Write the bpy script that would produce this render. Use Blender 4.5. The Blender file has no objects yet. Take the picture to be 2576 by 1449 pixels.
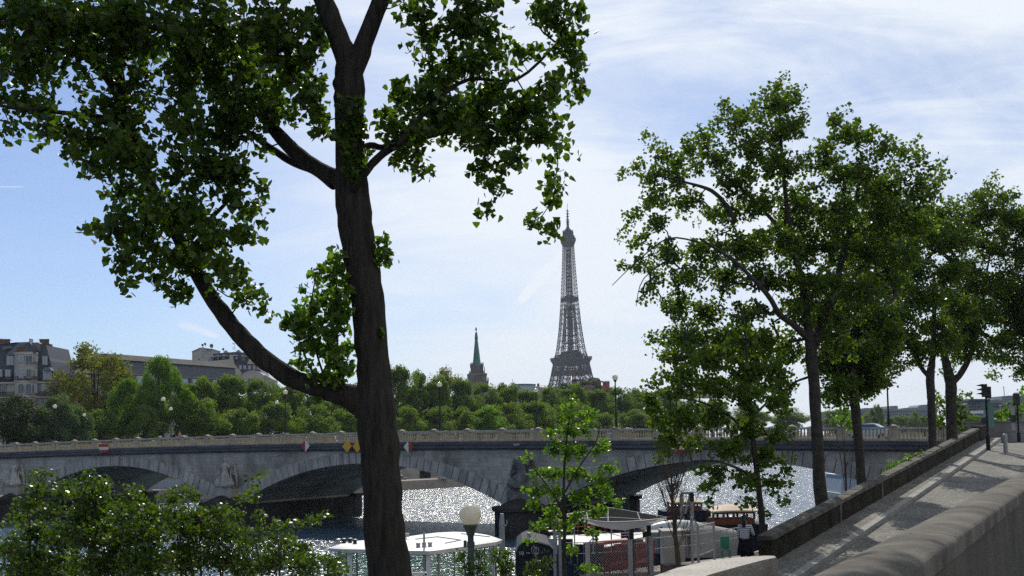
import bpy, math, random
import numpy as np
from mathutils import Vector, Matrix
R = math.radians
rnd = random.Random(7)
npr = np.random.RandomState(7)

# ---------------------------------------------------------------- camera, sky, sun, exposure
F, CX, CY = 2726.0, 1288.0, 966.0          # focal length and principal point on a 2576 px wide frame
CAM = Vector((0, 0, 9.0))
ROT = Matrix.Rotation(R(90 + 3.1), 3, 'X') @ Matrix.Rotation(R(-1.2), 3, 'Z')
scene = bpy.context.scene
cam_data = bpy.data.cameras.new('camera')
cam = bpy.data.objects.new('camera', cam_data)
scene.collection.objects.link(cam)
cam.matrix_world = Matrix.Translation(CAM) @ ROT.to_4x4()
cam_data.sensor_width = 36.0
cam_data.lens = 36.0 * F / 2576
cam_data.shift_y = (CY - 724.5) / 2576
cam_data.clip_start = 0.1
cam_data.clip_end = 20000
scene.camera = cam

SUN_AZ, SUN_EL = R(-2.5), R(42)
world = bpy.data.worlds.new('World')
scene.world = world
world.use_nodes = True
wt = world.node_tree
for n in list(wt.nodes): wt.nodes.remove(n)
def WN(t, **kw):
    n = wt.nodes.new(t)
    for k, v in kw.items(): setattr(n, k, v)
    return n
def WL(a, b): wt.links.new(a, b)
def wmath(op, a, b=None, c=None, clamp=False):
    n = WN('ShaderNodeMath', operation=op); n.use_clamp = clamp
    for i, v in enumerate((a, b, c)):
        if v is None: continue
        if isinstance(v, (int, float)): n.inputs[i].default_value = v
        else: WL(v, n.inputs[i])
    return n.outputs[0]
sky = WN('ShaderNodeTexSky', sky_type='NISHITA')
sky.sun_disc = False
sky.sun_elevation = SUN_EL
sky.sun_rotation = SUN_AZ
sky.altitude = 50; sky.air_density = 1.0; sky.dust_density = 0.35; sky.ozone_density = 2.2
tc = WN('ShaderNodeTexCoord')
sep = WN('ShaderNodeSeparateXYZ'); WL(tc.outputs['Generated'], sep.inputs[0])
zc = wmath('MAXIMUM', sep.outputs[2], 0.02)
zc = wmath('ADD', zc, 0.06)
u = wmath('DIVIDE', sep.outputs[0], zc); v = wmath('DIVIDE', sep.outputs[1], zc)
yy = wmath('MAXIMUM', wmath('ABSOLUTE', sep.outputs[1]), 0.12)
ta = wmath('DIVIDE', sep.outputs[0], yy); te = wmath('DIVIDE', sep.outputs[2], yy)
comb = WN('ShaderNodeCombineXYZ'); WL(ta, comb.inputs[0]); WL(te, comb.inputs[1])
def cloud(rotz, sc, nscale, detail, rough, dist, lo, hi, loc=(0, 0, 0)):
    mp = WN('ShaderNodeMapping'); mp.inputs['Rotation'].default_value = (0, 0, rotz)
    mp.inputs['Scale'].default_value = sc; mp.inputs['Location'].default_value = loc
    WL(comb.outputs[0], mp.inputs[0])
    nz = WN('ShaderNodeTexNoise'); nz.inputs['Scale'].default_value = nscale
    nz.inputs['Detail'].default_value = detail; nz.inputs['Roughness'].default_value = rough
    nz.inputs['Distortion'].default_value = dist
    WL(mp.outputs[0], nz.inputs['Vector'])
    mr = WN('ShaderNodeMapRange', interpolation_type='SMOOTHSTEP')
    mr.inputs['From Min'].default_value = lo; mr.inputs['From Max'].default_value = hi
    WL(nz.outputs['Fac'], mr.inputs['Value'])
    return mr.outputs[0]
c1 = cloud(R(-24), (1.6, 5.0, 1), 1.0, 6, 0.58, 0.5, 0.26, 0.60, (3.1, 1.2, 0))
c2 = cloud(R(-16), (3.5, 17.0, 1), 1.0, 8, 0.66, 0.8, 0.36, 0.72, (7.7, 4.4, 0))
# slope in tangent coordinates ahead: a = x/y, e = z/y
side = WN('ShaderNodeMapRange', interpolation_type='SMOOTHSTEP')
side.inputs['From Min'].default_value = -0.40; side.inputs['From Max'].default_value = 0.02
side.inputs['To Min'].default_value = 0.10; side.inputs['To Max'].default_value = 1.0
WL(ta, side.inputs['Value'])
def streak(ax, ey, bx, by, width, wamp):
    """soft wisp along the segment a->b in tangent coordinates"""
    dx, dy = bx - ax, by - ey; L = math.hypot(dx, dy); dx /= L; dy /= L
    rx = wmath('SUBTRACT', ta, ax); ry = wmath('SUBTRACT', te, ey)
    t = wmath('ADD', wmath('MULTIPLY', rx, dx), wmath('MULTIPLY', ry, dy))
    d = wmath('ADD', wmath('MULTIPLY', rx, -dy), wmath('MULTIPLY', ry, dx))
    cb = WN('ShaderNodeCombineXYZ'); WL(wmath('MULTIPLY', t, 40.0), cb.inputs[0]); WL(wmath('MULTIPLY', d, 160.0), cb.inputs[1])
    nz = WN('ShaderNodeTexNoise'); nz.inputs['Scale'].default_value = 1.0; nz.inputs['Detail'].default_value = 5
    WL(cb.outputs[0], nz.inputs['Vector'])
    dd = wmath('ADD', d, wmath('MULTIPLY', wmath('SUBTRACT', nz.outputs['Fac'], 0.5), wamp))
    across = WN('ShaderNodeMapRange', interpolation_type='SMOOTHSTEP')
    across.inputs['From Min'].default_value = width; across.inputs['From Max'].default_value = 0
    WL(wmath('ABSOLUTE', dd), across.inputs['Value'])
    along = WN('ShaderNodeMapRange', interpolation_type='SMOOTHSTEP')
    along.inputs['From Min'].default_value = L * 0.5; along.inputs['From Max'].default_value = L * 0.3
    WL(wmath('ABSOLUTE', wmath('SUBTRACT', t, L * 0.5)), along.inputs['Value'])
    return wmath('MULTIPLY', wmath('MULTIPLY', across.outputs[0], along.outputs[0]), wmath('ADD', nz.outputs['Fac'], 0.35))
def PE(px, py):
    d = ROT @ Vector(((px - CX) / F, -(py - CY) / F, -1)); return d.x / d.y, d.z / d.y
a0 = PE(1300, 765); b0 = PE(1445, 610); s1 = streak(a0[0], a0[1], b0[0], b0[1], 0.0055, 0.010)
a0 = PE(1180, 960); b0 = PE(2140, 260); s4 = streak(a0[0], a0[1], b0[0], b0[1], 0.055, 0.06)
a0 = PE(-60, 470); b0 = PE(70, 470); s2 = streak(a0[0], a0[1], b0[0], b0[1], 0.0009, 0.0)
a0 = PE(440, 810); b0 = PE(560, 848); s3 = streak(a0[0], a0[1], b0[0], b0[1], 0.005, 0.007)
a0 = PE(1562, 878); b0 = PE(1592, 866); s5 = streak(a0[0], a0[1], b0[0], b0[1], 0.0009, 0.0)
cl = wmath('MULTIPLY', wmath('MULTIPLY', wmath('ADD', wmath('MULTIPLY', c1, 0.8), wmath('MULTIPLY', c2, 0.5)), side.outputs[0]), 0.80)
cl = wmath('ADD', cl, wmath('MULTIPLY', side.outputs[0], 0.22))
cl = wmath('ADD', cl, wmath('MULTIPLY', s1, 1.5))
cl = wmath('ADD', cl, wmath('MULTIPLY', s4, 0.30))
cl = wmath('ADD', cl, wmath('MULTIPLY', s2, 0.5))
cl = wmath('ADD', cl, wmath('MULTIPLY', s5, 0.4))
cl = wmath('ADD', cl, wmath('MULTIPLY', s3, 0.45), clamp=True)
cmix = WN('ShaderNodeMix', data_type='RGBA')
skymul = WN('ShaderNodeMix', data_type='RGBA', blend_type='MULTIPLY')
SKY_TINT = (0.86, 0.98, 1.22)
skymul.inputs[0].default_value = 1.0
WL(sky.outputs[0], skymul.inputs[6]); skymul.inputs[7].default_value = (*SKY_TINT, 1)
CLOUD = (10.2, 10.9, 11.8)
WL(cl, cmix.inputs[0]); WL(skymul.outputs[2], cmix.inputs[6]); cmix.inputs[7].default_value = (*CLOUD, 1)
bg = WN('ShaderNodeBackground'); bg.inputs['Strength'].default_value = 0.085
WL(cmix.outputs[2], bg.inputs['Color'])
wo = WN('ShaderNodeOutputWorld'); WL(bg.outputs[0], wo.inputs['Surface'])

sun_data = bpy.data.lights.new('sun', 'SUN')
sun_data.energy = 3.8; sun_data.angle = R(0.5); sun_data.color = (1.0, 0.94, 0.84)
sun = bpy.data.objects.new('sun', sun_data); scene.collection.objects.link(sun)
S = Vector((math.sin(SUN_AZ) * math.cos(SUN_EL), math.cos(SUN_AZ) * math.cos(SUN_EL), math.sin(SUN_EL)))
sun.rotation_euler = S.to_track_quat('Z', 'Y').to_euler()
vs = scene.view_settings
vs.view_transform = 'Standard'; vs.look = 'None'; vs.exposure = 0.0; vs.gamma = 1.0; vs.use_curve_mapping = False
try:
    scene.cycles.max_bounces = 6; scene.cycles.diffuse_bounces = 2; scene.cycles.glossy_bounces = 3
    scene.cycles.transmission_bounces = 5; scene.cycles.transparent_max_bounces = 8; scene.cycles.volume_bounces = 0
    scene.cycles.sample_clamp_indirect = 4.0; scene.cycles.sample_clamp_direct = 0
    scene.cycles.use_denoising = False; scene.cycles.denoiser = 'OPENIMAGEDENOISE'; scene.cycles.denoising_prefilter = 'ACCURATE'
except Exception: pass

# ---------------------------------------------------------------- frame helpers (a pixel plus a distance gives a place)
def ray(px, py): return ROT @ Vector(((px - CX) / F, -(py - CY) / F, -1.0))
def at(px, py, Y):
    d = ray(px, py); return CAM + d * (Y / d.y)
def atz(px, py, z):
    d = ray(px, py); return CAM + d * ((z - CAM.z) / d.z)
def mpp(Y): return Y / F                    # metres per frame pixel at distance Y

# ---------------------------------------------------------------- mesh helpers
COL = scene.collection
class MB:
    """collects shapes in world (or local) coordinates, then links them as ONE mesh object"""
    def __init__(s): s.v = []; s.f = []; s.n = 0; s.mi = []; s.cur = 0
    def add(s, vs_, fs_):
        o = s.n; s.v.extend(tuple(p) for p in vs_); s.n += len(vs_)
        for f in fs_: s.f.append(tuple(i + o for i in f)); s.mi.append(s.cur)
    def box(s, c, size, rz=0.0, taper=1.0):
        cx, cy, cz = c; a, b, h = size[0] / 2, size[1] / 2, size[2] / 2
        ca, sa = math.cos(rz), math.sin(rz); vs_ = []
        for dz, k in ((-h, 1.0), (h, taper)):
            for dx, dy in ((-a, -b), (a, -b), (a, b), (-a, b)):
                x, y = dx * k, dy * k
                vs_.append((cx + x * ca - y * sa, cy + x * sa + y * ca, cz + dz))
        s.add(vs_, [(3, 2, 1, 0), (4, 5, 6, 7), (0, 1, 5, 4), (1, 2, 6, 5), (2, 3, 7, 6), (3, 0, 4, 7)])
    def hexa(s, low, up):
        """four low and four up corners, same order"""
        n = len(low); vs_ = list(low) + list(up)
        fs = [tuple(range(n - 1, -1, -1)), tuple(range(n, 2 * n))]
        for i in range(n): j = (i + 1) % n; fs.append((i, j, n + j, n + i))
        s.add(vs_, fs)
    def tube(s, pts, rad, n=8, cap=True, sq=None):
        pts = [Vector(p) for p in pts]; m = len(pts)
        if not hasattr(rad, '__len__'): rad = [rad] * m
        prev = None; vs_ = []
        for i in range(m):
            t = (pts[min(i + 1, m - 1)] - pts[max(i - 1, 0)])
            if t.length < 1e-9: t = Vector((0, 0, 1))
            t.normalize()
            if prev is None:
                a = Vector((0, 0, 1)) if abs(t.z) < 0.9 else Vector((1, 0, 0))
                x = t.cross(a).normalized()
            else:
                x = (prev - t * prev.dot(t))
                x = x.normalized() if x.length > 1e-6 else t.orthogonal().normalized()
            prev = x; y = t.cross(x)
            for k in range(n):
                a = 2 * math.pi * (k + 0.5) / n
                vs_.append(pts[i] + (x * math.cos(a) + y * math.sin(a)) * rad[i])
        fs = []
        for i in range(m - 1):
            for k in range(n):
                k2 = (k + 1) % n
                fs.append((i * n + k, i * n + k2, (i + 1) * n + k2, (i + 1) * n + k))
        if cap: fs.append(tuple(range(n - 1, -1, -1))); fs.append(tuple((m - 1) * n + k for k in range(n)))
        s.add(vs_, fs)
    def bar(s, a, b, r, n=4): s.tube([a, b], r, n)
    def lathe(s, c, prof, n=12, a0=0.0):
        cx, cy, cz = c; vs_ = []
        for r, z in prof:
            for k in range(n):
                a = 2 * math.pi * k / n + a0; vs_.append((cx + r * math.cos(a), cy + r * math.sin(a), cz + z))
        m = len(prof); fs = []
        for i in range(m - 1):
            for k in range(n):
                k2 = (k + 1) % n; fs.append((i * n + k, i * n + k2, (i + 1) * n + k2, (i + 1) * n + k))
        fs.append(tuple(range(n - 1, -1, -1))); fs.append(tuple((m - 1) * n + k for k in range(n)))
        s.add(vs_, fs)
    def prism(s, poly, z0, z1):
        n = len(poly); s.hexa([(p[0], p[1], z0) for p in poly], [(p[0], p[1], z1) for p in poly])
    def pxprism(s, pts, Y, thick, back=None):
        """an outline at distance Y given real depth: front face at Y, back face thick metres behind"""
        a = [at(px, py, Y) for px, py in pts]; b = [p + Vector((0, thick, 0)) for p in a]
        n = len(a); fs = [tuple(range(n)), tuple(range(2 * n - 1, n - 1, -1))]
        for i in range(n): j = (i + 1) % n; fs.append((j, i, n + i, n + j))
        s.add(a + b, fs)
    def build(s, name, mat, parent=None, off=None, smooth=False, mats=None):
        me = bpy.data.meshes.new(name)
        v = s.v
        if off is not None: v = [(p[0] - off[0], p[1] - off[1], p[2] - off[2]) for p in v]
        me.from_pydata(v, [], s.f)
        for m in (mats or [mat]): me.materials.append(m)
        if mats: me.polygons.foreach_set('material_index', s.mi)
        if smooth: me.polygons.foreach_set('use_smooth', [True] * len(me.polygons))
        me.update()
        o = bpy.data.objects.new(name, me); COL.objects.link(o)
        if parent: o.parent = parent
        return o
def fast_mesh(name, V, Fq, mats, midx=None, smooth=False):
    """V (n,3), Fq (m,k) arrays or list of such arrays"""
    if not isinstance(Fq, list): Fq = [Fq]
    me = bpy.data.meshes.new(name)
    me.vertices.add(len(V)); me.vertices.foreach_set('co', np.asarray(V, dtype=np.float32).ravel())
    loops = np.concatenate([f.ravel() for f in Fq]).astype(np.int32)
    tot = np.concatenate([np.full(len(f), f.shape[1]) for f in Fq]).astype(np.int32)
    start = np.concatenate([[0], np.cumsum(tot)[:-1]]).astype(np.int32)
    me.loops.add(len(loops)); me.loops.foreach_set('vertex_index', loops)
    me.polygons.add(len(tot)); me.polygons.foreach_set('loop_start', start); me.polygons.foreach_set('loop_total', tot)
    for m in mats: me.materials.append(m)
    if midx is not None: me.polygons.foreach_set('material_index', np.concatenate(midx).astype(np.int32))
    if smooth: me.polygons.foreach_set('use_smooth', np.ones(len(tot), dtype=bool))
    me.update(calc_edges=True); me.validate()
    return me
def tag(o, label=None, cat=None, group=None, kind=None):
    if label: o['label'] = label
    if cat: o['category'] = cat
    if group: o['group'] = group
    if kind: o['kind'] = kind
    return o
def empty(name, loc, label, cat, group=None, rz=0.0):
    o = bpy.data.objects.new(name, None); COL.objects.link(o); o.location = loc; o.rotation_euler = (0, 0, rz)
    o.empty_display_size = 0.2
    return tag(o, label, cat, group)
def dup(root, loc=None, rz=None, scale=None, label=None, group=None):
    r = root.copy(); COL.objects.link(r)
    if loc is not None: r.location = loc
    if rz is not None: r.rotation_euler = (0, 0, rz)
    if scale is not None: r.scale = scale
    if label: r['label'] = label
    if group: r['group'] = group
    for ch in list(root.children):
        c = ch.copy(); COL.objects.link(c); c.parent = r
        for g in list(ch.children):
            d = g.copy(); COL.objects.link(d); d.parent = c
    return r

# ---------------------------------------------------------------- materials
def mat(name, col, rough=0.7, var=0.25, scale=1.0, bump=0.0, bscale=None, metal=0.0, spec=0.4, col2=None, detail=5, stretch=(1, 1, 1), lo=0.35, hi=0.65, coord='Object'):
    m = bpy.data.materials.new(name); m.use_nodes = True
    nt = m.node_tree; b = nt.nodes['Principled BSDF']
    b.inputs['Roughness'].default_value = rough; b.inputs['Metallic'].default_value = metal
    b.inputs['Specular IOR Level'].default_value = spec
    t = nt.nodes.new('ShaderNodeTexCoord'); mp = nt.nodes.new('ShaderNodeMapping'); mp.inputs['Scale'].default_value = stretch
    nt.links.new(t.outputs[coord], mp.inputs[0])
    nz = nt.nodes.new('ShaderNodeTexNoise'); nz.inputs['Scale'].default_value = scale; nz.inputs['Detail'].default_value = detail
    nz.inputs['Roughness'].default_value = 0.6
    nt.links.new(mp.outputs[0], nz.inputs['Vector'])
    mr = nt.nodes.new('ShaderNodeMapRange'); mr.inputs['From Min'].default_value = lo; mr.inputs['From Max'].default_value = hi
    nt.links.new(nz.outputs['Fac'], mr.inputs['Value'])
    mx = nt.nodes.new('ShaderNodeMix'); mx.data_type = 'RGBA'
    c2 = col2 or tuple(c * (1 - var) for c in col); c1_ = col if col2 else tuple(min(1, c * (1 + var * 0.6)) for c in col)
    mx.inputs[6].default_value = (*c2, 1); mx.inputs[7].default_value = (*c1_, 1)
    nt.links.new(mr.outputs[0], mx.inputs[0]); nt.links.new(mx.outputs[2], b.inputs['Base Color'])
    if bump > 0:
        n2 = nt.nodes.new('ShaderNodeTexNoise'); n2.inputs['Scale'].default_value = bscale or scale * 4; n2.inputs['Detail'].default_value = 6
        nt.links.new(mp.outputs[0], n2.inputs['Vector'])
        bp = nt.nodes.new('ShaderNodeBump'); bp.inputs['Strength'].default_value = bump; bp.inputs['Distance'].default_value = 0.05
        nt.links.new(n2.outputs['Fac'], bp.inputs['Height']); nt.links.new(bp.outputs[0], b.inputs['Normal'])
    return m
def leafmat(name, col, col2, trans=0.45, rough=0.42, tcol=None, gloss=0.5):
    m = bpy.data.materials.new(name); m.use_nodes = True; nt = m.node_tree
    b = nt.nodes['Principled BSDF']; out = nt.nodes['Material Output']
    g = nt.nodes.new('ShaderNodeNewGeometry')
    mx = nt.nodes.new('ShaderNodeMix'); mx.data_type = 'RGBA'
    mx.inputs[6].default_value = (*col, 1); mx.inputs[7].default_value = (*col2, 1)
    nt.links.new(g.outputs['Random Per Island'], mx.inputs[0]); nt.links.new(mx.outputs[2], b.inputs['Base Color'])
    b.inputs['Roughness'].default_value = rough; b.inputs['Specular IOR Level'].default_value = gloss
    tr = nt.nodes.new('ShaderNodeBsdfTranslucent')
    k = nt.nodes.new('ShaderNodeMix'); k.data_type = 'RGBA'; k.blend_type = 'MULTIPLY'; k.inputs[0].default_value = 1
    nt.links.new(mx.outputs[2], k.inputs[6]); k.inputs[7].default_value = (*(tcol or (2.2, 2.4, 0.5)), 1)
    nt.links.new(k.outputs[2], tr.inputs['Color'])
    ms = nt.nodes.new('ShaderNodeMixShader'); ms.inputs[0].default_value = trans
    nt.links.new(b.outputs[0], ms.inputs[1]); nt.links.new(tr.outputs[0], ms.inputs[2]); nt.links.new(ms.outputs[0], out.inputs['Surface'])
    return m
M = {}
M['leaf_poplar'] = leafmat('leaf_poplar', (0.022, 0.046, 0.006), (0.066, 0.108, 0.010), 0.42, gloss=.35, rough=.42)
M['leaf_plane'] = leafmat('leaf_plane', (0.034, 0.066, 0.006), (0.085, 0.125, 0.010), 0.46, gloss=.35, rough=.42)
M['leaf_fresh'] = leafmat('leaf_fresh', (0.055, 0.115, 0.014), (0.095, 0.165, 0.022), 0.50)
M['leaf_bush'] = leafmat('leaf_bush', (0.016, 0.040, 0.005), (0.075, 0.115, 0.010), 0.40, rough=0.34, gloss=.45)
M['leaf_far'] = leafmat('leaf_far', (0.058, 0.100, 0.018), (0.105, 0.150, 0.026), 0.45, rough=0.6, gloss=0.12)
M['leaf_far_bright'] = leafmat('leaf_far_bright', (0.066, 0.130, 0.012), (0.105, 0.175, 0.020), 0.48, rough=0.6, gloss=0.12)
M['leaf_far_olive'] = leafmat('leaf_far_olive', (0.095, 0.105, 0.024), (0.145, 0.150, 0.036), 0.35, rough=0.6, gloss=0.12)
M['leaf_far_dark'] = leafmat('leaf_far_dark', (0.018, 0.035, 0.012), (0.036, 0.055, 0.018), 0.2, rough=0.6, gloss=0.05)
M['leaf_far_silver'] = leafmat('leaf_far_silver', (0.055, 0.090, 0.040), (0.085, 0.125, 0.060), 0.35, rough=0.6, gloss=0.12)
M['leaf_shoot'] = leafmat('leaf_shoot', (0.040, 0.085, 0.013), (0.095, 0.155, 0.022), 0.50)
M['bark'] = mat('bark', (0.050, 0.044, 0.036), 0.95, 0.45, 15, 0.9, 36, stretch=(1, 1, 0.13), col2=(0.020, 0.018, 0.015), detail=10, lo=.36, hi=.66, spec=.15)
M['bark_plane'] = mat('bark_plane', (0.050, 0.043, 0.032), 0.9, 0.4, 4, 0.5, 14, col2=(0.020, 0.018, 0.014))
M['twig'] = mat('twig', (0.06, 0.045, 0.03), 0.9, 0.2, 5)
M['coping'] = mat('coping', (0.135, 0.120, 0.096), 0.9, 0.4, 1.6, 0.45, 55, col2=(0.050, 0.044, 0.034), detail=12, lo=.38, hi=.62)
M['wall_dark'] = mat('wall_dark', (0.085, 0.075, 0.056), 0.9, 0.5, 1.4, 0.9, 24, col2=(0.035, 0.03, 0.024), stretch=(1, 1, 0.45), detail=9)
M['steel'] = mat('steel', (0.32, 0.32, 0.31), 0.5, 0.15, 6, metal=0.3)
M['dark_metal'] = mat('dark_metal', (0.014, 0.018, 0.018), 0.6, 0.3, 5, spec=0.2)
M['green_metal'] = mat('green_metal', (0.045, 0.062, 0.058), 0.45, 0.3, 5, spec=0.5)
M['black'] = mat('black', (0.012, 0.012, 0.014), 0.5, 0.2, 4)
M['white_paint'] = mat('white_paint', (0.60, 0.61, 0.57), 0.45, 0.08, 3)
M['red_paint'] = mat('red_paint', (0.34, 0.030, 0.026), 0.6, 0.2, 6)
M['yellow_paint'] = mat('yellow_paint', (0.62, 0.34, 0.02), 0.5, 0.15, 6)
M['cream'] = mat('cream', (0.40, 0.38, 0.35), 0.85, 0.16, 0.35, col2=(0.28, 0.27, 0.25))
M['beige'] = mat('beige', (0.42, 0.38, 0.32), 0.85, 0.1, 0.4)
M['slate'] = mat('slate', (0.060, 0.068, 0.090), 0.55, 0.3, 1.5)
M['zinc'] = mat('zinc', (0.13, 0.14, 0.16), 0.55, 0.15, 0.8)
M['zinc_matt'] = mat('zinc_matt', (0.10, 0.095, 0.09), 0.95, 0.3, 0.6, spec=0.05)
M['brick'] = mat('brick', (0.30, 0.085, 0.045), 0.85, 0.25, 2)
M['brick_far'] = mat('brick_far', (0.13, 0.085, 0.06), 0.9, 0.3, 1)
M['pane'] = mat('pane', (0.06, 0.085, 0.11), 0.12, 0.3, 0.8, spec=0.6)
M['shutter'] = mat('shutter', (0.30, 0.36, 0.42), 0.6, 0.1, 2)
M['copper'] = mat('copper', (0.075, 0.205, 0.165), 0.7, 0.3, 0.5, col2=(0.05, 0.14, 0.115))
M['church_stone'] = mat('church_stone', (0.21, 0.18, 0.16), 0.9, 0.3, 0.35, col2=(0.11, 0.098, 0.09))
M['iron'] = mat('iron', (0.022, 0.020, 0.028), 0.6, 0.15, 0.1, spec=0.3)
M['wood'] = mat('wood', (0.20, 0.055, 0.022), 0.5, 0.35, 3, stretch=(1, 1, 6))
M['roof_tan'] = mat('roof_tan', (0.48, 0.36, 0.25), 0.7, 0.15, 2)
M['tarp'] = mat('tarp', (0.28, 0.27, 0.25), 0.7, 0.15, 1.5, 0.3, 6)
M['canvas'] = mat('canvas', (0.36, 0.33, 0.29), 0.8, 0.1, 2)
M['hull_dark'] = mat('hull_dark', (0.016, 0.020, 0.034), 0.7, 0.3, 2, spec=0.15)
M['deck'] = mat('deck', (0.45, 0.42, 0.37), 0.6, 0.15, 3)
M['skin'] = mat('skin', (0.42, 0.25, 0.17), 0.6, 0.05, 3)
M['hair'] = mat('hair', (0.012, 0.009, 0.008), 0.6, 0.2, 30)
M['cloth_black'] = mat('cloth_black', (0.012, 0.012, 0.015), 1.0, 0.2, 8, spec=0.03)
M['cloth_white'] = mat('cloth_white', (0.62, 0.66, 0.74), 0.9, 0.1, 8)
M['cloth_pink'] = mat('cloth_pink', (0.52, 0.22, 0.24), 0.9, 0.1, 8)
M['cloth_blue'] = mat('cloth_blue', (0.05, 0.09, 0.26), 0.9, 0.1, 8)
M['green_plastic'] = mat('green_plastic', (0.02, 0.20, 0.12), 0.5, 0.1, 4)
M['ped_green'] = mat('ped_green', (0.1, 0.2, 0.18), 0.4, 0.1, 4)

# striped knit shirt
def stripes():
    m = bpy.data.materials.new('striped_shirt'); m.use_nodes = True; nt = m.node_tree; b = nt.nodes['Principled BSDF']
    t = nt.nodes.new('ShaderNodeTexCoord'); w = nt.nodes.new('ShaderNodeTexWave'); w.bands_direction = 'Z'; w.inputs['Scale'].default_value = 5.2
    nt.links.new(t.outputs['Object'], w.inputs['Vector'])
    cr = nt.nodes.new('ShaderNodeValToRGB'); cr.color_ramp.interpolation = 'CONSTANT'
    cr.color_ramp.elements[0].color = (0.03, 0.035, 0.06, 1); cr.color_ramp.elements[1].position = 0.35; cr.color_ramp.elements[1].color = (0.6, 0.6, 0.6, 1)
    nt.links.new(w.outputs['Fac'], cr.inputs[0]); nt.links.new(cr.outputs[0], b.inputs['Base Color']); b.inputs['Roughness'].default_value = 0.9
    return m
M['stripes'] = stripes()

# bridge masonry: courses, stains
def masonry(name, c_a, c_b, stain, course=0.42):
    m = bpy.data.materials.new(name); m.use_nodes = True; nt = m.node_tree; b = nt.nodes['Principled BSDF']
    N = nt.nodes.new; L = nt.links.new
    t = N('ShaderNodeTexCoord'); sx = N('ShaderNodeSeparateXYZ'); L(t.outputs['Object'], sx.inputs[0])
    cb = N('ShaderNodeCombineXYZ'); L(sx.outputs[0], cb.inputs[0]); L(sx.outputs[2], cb.inputs[1])
    br = N('ShaderNodeTexBrick'); br.inputs['Scale'].default_value = 1.0; br.inputs['Mortar Size'].default_value = 0.012
    br.inputs['Brick Width'].default_value = 1.1; br.inputs['Row Height'].default_value = course
    br.inputs['Color1'].default_value = (*c_a, 1); br.inputs['Color2'].default_value = (*c_b, 1)
    br.inputs['Mortar'].default_value = (*[x * 0.55 for x in c_b], 1)
    L(cb.outputs[0], br.inputs['Vector'])
    nz = N('ShaderNodeTexNoise'); nz.inputs['Scale'].default_value = 0.22; nz.inputs['Detail'].default_value = 9; nz.inputs['Roughness'].default_value = 0.62
    mp = N('ShaderNodeMapping'); mp.inputs['Scale'].default_value = (1, 1, 0.55); L(t.outputs['Object'], mp.inputs[0]); L(mp.outputs[0], nz.inputs['Vector'])
    mr = N('ShaderNodeMapRange'); mr.inputs['From Min'].default_value = 0.42; mr.inputs['From Max'].default_value = 0.66; L(nz.outputs['Fac'], mr.inputs['Value'])
    mx = N('ShaderNodeMix'); mx.data_type = 'RGBA'; L(mr.outputs[0], mx.inputs[0]); L(br.outputs['Color'], mx.inputs[6]); mx.inputs[7].default_value = (*stain, 1)
    L(mx.outputs[2], b.inputs['Base Color']); b.inputs['Roughness'].default_value = 0.9
    n2 = N('ShaderNodeTexNoise'); n2.inputs['Scale'].default_value = 3; n2.inputs['Detail'].default_value = 8; L(t.outputs['Object'], n2.inputs['Vector'])
    bp = N('ShaderNodeBump'); bp.inputs['Strength'].default_value = 0.7; bp.inputs['Distance'].default_value = 0.08; L(n2.outputs['Fac'], bp.inputs['Height']); L(bp.outputs[0], b.inputs['Normal'])
    return m
M['bridge'] = masonry('bridge_stone', (0.50, 0.46, 0.40), (0.39, 0.36, 0.31), (0.13, 0.12, 0.105))
M['ring'] = mat('ring_stone', (0.46, 0.43, 0.385), 0.9, 0.35, 0.9, 0.5, 4, col2=(0.21, 0.195, 0.175), stretch=(1, 1, 0.3))
M['baluster'] = mat('baluster_stone', (0.46, 0.39, 0.27), 0.8, 0.25, 1.2, col2=(0.30, 0.26, 0.18))
M['rail'] = mat('rail_stone', (0.40, 0.36, 0.31), 0.42, 0.2, 1.2, spec=0.6)
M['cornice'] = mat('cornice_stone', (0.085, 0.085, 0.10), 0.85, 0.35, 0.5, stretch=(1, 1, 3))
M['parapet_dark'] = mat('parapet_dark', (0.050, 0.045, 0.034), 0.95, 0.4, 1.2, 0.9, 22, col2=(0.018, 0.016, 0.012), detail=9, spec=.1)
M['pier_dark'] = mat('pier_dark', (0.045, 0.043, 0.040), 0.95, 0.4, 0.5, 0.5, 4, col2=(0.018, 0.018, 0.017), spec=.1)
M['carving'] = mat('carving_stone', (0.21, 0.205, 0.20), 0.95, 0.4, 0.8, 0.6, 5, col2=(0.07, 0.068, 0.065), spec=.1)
M['quay_wall'] = masonry('quay_wall_stone', (0.34, 0.31, 0.27), (0.27, 0.25, 0.22), (0.15, 0.14, 0.12), 0.5)
M['ground'] = mat('ground_soil', (0.09, 0.085, 0.065), 0.95, 0.3, 0.05)
M['street'] = mat('street_asphalt', (0.10, 0.10, 0.10), 0.9, 0.25, 0.6, 0.3, 30)
M['quay_floor'] = mat('quay_floor', (0.27, 0.23, 0.19), 0.9, 0.2, 0.7, 0.4, 20)
M['kerb'] = mat('kerb_stone', (0.27, 0.26, 0.235), 0.8, 0.2, 1.0, 0.3, 20)
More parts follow.
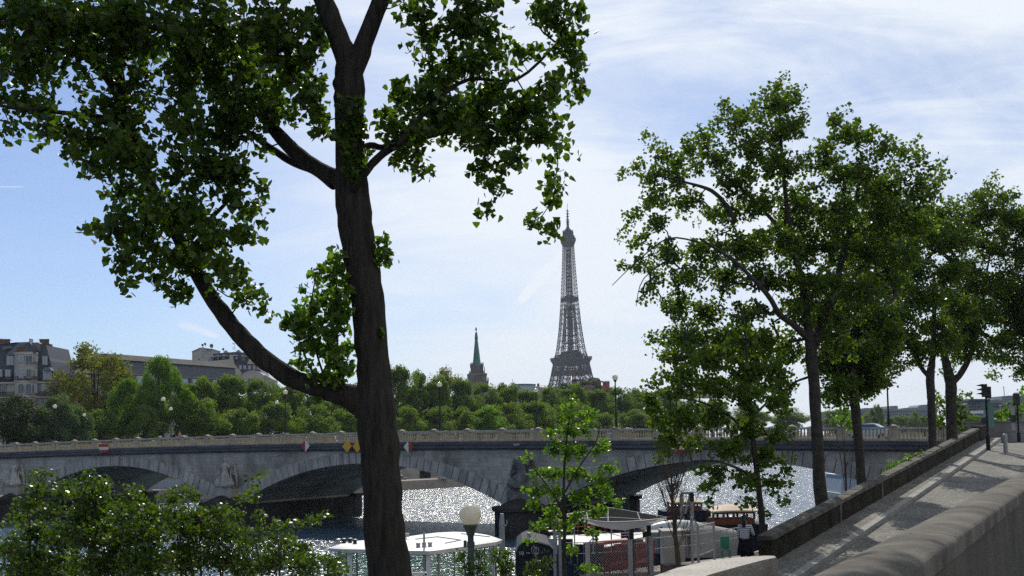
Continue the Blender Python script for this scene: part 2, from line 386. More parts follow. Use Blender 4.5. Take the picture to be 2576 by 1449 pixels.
def cobbles():
    m = bpy.data.materials.new('cobbles'); m.use_nodes = True; nt = m.node_tree; b = nt.nodes['Principled BSDF']
    N = nt.nodes.new; L = nt.links.new
    t = N('ShaderNodeTexCoord')
    vo = N('ShaderNodeTexVoronoi'); vo.feature = 'DISTANCE_TO_EDGE'; vo.inputs['Scale'].default_value = 5.5; L(t.outputs['Object'], vo.inputs['Vector'])
    mr = N('ShaderNodeMapRange'); mr.inputs['From Max'].default_value = 0.12; L(vo.outputs['Distance'], mr.inputs['Value'])
    v2 = N('ShaderNodeTexVoronoi'); v2.inputs['Scale'].default_value = 5.5; L(t.outputs['Object'], v2.inputs['Vector'])
    cr = N('ShaderNodeMix'); cr.data_type = 'RGBA'; cr.inputs[6].default_value = (0.125, 0.12, 0.10, 1); cr.inputs[7].default_value = (0.215, 0.205, 0.175, 1)
    sp = N('ShaderNodeSeparateColor'); L(v2.outputs['Color'], sp.inputs[0]); L(sp.outputs[0], cr.inputs[0])
    nz = N('ShaderNodeTexNoise'); nz.inputs['Scale'].default_value = 0.5; nz.inputs['Detail'].default_value = 8; L(t.outputs['Object'], nz.inputs['Vector'])
    mm = N('ShaderNodeMix'); mm.data_type = 'RGBA'; mm.blend_type = 'MULTIPLY'; mm.inputs[0].default_value = 0.75
    L(cr.outputs[2], mm.inputs[6]); L(nz.outputs['Color'], mm.inputs[7])
    mg = N('ShaderNodeMath'); mg.operation = 'MULTIPLY'
    mx = N('ShaderNodeMix'); mx.data_type = 'RGBA'; L(mr.outputs[0], mx.inputs[0]); mx.inputs[6].default_value = (0.08, 0.075, 0.06, 1); L(cr.outputs[2], mx.inputs[7])
    hue = N('ShaderNodeMapRange'); hue.inputs['From Min'].default_value = 0.35; hue.inputs['From Max'].default_value = 0.65; hue.inputs['To Min'].default_value = 0.7; hue.inputs['To Max'].default_value = 1.15
    L(nz.outputs['Fac'], hue.inputs['Value'])
    fin = N('ShaderNodeVectorMath'); fin.operation = 'SCALE'; L(mx.outputs[2], fin.inputs[0]); L(hue.outputs[0], fin.inputs['Scale'])
    L(fin.outputs[0], b.inputs['Base Color']); b.inputs['Roughness'].default_value = 0.8
    bp = N('ShaderNodeBump'); bp.inputs['Strength'].default_value = 0.8; bp.inputs['Distance'].default_value = 0.02; L(mr.outputs[0], bp.inputs['Height']); L(bp.outputs[0], b.inputs['Normal'])
    return m
M['cobbles'] = cobbles()
def glassmat(name, tint, alpha=0.75):
    m = bpy.data.materials.new(name); m.use_nodes = True; nt = m.node_tree; out = nt.nodes['Material Output']
    for n in list(nt.nodes):
        if n != out: nt.nodes.remove(n)
    a = nt.nodes.new('ShaderNodeBsdfTransparent'); a.inputs[0].default_value = (*tint, 1)
    g = nt.nodes.new('ShaderNodeBsdfGlossy'); g.inputs['Roughness'].default_value = 0.04; g.inputs[0].default_value = (0.8, 0.85, 0.85, 1)
    lw = nt.nodes.new('ShaderNodeLayerWeight'); lw.inputs[0].default_value = .5; pw = nt.nodes.new('ShaderNodeMath'); pw.operation = 'POWER'; pw.inputs[1].default_value = 4; nt.links.new(lw.outputs['Facing'], pw.inputs[0]); fr = nt.nodes.new('ShaderNodeMath'); fr.operation = 'MULTIPLY_ADD'; fr.inputs[1].default_value = .7; fr.inputs[2].default_value = .06; nt.links.new(pw.outputs[0], fr.inputs[0])
    ms = nt.nodes.new('ShaderNodeMixShader'); nt.links.new(fr.outputs[0], ms.inputs[0]); nt.links.new(a.outputs[0], ms.inputs[1]); nt.links.new(g.outputs[0], ms.inputs[2])
    nt.links.new(ms.outputs[0], out.inputs['Surface']); return m
M['glass'] = glassmat('clear_glass', (0.62, 0.70, 0.66))
def globemat():
    m = bpy.data.materials.new('globe_glass'); m.use_nodes = True; nt = m.node_tree; b = nt.nodes['Principled BSDF']; out = nt.nodes['Material Output']
    b.inputs['Base Color'].default_value = (0.78, 0.76, 0.66, 1); b.inputs['Roughness'].default_value = 0.18; b.inputs['Specular IOR Level'].default_value = .7
    tr = nt.nodes.new('ShaderNodeBsdfTranslucent'); tr.inputs[0].default_value = (0.80, 0.77, 0.64, 1)
    nz = nt.nodes.new('ShaderNodeTexNoise'); nz.inputs['Scale'].default_value = 40; t = nt.nodes.new('ShaderNodeTexCoord'); nt.links.new(t.outputs['Object'], nz.inputs[0])
    bp = nt.nodes.new('ShaderNodeBump'); bp.inputs['Strength'].default_value = 0.3; bp.inputs['Distance'].default_value = 0.01
    nt.links.new(nz.outputs[0], bp.inputs['Height']); nt.links.new(bp.outputs[0], b.inputs['Normal'])
    ms = nt.nodes.new('ShaderNodeMixShader'); ms.inputs[0].default_value = 0.55
    nt.links.new(b.outputs[0], ms.inputs[1]); nt.links.new(tr.outputs[0], ms.inputs[2]); nt.links.new(ms.outputs[0], out.inputs['Surface']); return m
M['globe'] = globemat()
def watermat():
    m = bpy.data.materials.new('river_water'); m.use_nodes = True; nt = m.node_tree; b = nt.nodes['Principled BSDF']
    N = nt.nodes.new; L = nt.links.new
    b.inputs['Base Color'].default_value = (0.035, 0.075, 0.115, 1); b.inputs['Roughness'].default_value = 0.225; b.inputs['IOR'].default_value = 1.33
    b.inputs['Specular IOR Level'].default_value = 0.6
    g = N('ShaderNodeNewGeometry')
    def nz(sc, det, st, rot=0.4):
        mp = N('ShaderNodeMapping'); mp.inputs['Scale'].default_value = st; mp.inputs['Rotation'].default_value = (0, 0, rot); L(g.outputs['Position'], mp.inputs[0])
        n = N('ShaderNodeTexNoise'); n.inputs['Scale'].default_value = sc; n.inputs['Detail'].default_value = det; n.inputs['Roughness'].default_value = 0.6
        n.inputs['Distortion'].default_value = 0.4
        L(mp.outputs[0], n.inputs['Vector']); return n.outputs['Fac']
    a = nz(0.85, 1.8, (1, 1.3, 1)); c = nz(2.6, 1.0, (1, 1.2, 1), 0.1)
    ad = N('ShaderNodeMath'); ad.operation = 'MULTIPLY_ADD'; L(c, ad.inputs[0]); ad.inputs[1].default_value = 0.22; L(a, ad.inputs[2])
    bp = N('ShaderNodeBump'); bp.inputs['Strength'].default_value = 1.0; bp.inputs['Distance'].default_value = 0.60
    gu = nz(0.07, 3, (1, 2.6, 1), 0.1); gm = N('ShaderNodeMapRange'); gm.inputs['From Min'].default_value = 0.35; gm.inputs['From Max'].default_value = 0.65
    gm.inputs['To Min'].default_value = 0.62; gm.inputs['To Max'].default_value = 1.0; L(gu, gm.inputs['Value']); L(gm.outputs[0], bp.inputs['Strength'])
    L(ad.outputs[0], bp.inputs['Height']); L(bp.outputs[0], b.inputs['Normal'])
    return m
M['water'] = watermat()
#@@PART2
# ---------------------------------------------------------------- the setting: ground, river, banks, ramp
def struct(o): o['kind'] = 'structure'; return o
def ramp_z(Y): return 1.63 + 0.094 * max(Y, 18.8)
def Xp(Y): return 8.5 + 0.613 * (Y - 35.9)          # river-side parapet of the ramp
def Xk(Y): return 8.7 + 0.603 * (Y - 33.0)          # kerb line
def Xw(Y): return 1.67 + 0.553 * (Y - 6.25)         # left edge of the near street wall
b = MB(); b.add([(-3500, -3000, -4), (3500, -3000, -4), (3500, 6000, -4), (-3500, 6000, -4)], [(0, 1, 2, 3)])
struct(b.build('ground', M['ground']))
b = MB(); b.add([(-900, -300, 0), (1600, -300, 0), (1600, 2400, 0), (-900, 2400, 0)], [(0, 1, 2, 3)])
struct(b.build('river_water', M['water']))
# left bank: low quay and upper street level
LQ = [(-420, -30), (-101, 168), (-23, 217), (-8, 233), (60, 345), (300, 745), (900, 1700)]
LU = [(-430, -12), (-112, 186), (-34, 234), (-20, 247), (46, 357), (286, 757), (888, 1714)]
b = MB(); b.prism(LQ + [(880, 1760), (-470, 40)][:2], -3.9, 1.8); struct(b.build('lower_quay', M['quay_floor']))
b = MB(); b.prism(LU + [(888, 5900), (-3400, 5900), (-3400, -12)], -3.8, 8.5); struct(b.build('far_bank_ground', M['ground']))
wl = empty('quay_wall', (-34, 234, 1.8), 'pale stone retaining wall of the far river bank seen under the middle arch', 'wall')
b = MB()
for p, q in zip(LU[:-1], LU[1:]):
    d = Vector((q[0] - p[0], q[1] - p[1], 0)).normalized(); n = Vector((d.y, -d.x, 0)) * 0.35
    P_ = Vector((p[0], p[1], 0)); Q_ = Vector((q[0], q[1], 0))
    b.hexa([P_ + n * 2 + Vector((0, 0, 1.0)), Q_ + n * 2 + Vector((0, 0, 1.0)), Q_ + n * .1 + Vector((0, 0, 1.0)), P_ + n * .1 + Vector((0, 0, 1.0))],
           [P_ + n * 1.2 + Vector((0, 0, 9.5)), Q_ + n * 1.2 + Vector((0, 0, 9.5)), Q_ + n * .1 + Vector((0, 0, 9.5)), P_ + n * .1 + Vector((0, 0, 9.5))])
b.build('masonry', M['quay_wall'], wl, wl.location)
# near bank: lower port quay as a surface that rises towards the foot of the ramp
QE = [(-26, -30), (-21, 0), (-13.5, 14), (-3.0, 33), (1.2, 42), (2.8, 45.9), (10.9, 52.2), (17, 63), (27, 86), (38, 103), (47, 119)]
def quay_x(Y):
    for (x0, y0), (x1, y1) in zip(QE[:-1], QE[1:]):
        if y0 <= Y <= y1: return x0 + (x1 - x0) * (Y - y0) / (y1 - y0)
    return QE[-1][0]
def sstep(t): t = max(0, min(1, t)); return t * t * (3 - 2 * t)
def quay_z(X, Y):
    w = sstep((X - (Xp(Y) - 6)) / 5.5) * (1 - sstep((Y - 37.5) / 6))
    return 3.4 + (ramp_z(Y) - 3.4) * w
b = MB(); ys = sorted(set([-30, -20, -10] + [i * 1.5 for i in range(0, 76)] + [q[1] for q in QE if 0 <= q[1] <= 112])); nx = 26; rows = []
for Y in ys:
    x0 = quay_x(Y); x1 = (Xp(Y) + 0.2) if Y > 34.6 else (Xw(max(Y, 6)) if Y < 30 else Xp(Y) + 0.2)
    if Y < 34.6: x1 = max(x1, Xp(Y) + 0.2)
    x1 = max(x1, x0 + 3)
    rows.append([(x0 + (x1 - x0) * i / nx, Y, 0) for i in range(nx + 1)])
vs_ = [(x, y, quay_z(x, y)) for r in rows for (x, y, _) in r]
fs = [(j * (nx + 1) + i, j * (nx + 1) + i + 1, (j + 1) * (nx + 1) + i + 1, (j + 1) * (nx + 1) + i) for j in range(len(rows) - 1) for i in range(nx)]
b.add(vs_, fs); struct(b.build('port_quay', M['quay_floor'], smooth=True))
b = MB()
for (x0, y0), (x1, y1) in zip(QE[:-1], QE[1:]):
    b.hexa([(x0, y0, -3), (x1, y1, -3), (x1 + 1, y1, -3), (x0 + 1, y0, -3)], [(x0 - .03, y0, 3.38), (x1 - .03, y1, 3.38), (x1 + 1, y1, 3.38), (x0 + 1, y0, 3.38)])
eq = b.build('quay_edge', M['quay_wall']); struct(eq)
# ramp: cobbled lane, pavement strip, kerb
def strip(xa, xb, dz, y0, y1, step=1.5):
    m = MB(); n = int((y1 - y0) / step); vs_ = []
    for i in range(n + 1):
        Y = y0 + (y1 - y0) * i / n
        vs_ += [(xa(Y), Y, ramp_z(Y) + dz), (xb(Y), Y, ramp_z(Y) + dz)]
    m.add(vs_, [(2 * i, 2 * i + 1, 2 * i + 3, 2 * i + 2) for i in range(n)]); return m
struct(strip(Xk, lambda Y: Xw(Y) + 0.1, 0.0, 10, 71).build('ramp_road', M['cobbles']))
struct(strip(lambda Y: Xp(Y) + 0.1, lambda Y: Xk(Y) - 0.34, 0.155, 12, 73).build('ramp_pavement', M['cobbles']))
m = MB(); n = 48; kr = random.Random(3)
for i in range(n):
    Y0, Y1 = 12 + i * 61 / n, 12 + (i + 1) * 61 / n - 0.03; h = 0.16 + kr.uniform(-.008, .008)
    m.hexa([(Xk(Y0) - .35, Y0, ramp_z(Y0) - .2), (Xk(Y0), Y0, ramp_z(Y0) - .2), (Xk(Y1), Y1, ramp_z(Y1) - .2), (Xk(Y1) - .35, Y1, ramp_z(Y1) - .2)],
           [(Xk(Y0) - .35, Y0, ramp_z(Y0) + h), (Xk(Y0) - .02, Y0, ramp_z(Y0) + h), (Xk(Y1) - .02, Y1, ramp_z(Y1) + h), (Xk(Y1) - .35, Y1, ramp_z(Y1) + h)])
struct(m.build('kerb', M['kerb']))
# street level of the near bank
m = MB(); vs_ = []; ysr = [-40, 0, 10, 20, 30, 40, 50, 60, 71, 71.01, 78, 90, 112, 215, 590, 1640, 5800]
def st_left(Y):
    if Y <= 71: return Xw(max(Y, -10)) + 0.2 if Y > 0 else -6 + Y * .1
    if Y <= 84: return Xp(Y) + 0.2
    return {90: 39.0, 112: 54, 215: 118, 590: 345, 1640: 975, 5800: 3300}[Y]
for Y in ysr: vs_ += [(st_left(Y), Y, 6.9 + 0.016 * min(max(Y, 0), 75)), (3300 if Y > 5000 else 3000, Y, 6.9 + 0.016 * min(max(Y, 0), 75))]
m.add(vs_, [(2 * i, 2 * i + 1, 2 * i + 3, 2 * i + 2) for i in range(len(ysr) - 1)]); struct(m.build('street', M['street']))
m = MB(); bl = [(39, 90), (54, 112), (118, 215), (345, 590), (975, 1640)]
m.prism(bl + [(3000, 1640), (3000, 90)], -3, 8.0); struct(m.build('near_bank_ground', M['ground']))

# walls of the ramp and street
t = empty('parapet_wall', (Xp(35), 35, ramp_z(35)), 'long dark stone parapet climbing along the ramp to the bridge corner', 'wall')
m = MB(); m2 = MB(); N_ = 30; wr = random.Random(5)
for i in range(N_):
    Y0 = 34.6 + i * (71.2 - 34.6) / N_; Y1 = 34.6 + (i + 1) * (71.2 - 34.6) / N_
    z0, z1 = ramp_z(Y0) + 0.86, ramp_z(Y1) + 0.86
    m.hexa([(Xp(Y0), Y0, 2.8), (Xp(Y0) + .42, Y0, 2.8), (Xp(Y1) + .42, Y1, 2.8), (Xp(Y1), Y1, 2.8)], [(Xp(Y0), Y0, z0), (Xp(Y0) + .42, Y0, z0), (Xp(Y1) + .42, Y1, z1), (Xp(Y1), Y1, z1)])
    e = wr.uniform(-.015, .02); Y1g = Y1 - .02
    m2.hexa([(Xp(Y0) - .05, Y0, z0), (Xp(Y0) + .49, Y0, z0), (Xp(Y1g) + .49, Y1g, z1), (Xp(Y1g) - .05, Y1g, z1)],
            [(Xp(Y0) - .02, Y0, z0 + .15 + e), (Xp(Y0) + .45, Y0, z0 + .13 + e), (Xp(Y1g) + .45, Y1g, z1 + .13 + e), (Xp(Y1g) - .02, Y1g, z1 + .15 + e)])
m.hexa([(Xp(71.2) - .1, 71.2, 5), (Xp(71.2) + .6, 71.2, 5), (Xp(73.4) + .6, 73.4, 5), (Xp(73.4) - .1, 73.4, 5)], [(Xp(71.2) - .1, 71.2, 9.42), (Xp(71.2) + .6, 71.2, 9.42), (Xp(73.4) + .6, 73.4, 9.5), (Xp(73.4) - .1, 73.4, 9.5)])
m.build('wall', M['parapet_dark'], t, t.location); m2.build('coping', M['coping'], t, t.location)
for Y in (41.6, 47.5):
    m = MB(); m.box((Xp(Y) + .44, Y, ramp_z(Y) + .46), (.06, .24, .8), -.55); m.build('pilaster', M['coping'], t, t.location)

t = empty('street_wall', (2.2, 6.2, 7.4), 'broad stone wall with pale rounded coping running up the right foreground', 'wall')
m = MB(); m2 = MB()
ya = -4.0
def zw(Y): return 8.2 + 0.002 * max(Y, 0)
for i in range(38):
    Y0 = ya + i * 2.0; Y1 = Y0 + 2.0
    if Y1 > 73: break
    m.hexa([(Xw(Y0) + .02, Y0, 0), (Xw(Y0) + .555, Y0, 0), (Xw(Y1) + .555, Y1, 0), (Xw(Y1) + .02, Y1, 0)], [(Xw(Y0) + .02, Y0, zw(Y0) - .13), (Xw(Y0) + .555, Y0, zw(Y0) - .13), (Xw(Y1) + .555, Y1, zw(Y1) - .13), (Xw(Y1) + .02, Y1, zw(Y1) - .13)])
prof = [(0.0, -.14), (0.0, -.06), (.012, -.02), (.05, .0), (.18, .028), (.32, .036), (.45, .024), (.535, .0), (.56, -.018), (.566, -.04), (.566, -.14)]
yy_ = sorted([ya + .25 * i for i in range(300)] + [ya + 1.9 + 2.6 * j + e for j in range(28) for e in (-.05, -.009, -.003, .003, .009, .05)]); vs_ = []; jr = random.Random(9)
jo = [ya + 1.9 + 2.6 * j for j in range(28)]
for Y in yy_:
    dp = -.005 if any(abs(Y - q_) < .008 for q_ in jo) else 0
    blk = math.sin(int((Y - ya - 1.9) / 2.6) * 12.9) * .0
    for a_, h_ in prof: vs_.append((Xw(Y) + a_, Y, zw(Y) + h_ + blk + dp))
k = len(prof); m2.add(vs_, [(i * k + j, i * k + j + 1, (i + 1) * k + j + 1, (i + 1) * k + j) for i in range(len(yy_) - 1) for j in range(k - 1)])
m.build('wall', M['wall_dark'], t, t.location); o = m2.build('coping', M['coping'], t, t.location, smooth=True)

# low wall whose sunlit cap shows at the bottom centre
CZ = 7.9
cap = [atz(x, y, CZ) for x, y in ((1500, 1560), (1640, 1449), (1700, 1428), (1790, 1408), (1870, 1400), (1930, 1396.5), (1952, 1397), (1957, 1401), (1919, 1409), (1866, 1423), (1790, 1444), (1700, 1475), (1640, 1560))]
t = empty('stair_wall', (2.2, 9.6, 6.4), 'pale stone wall end with bright sunlit cap at the bottom of the picture', 'wall')
cc_ = sum(cap, Vector()) / len(cap)
m2 = MB(); m2.hexa([(p.x, p.y, CZ - .16) for p in cap], [(p.x, p.y, CZ - .03) for p in cap]); inn = [cc_ + (p - cc_) * .965 for p in cap]; m2.hexa([(p.x, p.y, CZ - .03) for p in cap], [(p.x, p.y, CZ) for p in inn])
m = MB(); lo_ = [cc_ + (p - cc_) * .94 for p in cap]; m.hexa([(p.x, p.y, 3.0) for p in lo_], [(p.x, p.y, CZ - .16) for p in lo_])
m.build('wall', M['wall_dark'], t, t.location)
m2.build('coping', mat('pale_cap', (0.30, 0.28, 0.24), 0.6, 0.45, 2.2, 0.35, 30, spec=0.35, col2=(0.17, 0.145, 0.115)), t, t.location)

# ---------------------------------------------------------------- the bridge (local x = along, y = across, away from the camera)
U = Vector((0.85, -0.527, 0)); BO = Vector((4, 103, 0)); BRZ = math.atan2(-0.527, 0.85)
def B(s, w, z): l = math.hypot(.85, .527); return BO + Vector((.85 * s + .527 * w, -.527 * s + .85 * w, 0)) / l + Vector((0, 0, z))
def s_of_px(px, w=0.0, roll=0.0):
    tt = (px + roll - CX) / F; l = math.hypot(.85, .527)
    x0, y0 = BO.x + .527 * w / l, BO.y + .85 * w / l
    return (y0 * tt - x0) / (.85 + .527 * tt) * l
def zr(s): return 10.5 - .00016 * (s + 43.5) ** 2
bridge = empty('stone_bridge', (BO.x, BO.y, 0), 'long stone arch bridge crossing the river below the tower', 'bridge', rz=BRZ)
ARC = [16.5, -23.5, -63.5, -103.5]; HS = 18.0; SPR, RISE = 2.8, 4.35
RR = (HS ** 2 + RISE ** 2) / (2 * RISE)
def soffit(s):
    for c in ARC:
        if abs(s - c) < HS: return SPR + RISE - RR + math.sqrt(RR ** 2 - (s - c) ** 2)
    return -3.0
W_ = 19.0
ss = sorted(set([round(-128 + .75 * i, 3) for i in range(232)] + [c + HS for c in ARC] + [c - HS for c in ARC])); ss = [s for s in ss if s <= 46]
m = MB()
for a_, c_ in zip(ss[:-1], ss[1:]):
    mid = (a_ + c_) / 2; inarch = any(abs(mid - c) < HS for c in ARC)
    def sb(s): return (max(SPR, soffit(s)) if inarch else -3.0)
    za, zb = sb(a_), sb(c_); ta_, tb_ = zr(a_) - 1.95, zr(c_) - 1.95
    m.add([(a_, 0, za), (c_, 0, zb), (c_, 0, tb_), (a_, 0, ta_)], [(0, 1, 2, 3)])
    m.add([(a_, W_, za), (c_, W_, zb), (c_, W_, tb_), (a_, W_, ta_)], [(0, 3, 2, 1)])
    m.add([(a_, 0, za), (c_, 0, zb), (c_, W_, zb), (a_, W_, za)], [(0, 3, 2, 1)])
for c in ARC:
    for e in (-HS, HS): m.add([(c + e, 0, -3), (c + e, W_, -3), (c + e, W_, SPR), (c + e, 0, SPR)], [(0, 1, 2, 3)])
m.build('spandrel_wall', M['bridge'], bridge)
# voussoir rings, front and back
for c in ARC:
    for w0, w1 in ((-.13, .6), (W_ - .6, W_ + .13)):
        m = MB(); nb = 42; A = math.asin(HS / RR)
        for i in range(nb):
            t0 = -A + 2 * A * i / nb; t1 = t0 + 2 * A / nb; g = .05 / RR
            t0 += g; t1 -= g; q = []
            for tt in (t0, t1):
                th = 1.12 + .55 * (tt / A) ** 2; zc_ = SPR + RISE - RR
                for r in (RR - .02, RR + th): q.append((c + r * math.sin(tt), zc_ + r * math.cos(tt)))
            (x0, z0), (x1, z1), (x2, z2), (x3, z3) = q
            pr = w0 - (.03 if i % 2 else 0) * (1 if w0 < 1 else 0)
            m.hexa([(x0, pr, z0), (x2, pr, z2), (x2, w1, z2), (x0, w1, z0)], [(x1, pr, z1), (x3, pr, z3), (x3, w1, z3), (x1, w1, z1)])
        m.build('arch_ring', M['ring'], bridge)
# cornice, deck
m = MB(); mbk = MB(); md = MB(); mr_ = MB()
cs = [-128 + 4 * i for i in range(43)] + [44.5]
for a_, c_ in zip(cs[:-1], cs[1:]):
    for (w0, w1, h0, h1) in ((-.62, .3, -1.42, -1.10), (-.50, .3, -1.78, -1.42), (-.16, .3, -1.96, -1.78)):
        m.hexa([(a_, w0, zr(a_) + h0), (c_, w0, zr(c_) + h0), (c_, w1, zr(c_) + h0), (a_, w1, zr(a_) + h0)], [(a_, w0, zr(a_) + h1), (c_, w0, zr(c_) + h1), (c_, w1, zr(c_) + h1), (a_, w1, zr(a_) + h1)])
        mbk.hexa([(a_, W_ - w1, zr(a_) + h0), (c_, W_ - w1, zr(c_) + h0), (c_, W_ - w0, zr(c_) + h0), (a_, W_ - w1 + (w1 - w0), zr(a_) + h0)], [(a_, W_ - w1, zr(a_) + h1), (c_, W_ - w1, zr(c_) + h1), (c_, W_ - w0, zr(c_) + h1), (a_, W_ - w0, zr(a_) + h1)])
    md.hexa([(a_, .3, zr(a_) - 1.9), (c_, .3, zr(c_) - 1.9), (c_, W_ - .3, zr(c_) - 1.9), (a_, W_ - .3, zr(a_) - 1.9)], [(a_, .3, zr(a_) - 1.2), (c_, .3, zr(c_) - 1.2), (c_, W_ - .3, zr(c_) - 1.2), (a_, W_ - .3, zr(a_) - 1.2)])
x = -92.0
while x < 36:
    m.box((x, -.50, zr(x) - 1.19), (.15, .30, .13)); x += .315
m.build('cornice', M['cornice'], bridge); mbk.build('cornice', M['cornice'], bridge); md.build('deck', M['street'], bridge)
# balustrade: posts and bays, one mesh each, copied along the bridge
BAY = 4.1; POST0 = 6.5
pm = MB(); pm.box((0, 0, .56), (.56, .50, 1.12)); pm.box((0, 0, 1.15), (.70, .60, .10)); pm.lathe((0, 0, 1.2), [(.30, 0), (.22, .05), (.10, .10), (.02, .12)], 8)
bm_ = MB(); L_ = BAY - .56
bm_.box((0, 0, .09), (L_, .40, .18))
nb = 12
for i in range(nb):
    xx = -L_ / 2 + L_ * (i + .5) / nb
    bm_.lathe((xx, 0, .18), [(.075, 0), (.075, .06), (.045, .09), (.095, .26), (.085, .38), (.045, .60), (.05, .66), (.075, .69), (.075, .75)], 7)
rm = MB(); rm.box((0, 0, 1.02), (L_ + .02, .46, .16))
p0 = pm.build('balustrade_post', M['baluster'], bridge); b0_ = bm_.build('baluster_bay', M['baluster'], bridge); r0_ = rm.build('hand_rail', M['rail'], bridge)
first = True
for w in (-.22, W_ + .22):
    for kx in range(-24, 8):
        s = POST0 + BAY * kx
        if s > 36: continue
        p = p0 if first else p0.copy()
        if not first: COL.objects.link(p)
        p.location = (s, w, zr(s) - 1.1)
        if kx < 7:
            s2 = s + BAY / 2; sl = math.atan2(zr(s + BAY) - zr(s), BAY)
            bb_ = b0_ if first else b0_.copy(); rr_ = r0_ if first else r0_.copy()
            if not first: COL.objects.link(bb_); COL.objects.link(rr_)
            for q in (bb_, rr_): q.location = (s2, w, zr(s2) - 1.1); q.rotation_euler = (0, -sl, 0)
        first = False
# solid end walls of the bridge parapet
m = MB(); m.box((40.0, -.22, zr(38) - .45), (8.6, .6, 1.55)); m.box((40.0, -.22, zr(38) + .39), (8.8, .75, .12)); m.build('end_parapet', M['quay_wall'], bridge); m = MB(); m.box((40, W_ + .22, zr(38) - .45), (8.6, .6, 1.5)); m.build('end_parapet', M['quay_wall'], bridge)
m = MB()
for s_ in (36.6,): m.box((41.5, 9.5, 2.4), (9.9, 19.2, 10.6))
m.build('abutment', M['bridge'], bridge)
# piers with rounded cutwaters
for pc in (-3.5, -43.5, -83.5, -123.5):
    m = MB()
    def nose(r, w0, sgn, n=14): return [(pc + r * math.cos(math.pi * i / (n - 1)), w0 - sgn * 1.25 * r * math.sin(math.pi * i / (n - 1))) for i in range(n)]
    for sgn, w0 in ((1, 0.0), (-1, W_)):
        po = nose(2.75, w0, sgn); m.prism(po, -3, 2.55); po = nose(3.0, w0, sgn); m.prism(po, 2.55, 2.9)
        po = nose(2.5, w0, sgn); q = nose(.9, w0, sgn); m.hexa([(a_, c_, 2.9) for a_, c_ in po], [(a_, c_, 3.7) for a_, c_ in q])
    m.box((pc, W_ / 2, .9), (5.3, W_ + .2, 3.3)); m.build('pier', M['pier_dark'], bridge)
# carved groups on the piers
def carving(pc, kind):
    r_ = random.Random(int(pc * 10)); m = MB()
    m.box((pc, -.45, 3.75), (2.6, 1.5, 1.2)); m.box((pc, -.35, 4.5), (2.2, 1.1, .4))
    # draped standing body with folds
    n = 20; prof = [(.78, 4.7), (.70, 5.1), (.58, 5.6), (.50, 6.05), (.40, 6.4), (.47, 6.8), (.52, 7.1), (.30, 7.32), (.14, 7.42), (.13, 7.52)]
    vs_ = []
    for (r, z) in prof:
        for k_ in range(n):
            a = 2 * math.pi * k_ / n; f = 1 + (.10 * math.sin(a * 7 + z * 1.3) if z < 6.4 else 0)
            vs_.append((pc + .1 + r * f * math.cos(a) * 1.05, -.75 + r * f * math.sin(a) * .75, z))
    fs_ = [(i * n + k_, i * n + (k_ + 1) % n, (i + 1) * n + (k_ + 1) % n, (i + 1) * n + k_) for i in range(len(prof) - 1) for k_ in range(n)]
    m.add(vs_, fs_); m.lathe((pc + .1, -.78, 7.45), [(.05, 0), (.16, .08), (.19, .2), (.15, .33), (.05, .4)], 10)
    # arms, one raised with a wreath
    m.tube([(pc + .5, -.8, 7.1), (pc + .95, -.95, 6.9), (pc + 1.15, -1.0, 7.5)], [.15, .12, .08], 8)
    m.tube([(pc - .35, -.8, 7.05), (pc - .75, -.95, 6.55), (pc - .55, -1.1, 6.1)], [.15, .12, .08], 8)
    # wings / trophy staffs against the wall
    for sg in (-1, 1):
        for q in range(5):
            x0 = pc + sg * (.3 + .08 * q)
            m.tube([(x0, -.28, 6.7 - .1 * q), (pc + sg * (1.0 + .1 * q), -.2, 7.35 - .35 * q), (pc + sg * (1.25 + .05 * q), -.2, 6.6 - .5 * q)], [.1, .16, .05], 6)
    m.lathe((pc - .95, -.72, 4.7), [(.5, 0), (.55, .3), (.35, .8), (.1, 1.0)], 10)
    m.lathe((pc + .95, -.7, 4.7), [(.42, 0), (.5, .25), (.3, .6), (.12, .9), (.04, 1.9)], 10)
    m.build('carved_figure', M['carving' if pc > -10 else 'ring'], bridge, smooth=False)
for pc in (-3.5, -43.5, -83.5): carving(pc, 0)

# river navigation boards on the parapet
def bpos(px, w, py): s = s_of_px(px + (py - CY) * .0215 * -1, w); return s, B(s, w, 0)
def board(px, py, label):
    s = s_of_px(px, -.75); c = at(px, py, B(s, -.75, 0).y); s = s_of_px(px, -.75)
    t = empty('navigation_board', (c.x, c.y, c.z), label, 'sign', 'red and white boards on the bridge', BRZ)
    for i, (mm, h) in enumerate((('red_paint', .36), ('white_paint', 0), ('red_paint', -.36))):
        q = MB(); q.box((0, 0, h), (1.75, .05, .35)); q.build('stripe', M[mm], t)
    q = MB(); q.box((0, .25, 0), (.08, .5, .9)); q.build('bracket', M['steel'], t)
board(261, 1128, 'red board with white band on the cornice over the left arch')
board(1711, 1126, 'red board with white band on the cornice behind the small right tree')
def diamond(px, py, cols, label, group):
    c = at(px, py, B(s_of_px(px, -.8), -.8, 0).y)
    t = empty('diamond_sign', (c.x, c.y, c.z), label, 'sign', group, BRZ); h = .64
    if len(cols) == 1:
        q = MB(); q.hexa([(-h, -.03, 0), (0, -.03, -h), (h, -.03, 0), (0, -.03, h)], [(-h, .03, 0), (0, .03, -h), (h, .03, 0), (0, .03, h)]); q.build('plate', M[cols[0]], t)
    else:
        for sg, cc in ((-1, cols[0]), (1, cols[1])):
            q = MB(); q.hexa([(sg * .004, -.03, -h), (sg * h, -.03, 0), (sg * .004, -.03, h)], [(sg * .004, .03, -h), (sg * h, .03, 0), (sg * .004, .03, h)]); q.build('half_plate', M[cc], t)
    q = MB(); q.box((0, .25, 0), (.07, .45, .8)); q.build('bracket', M['steel'], t)
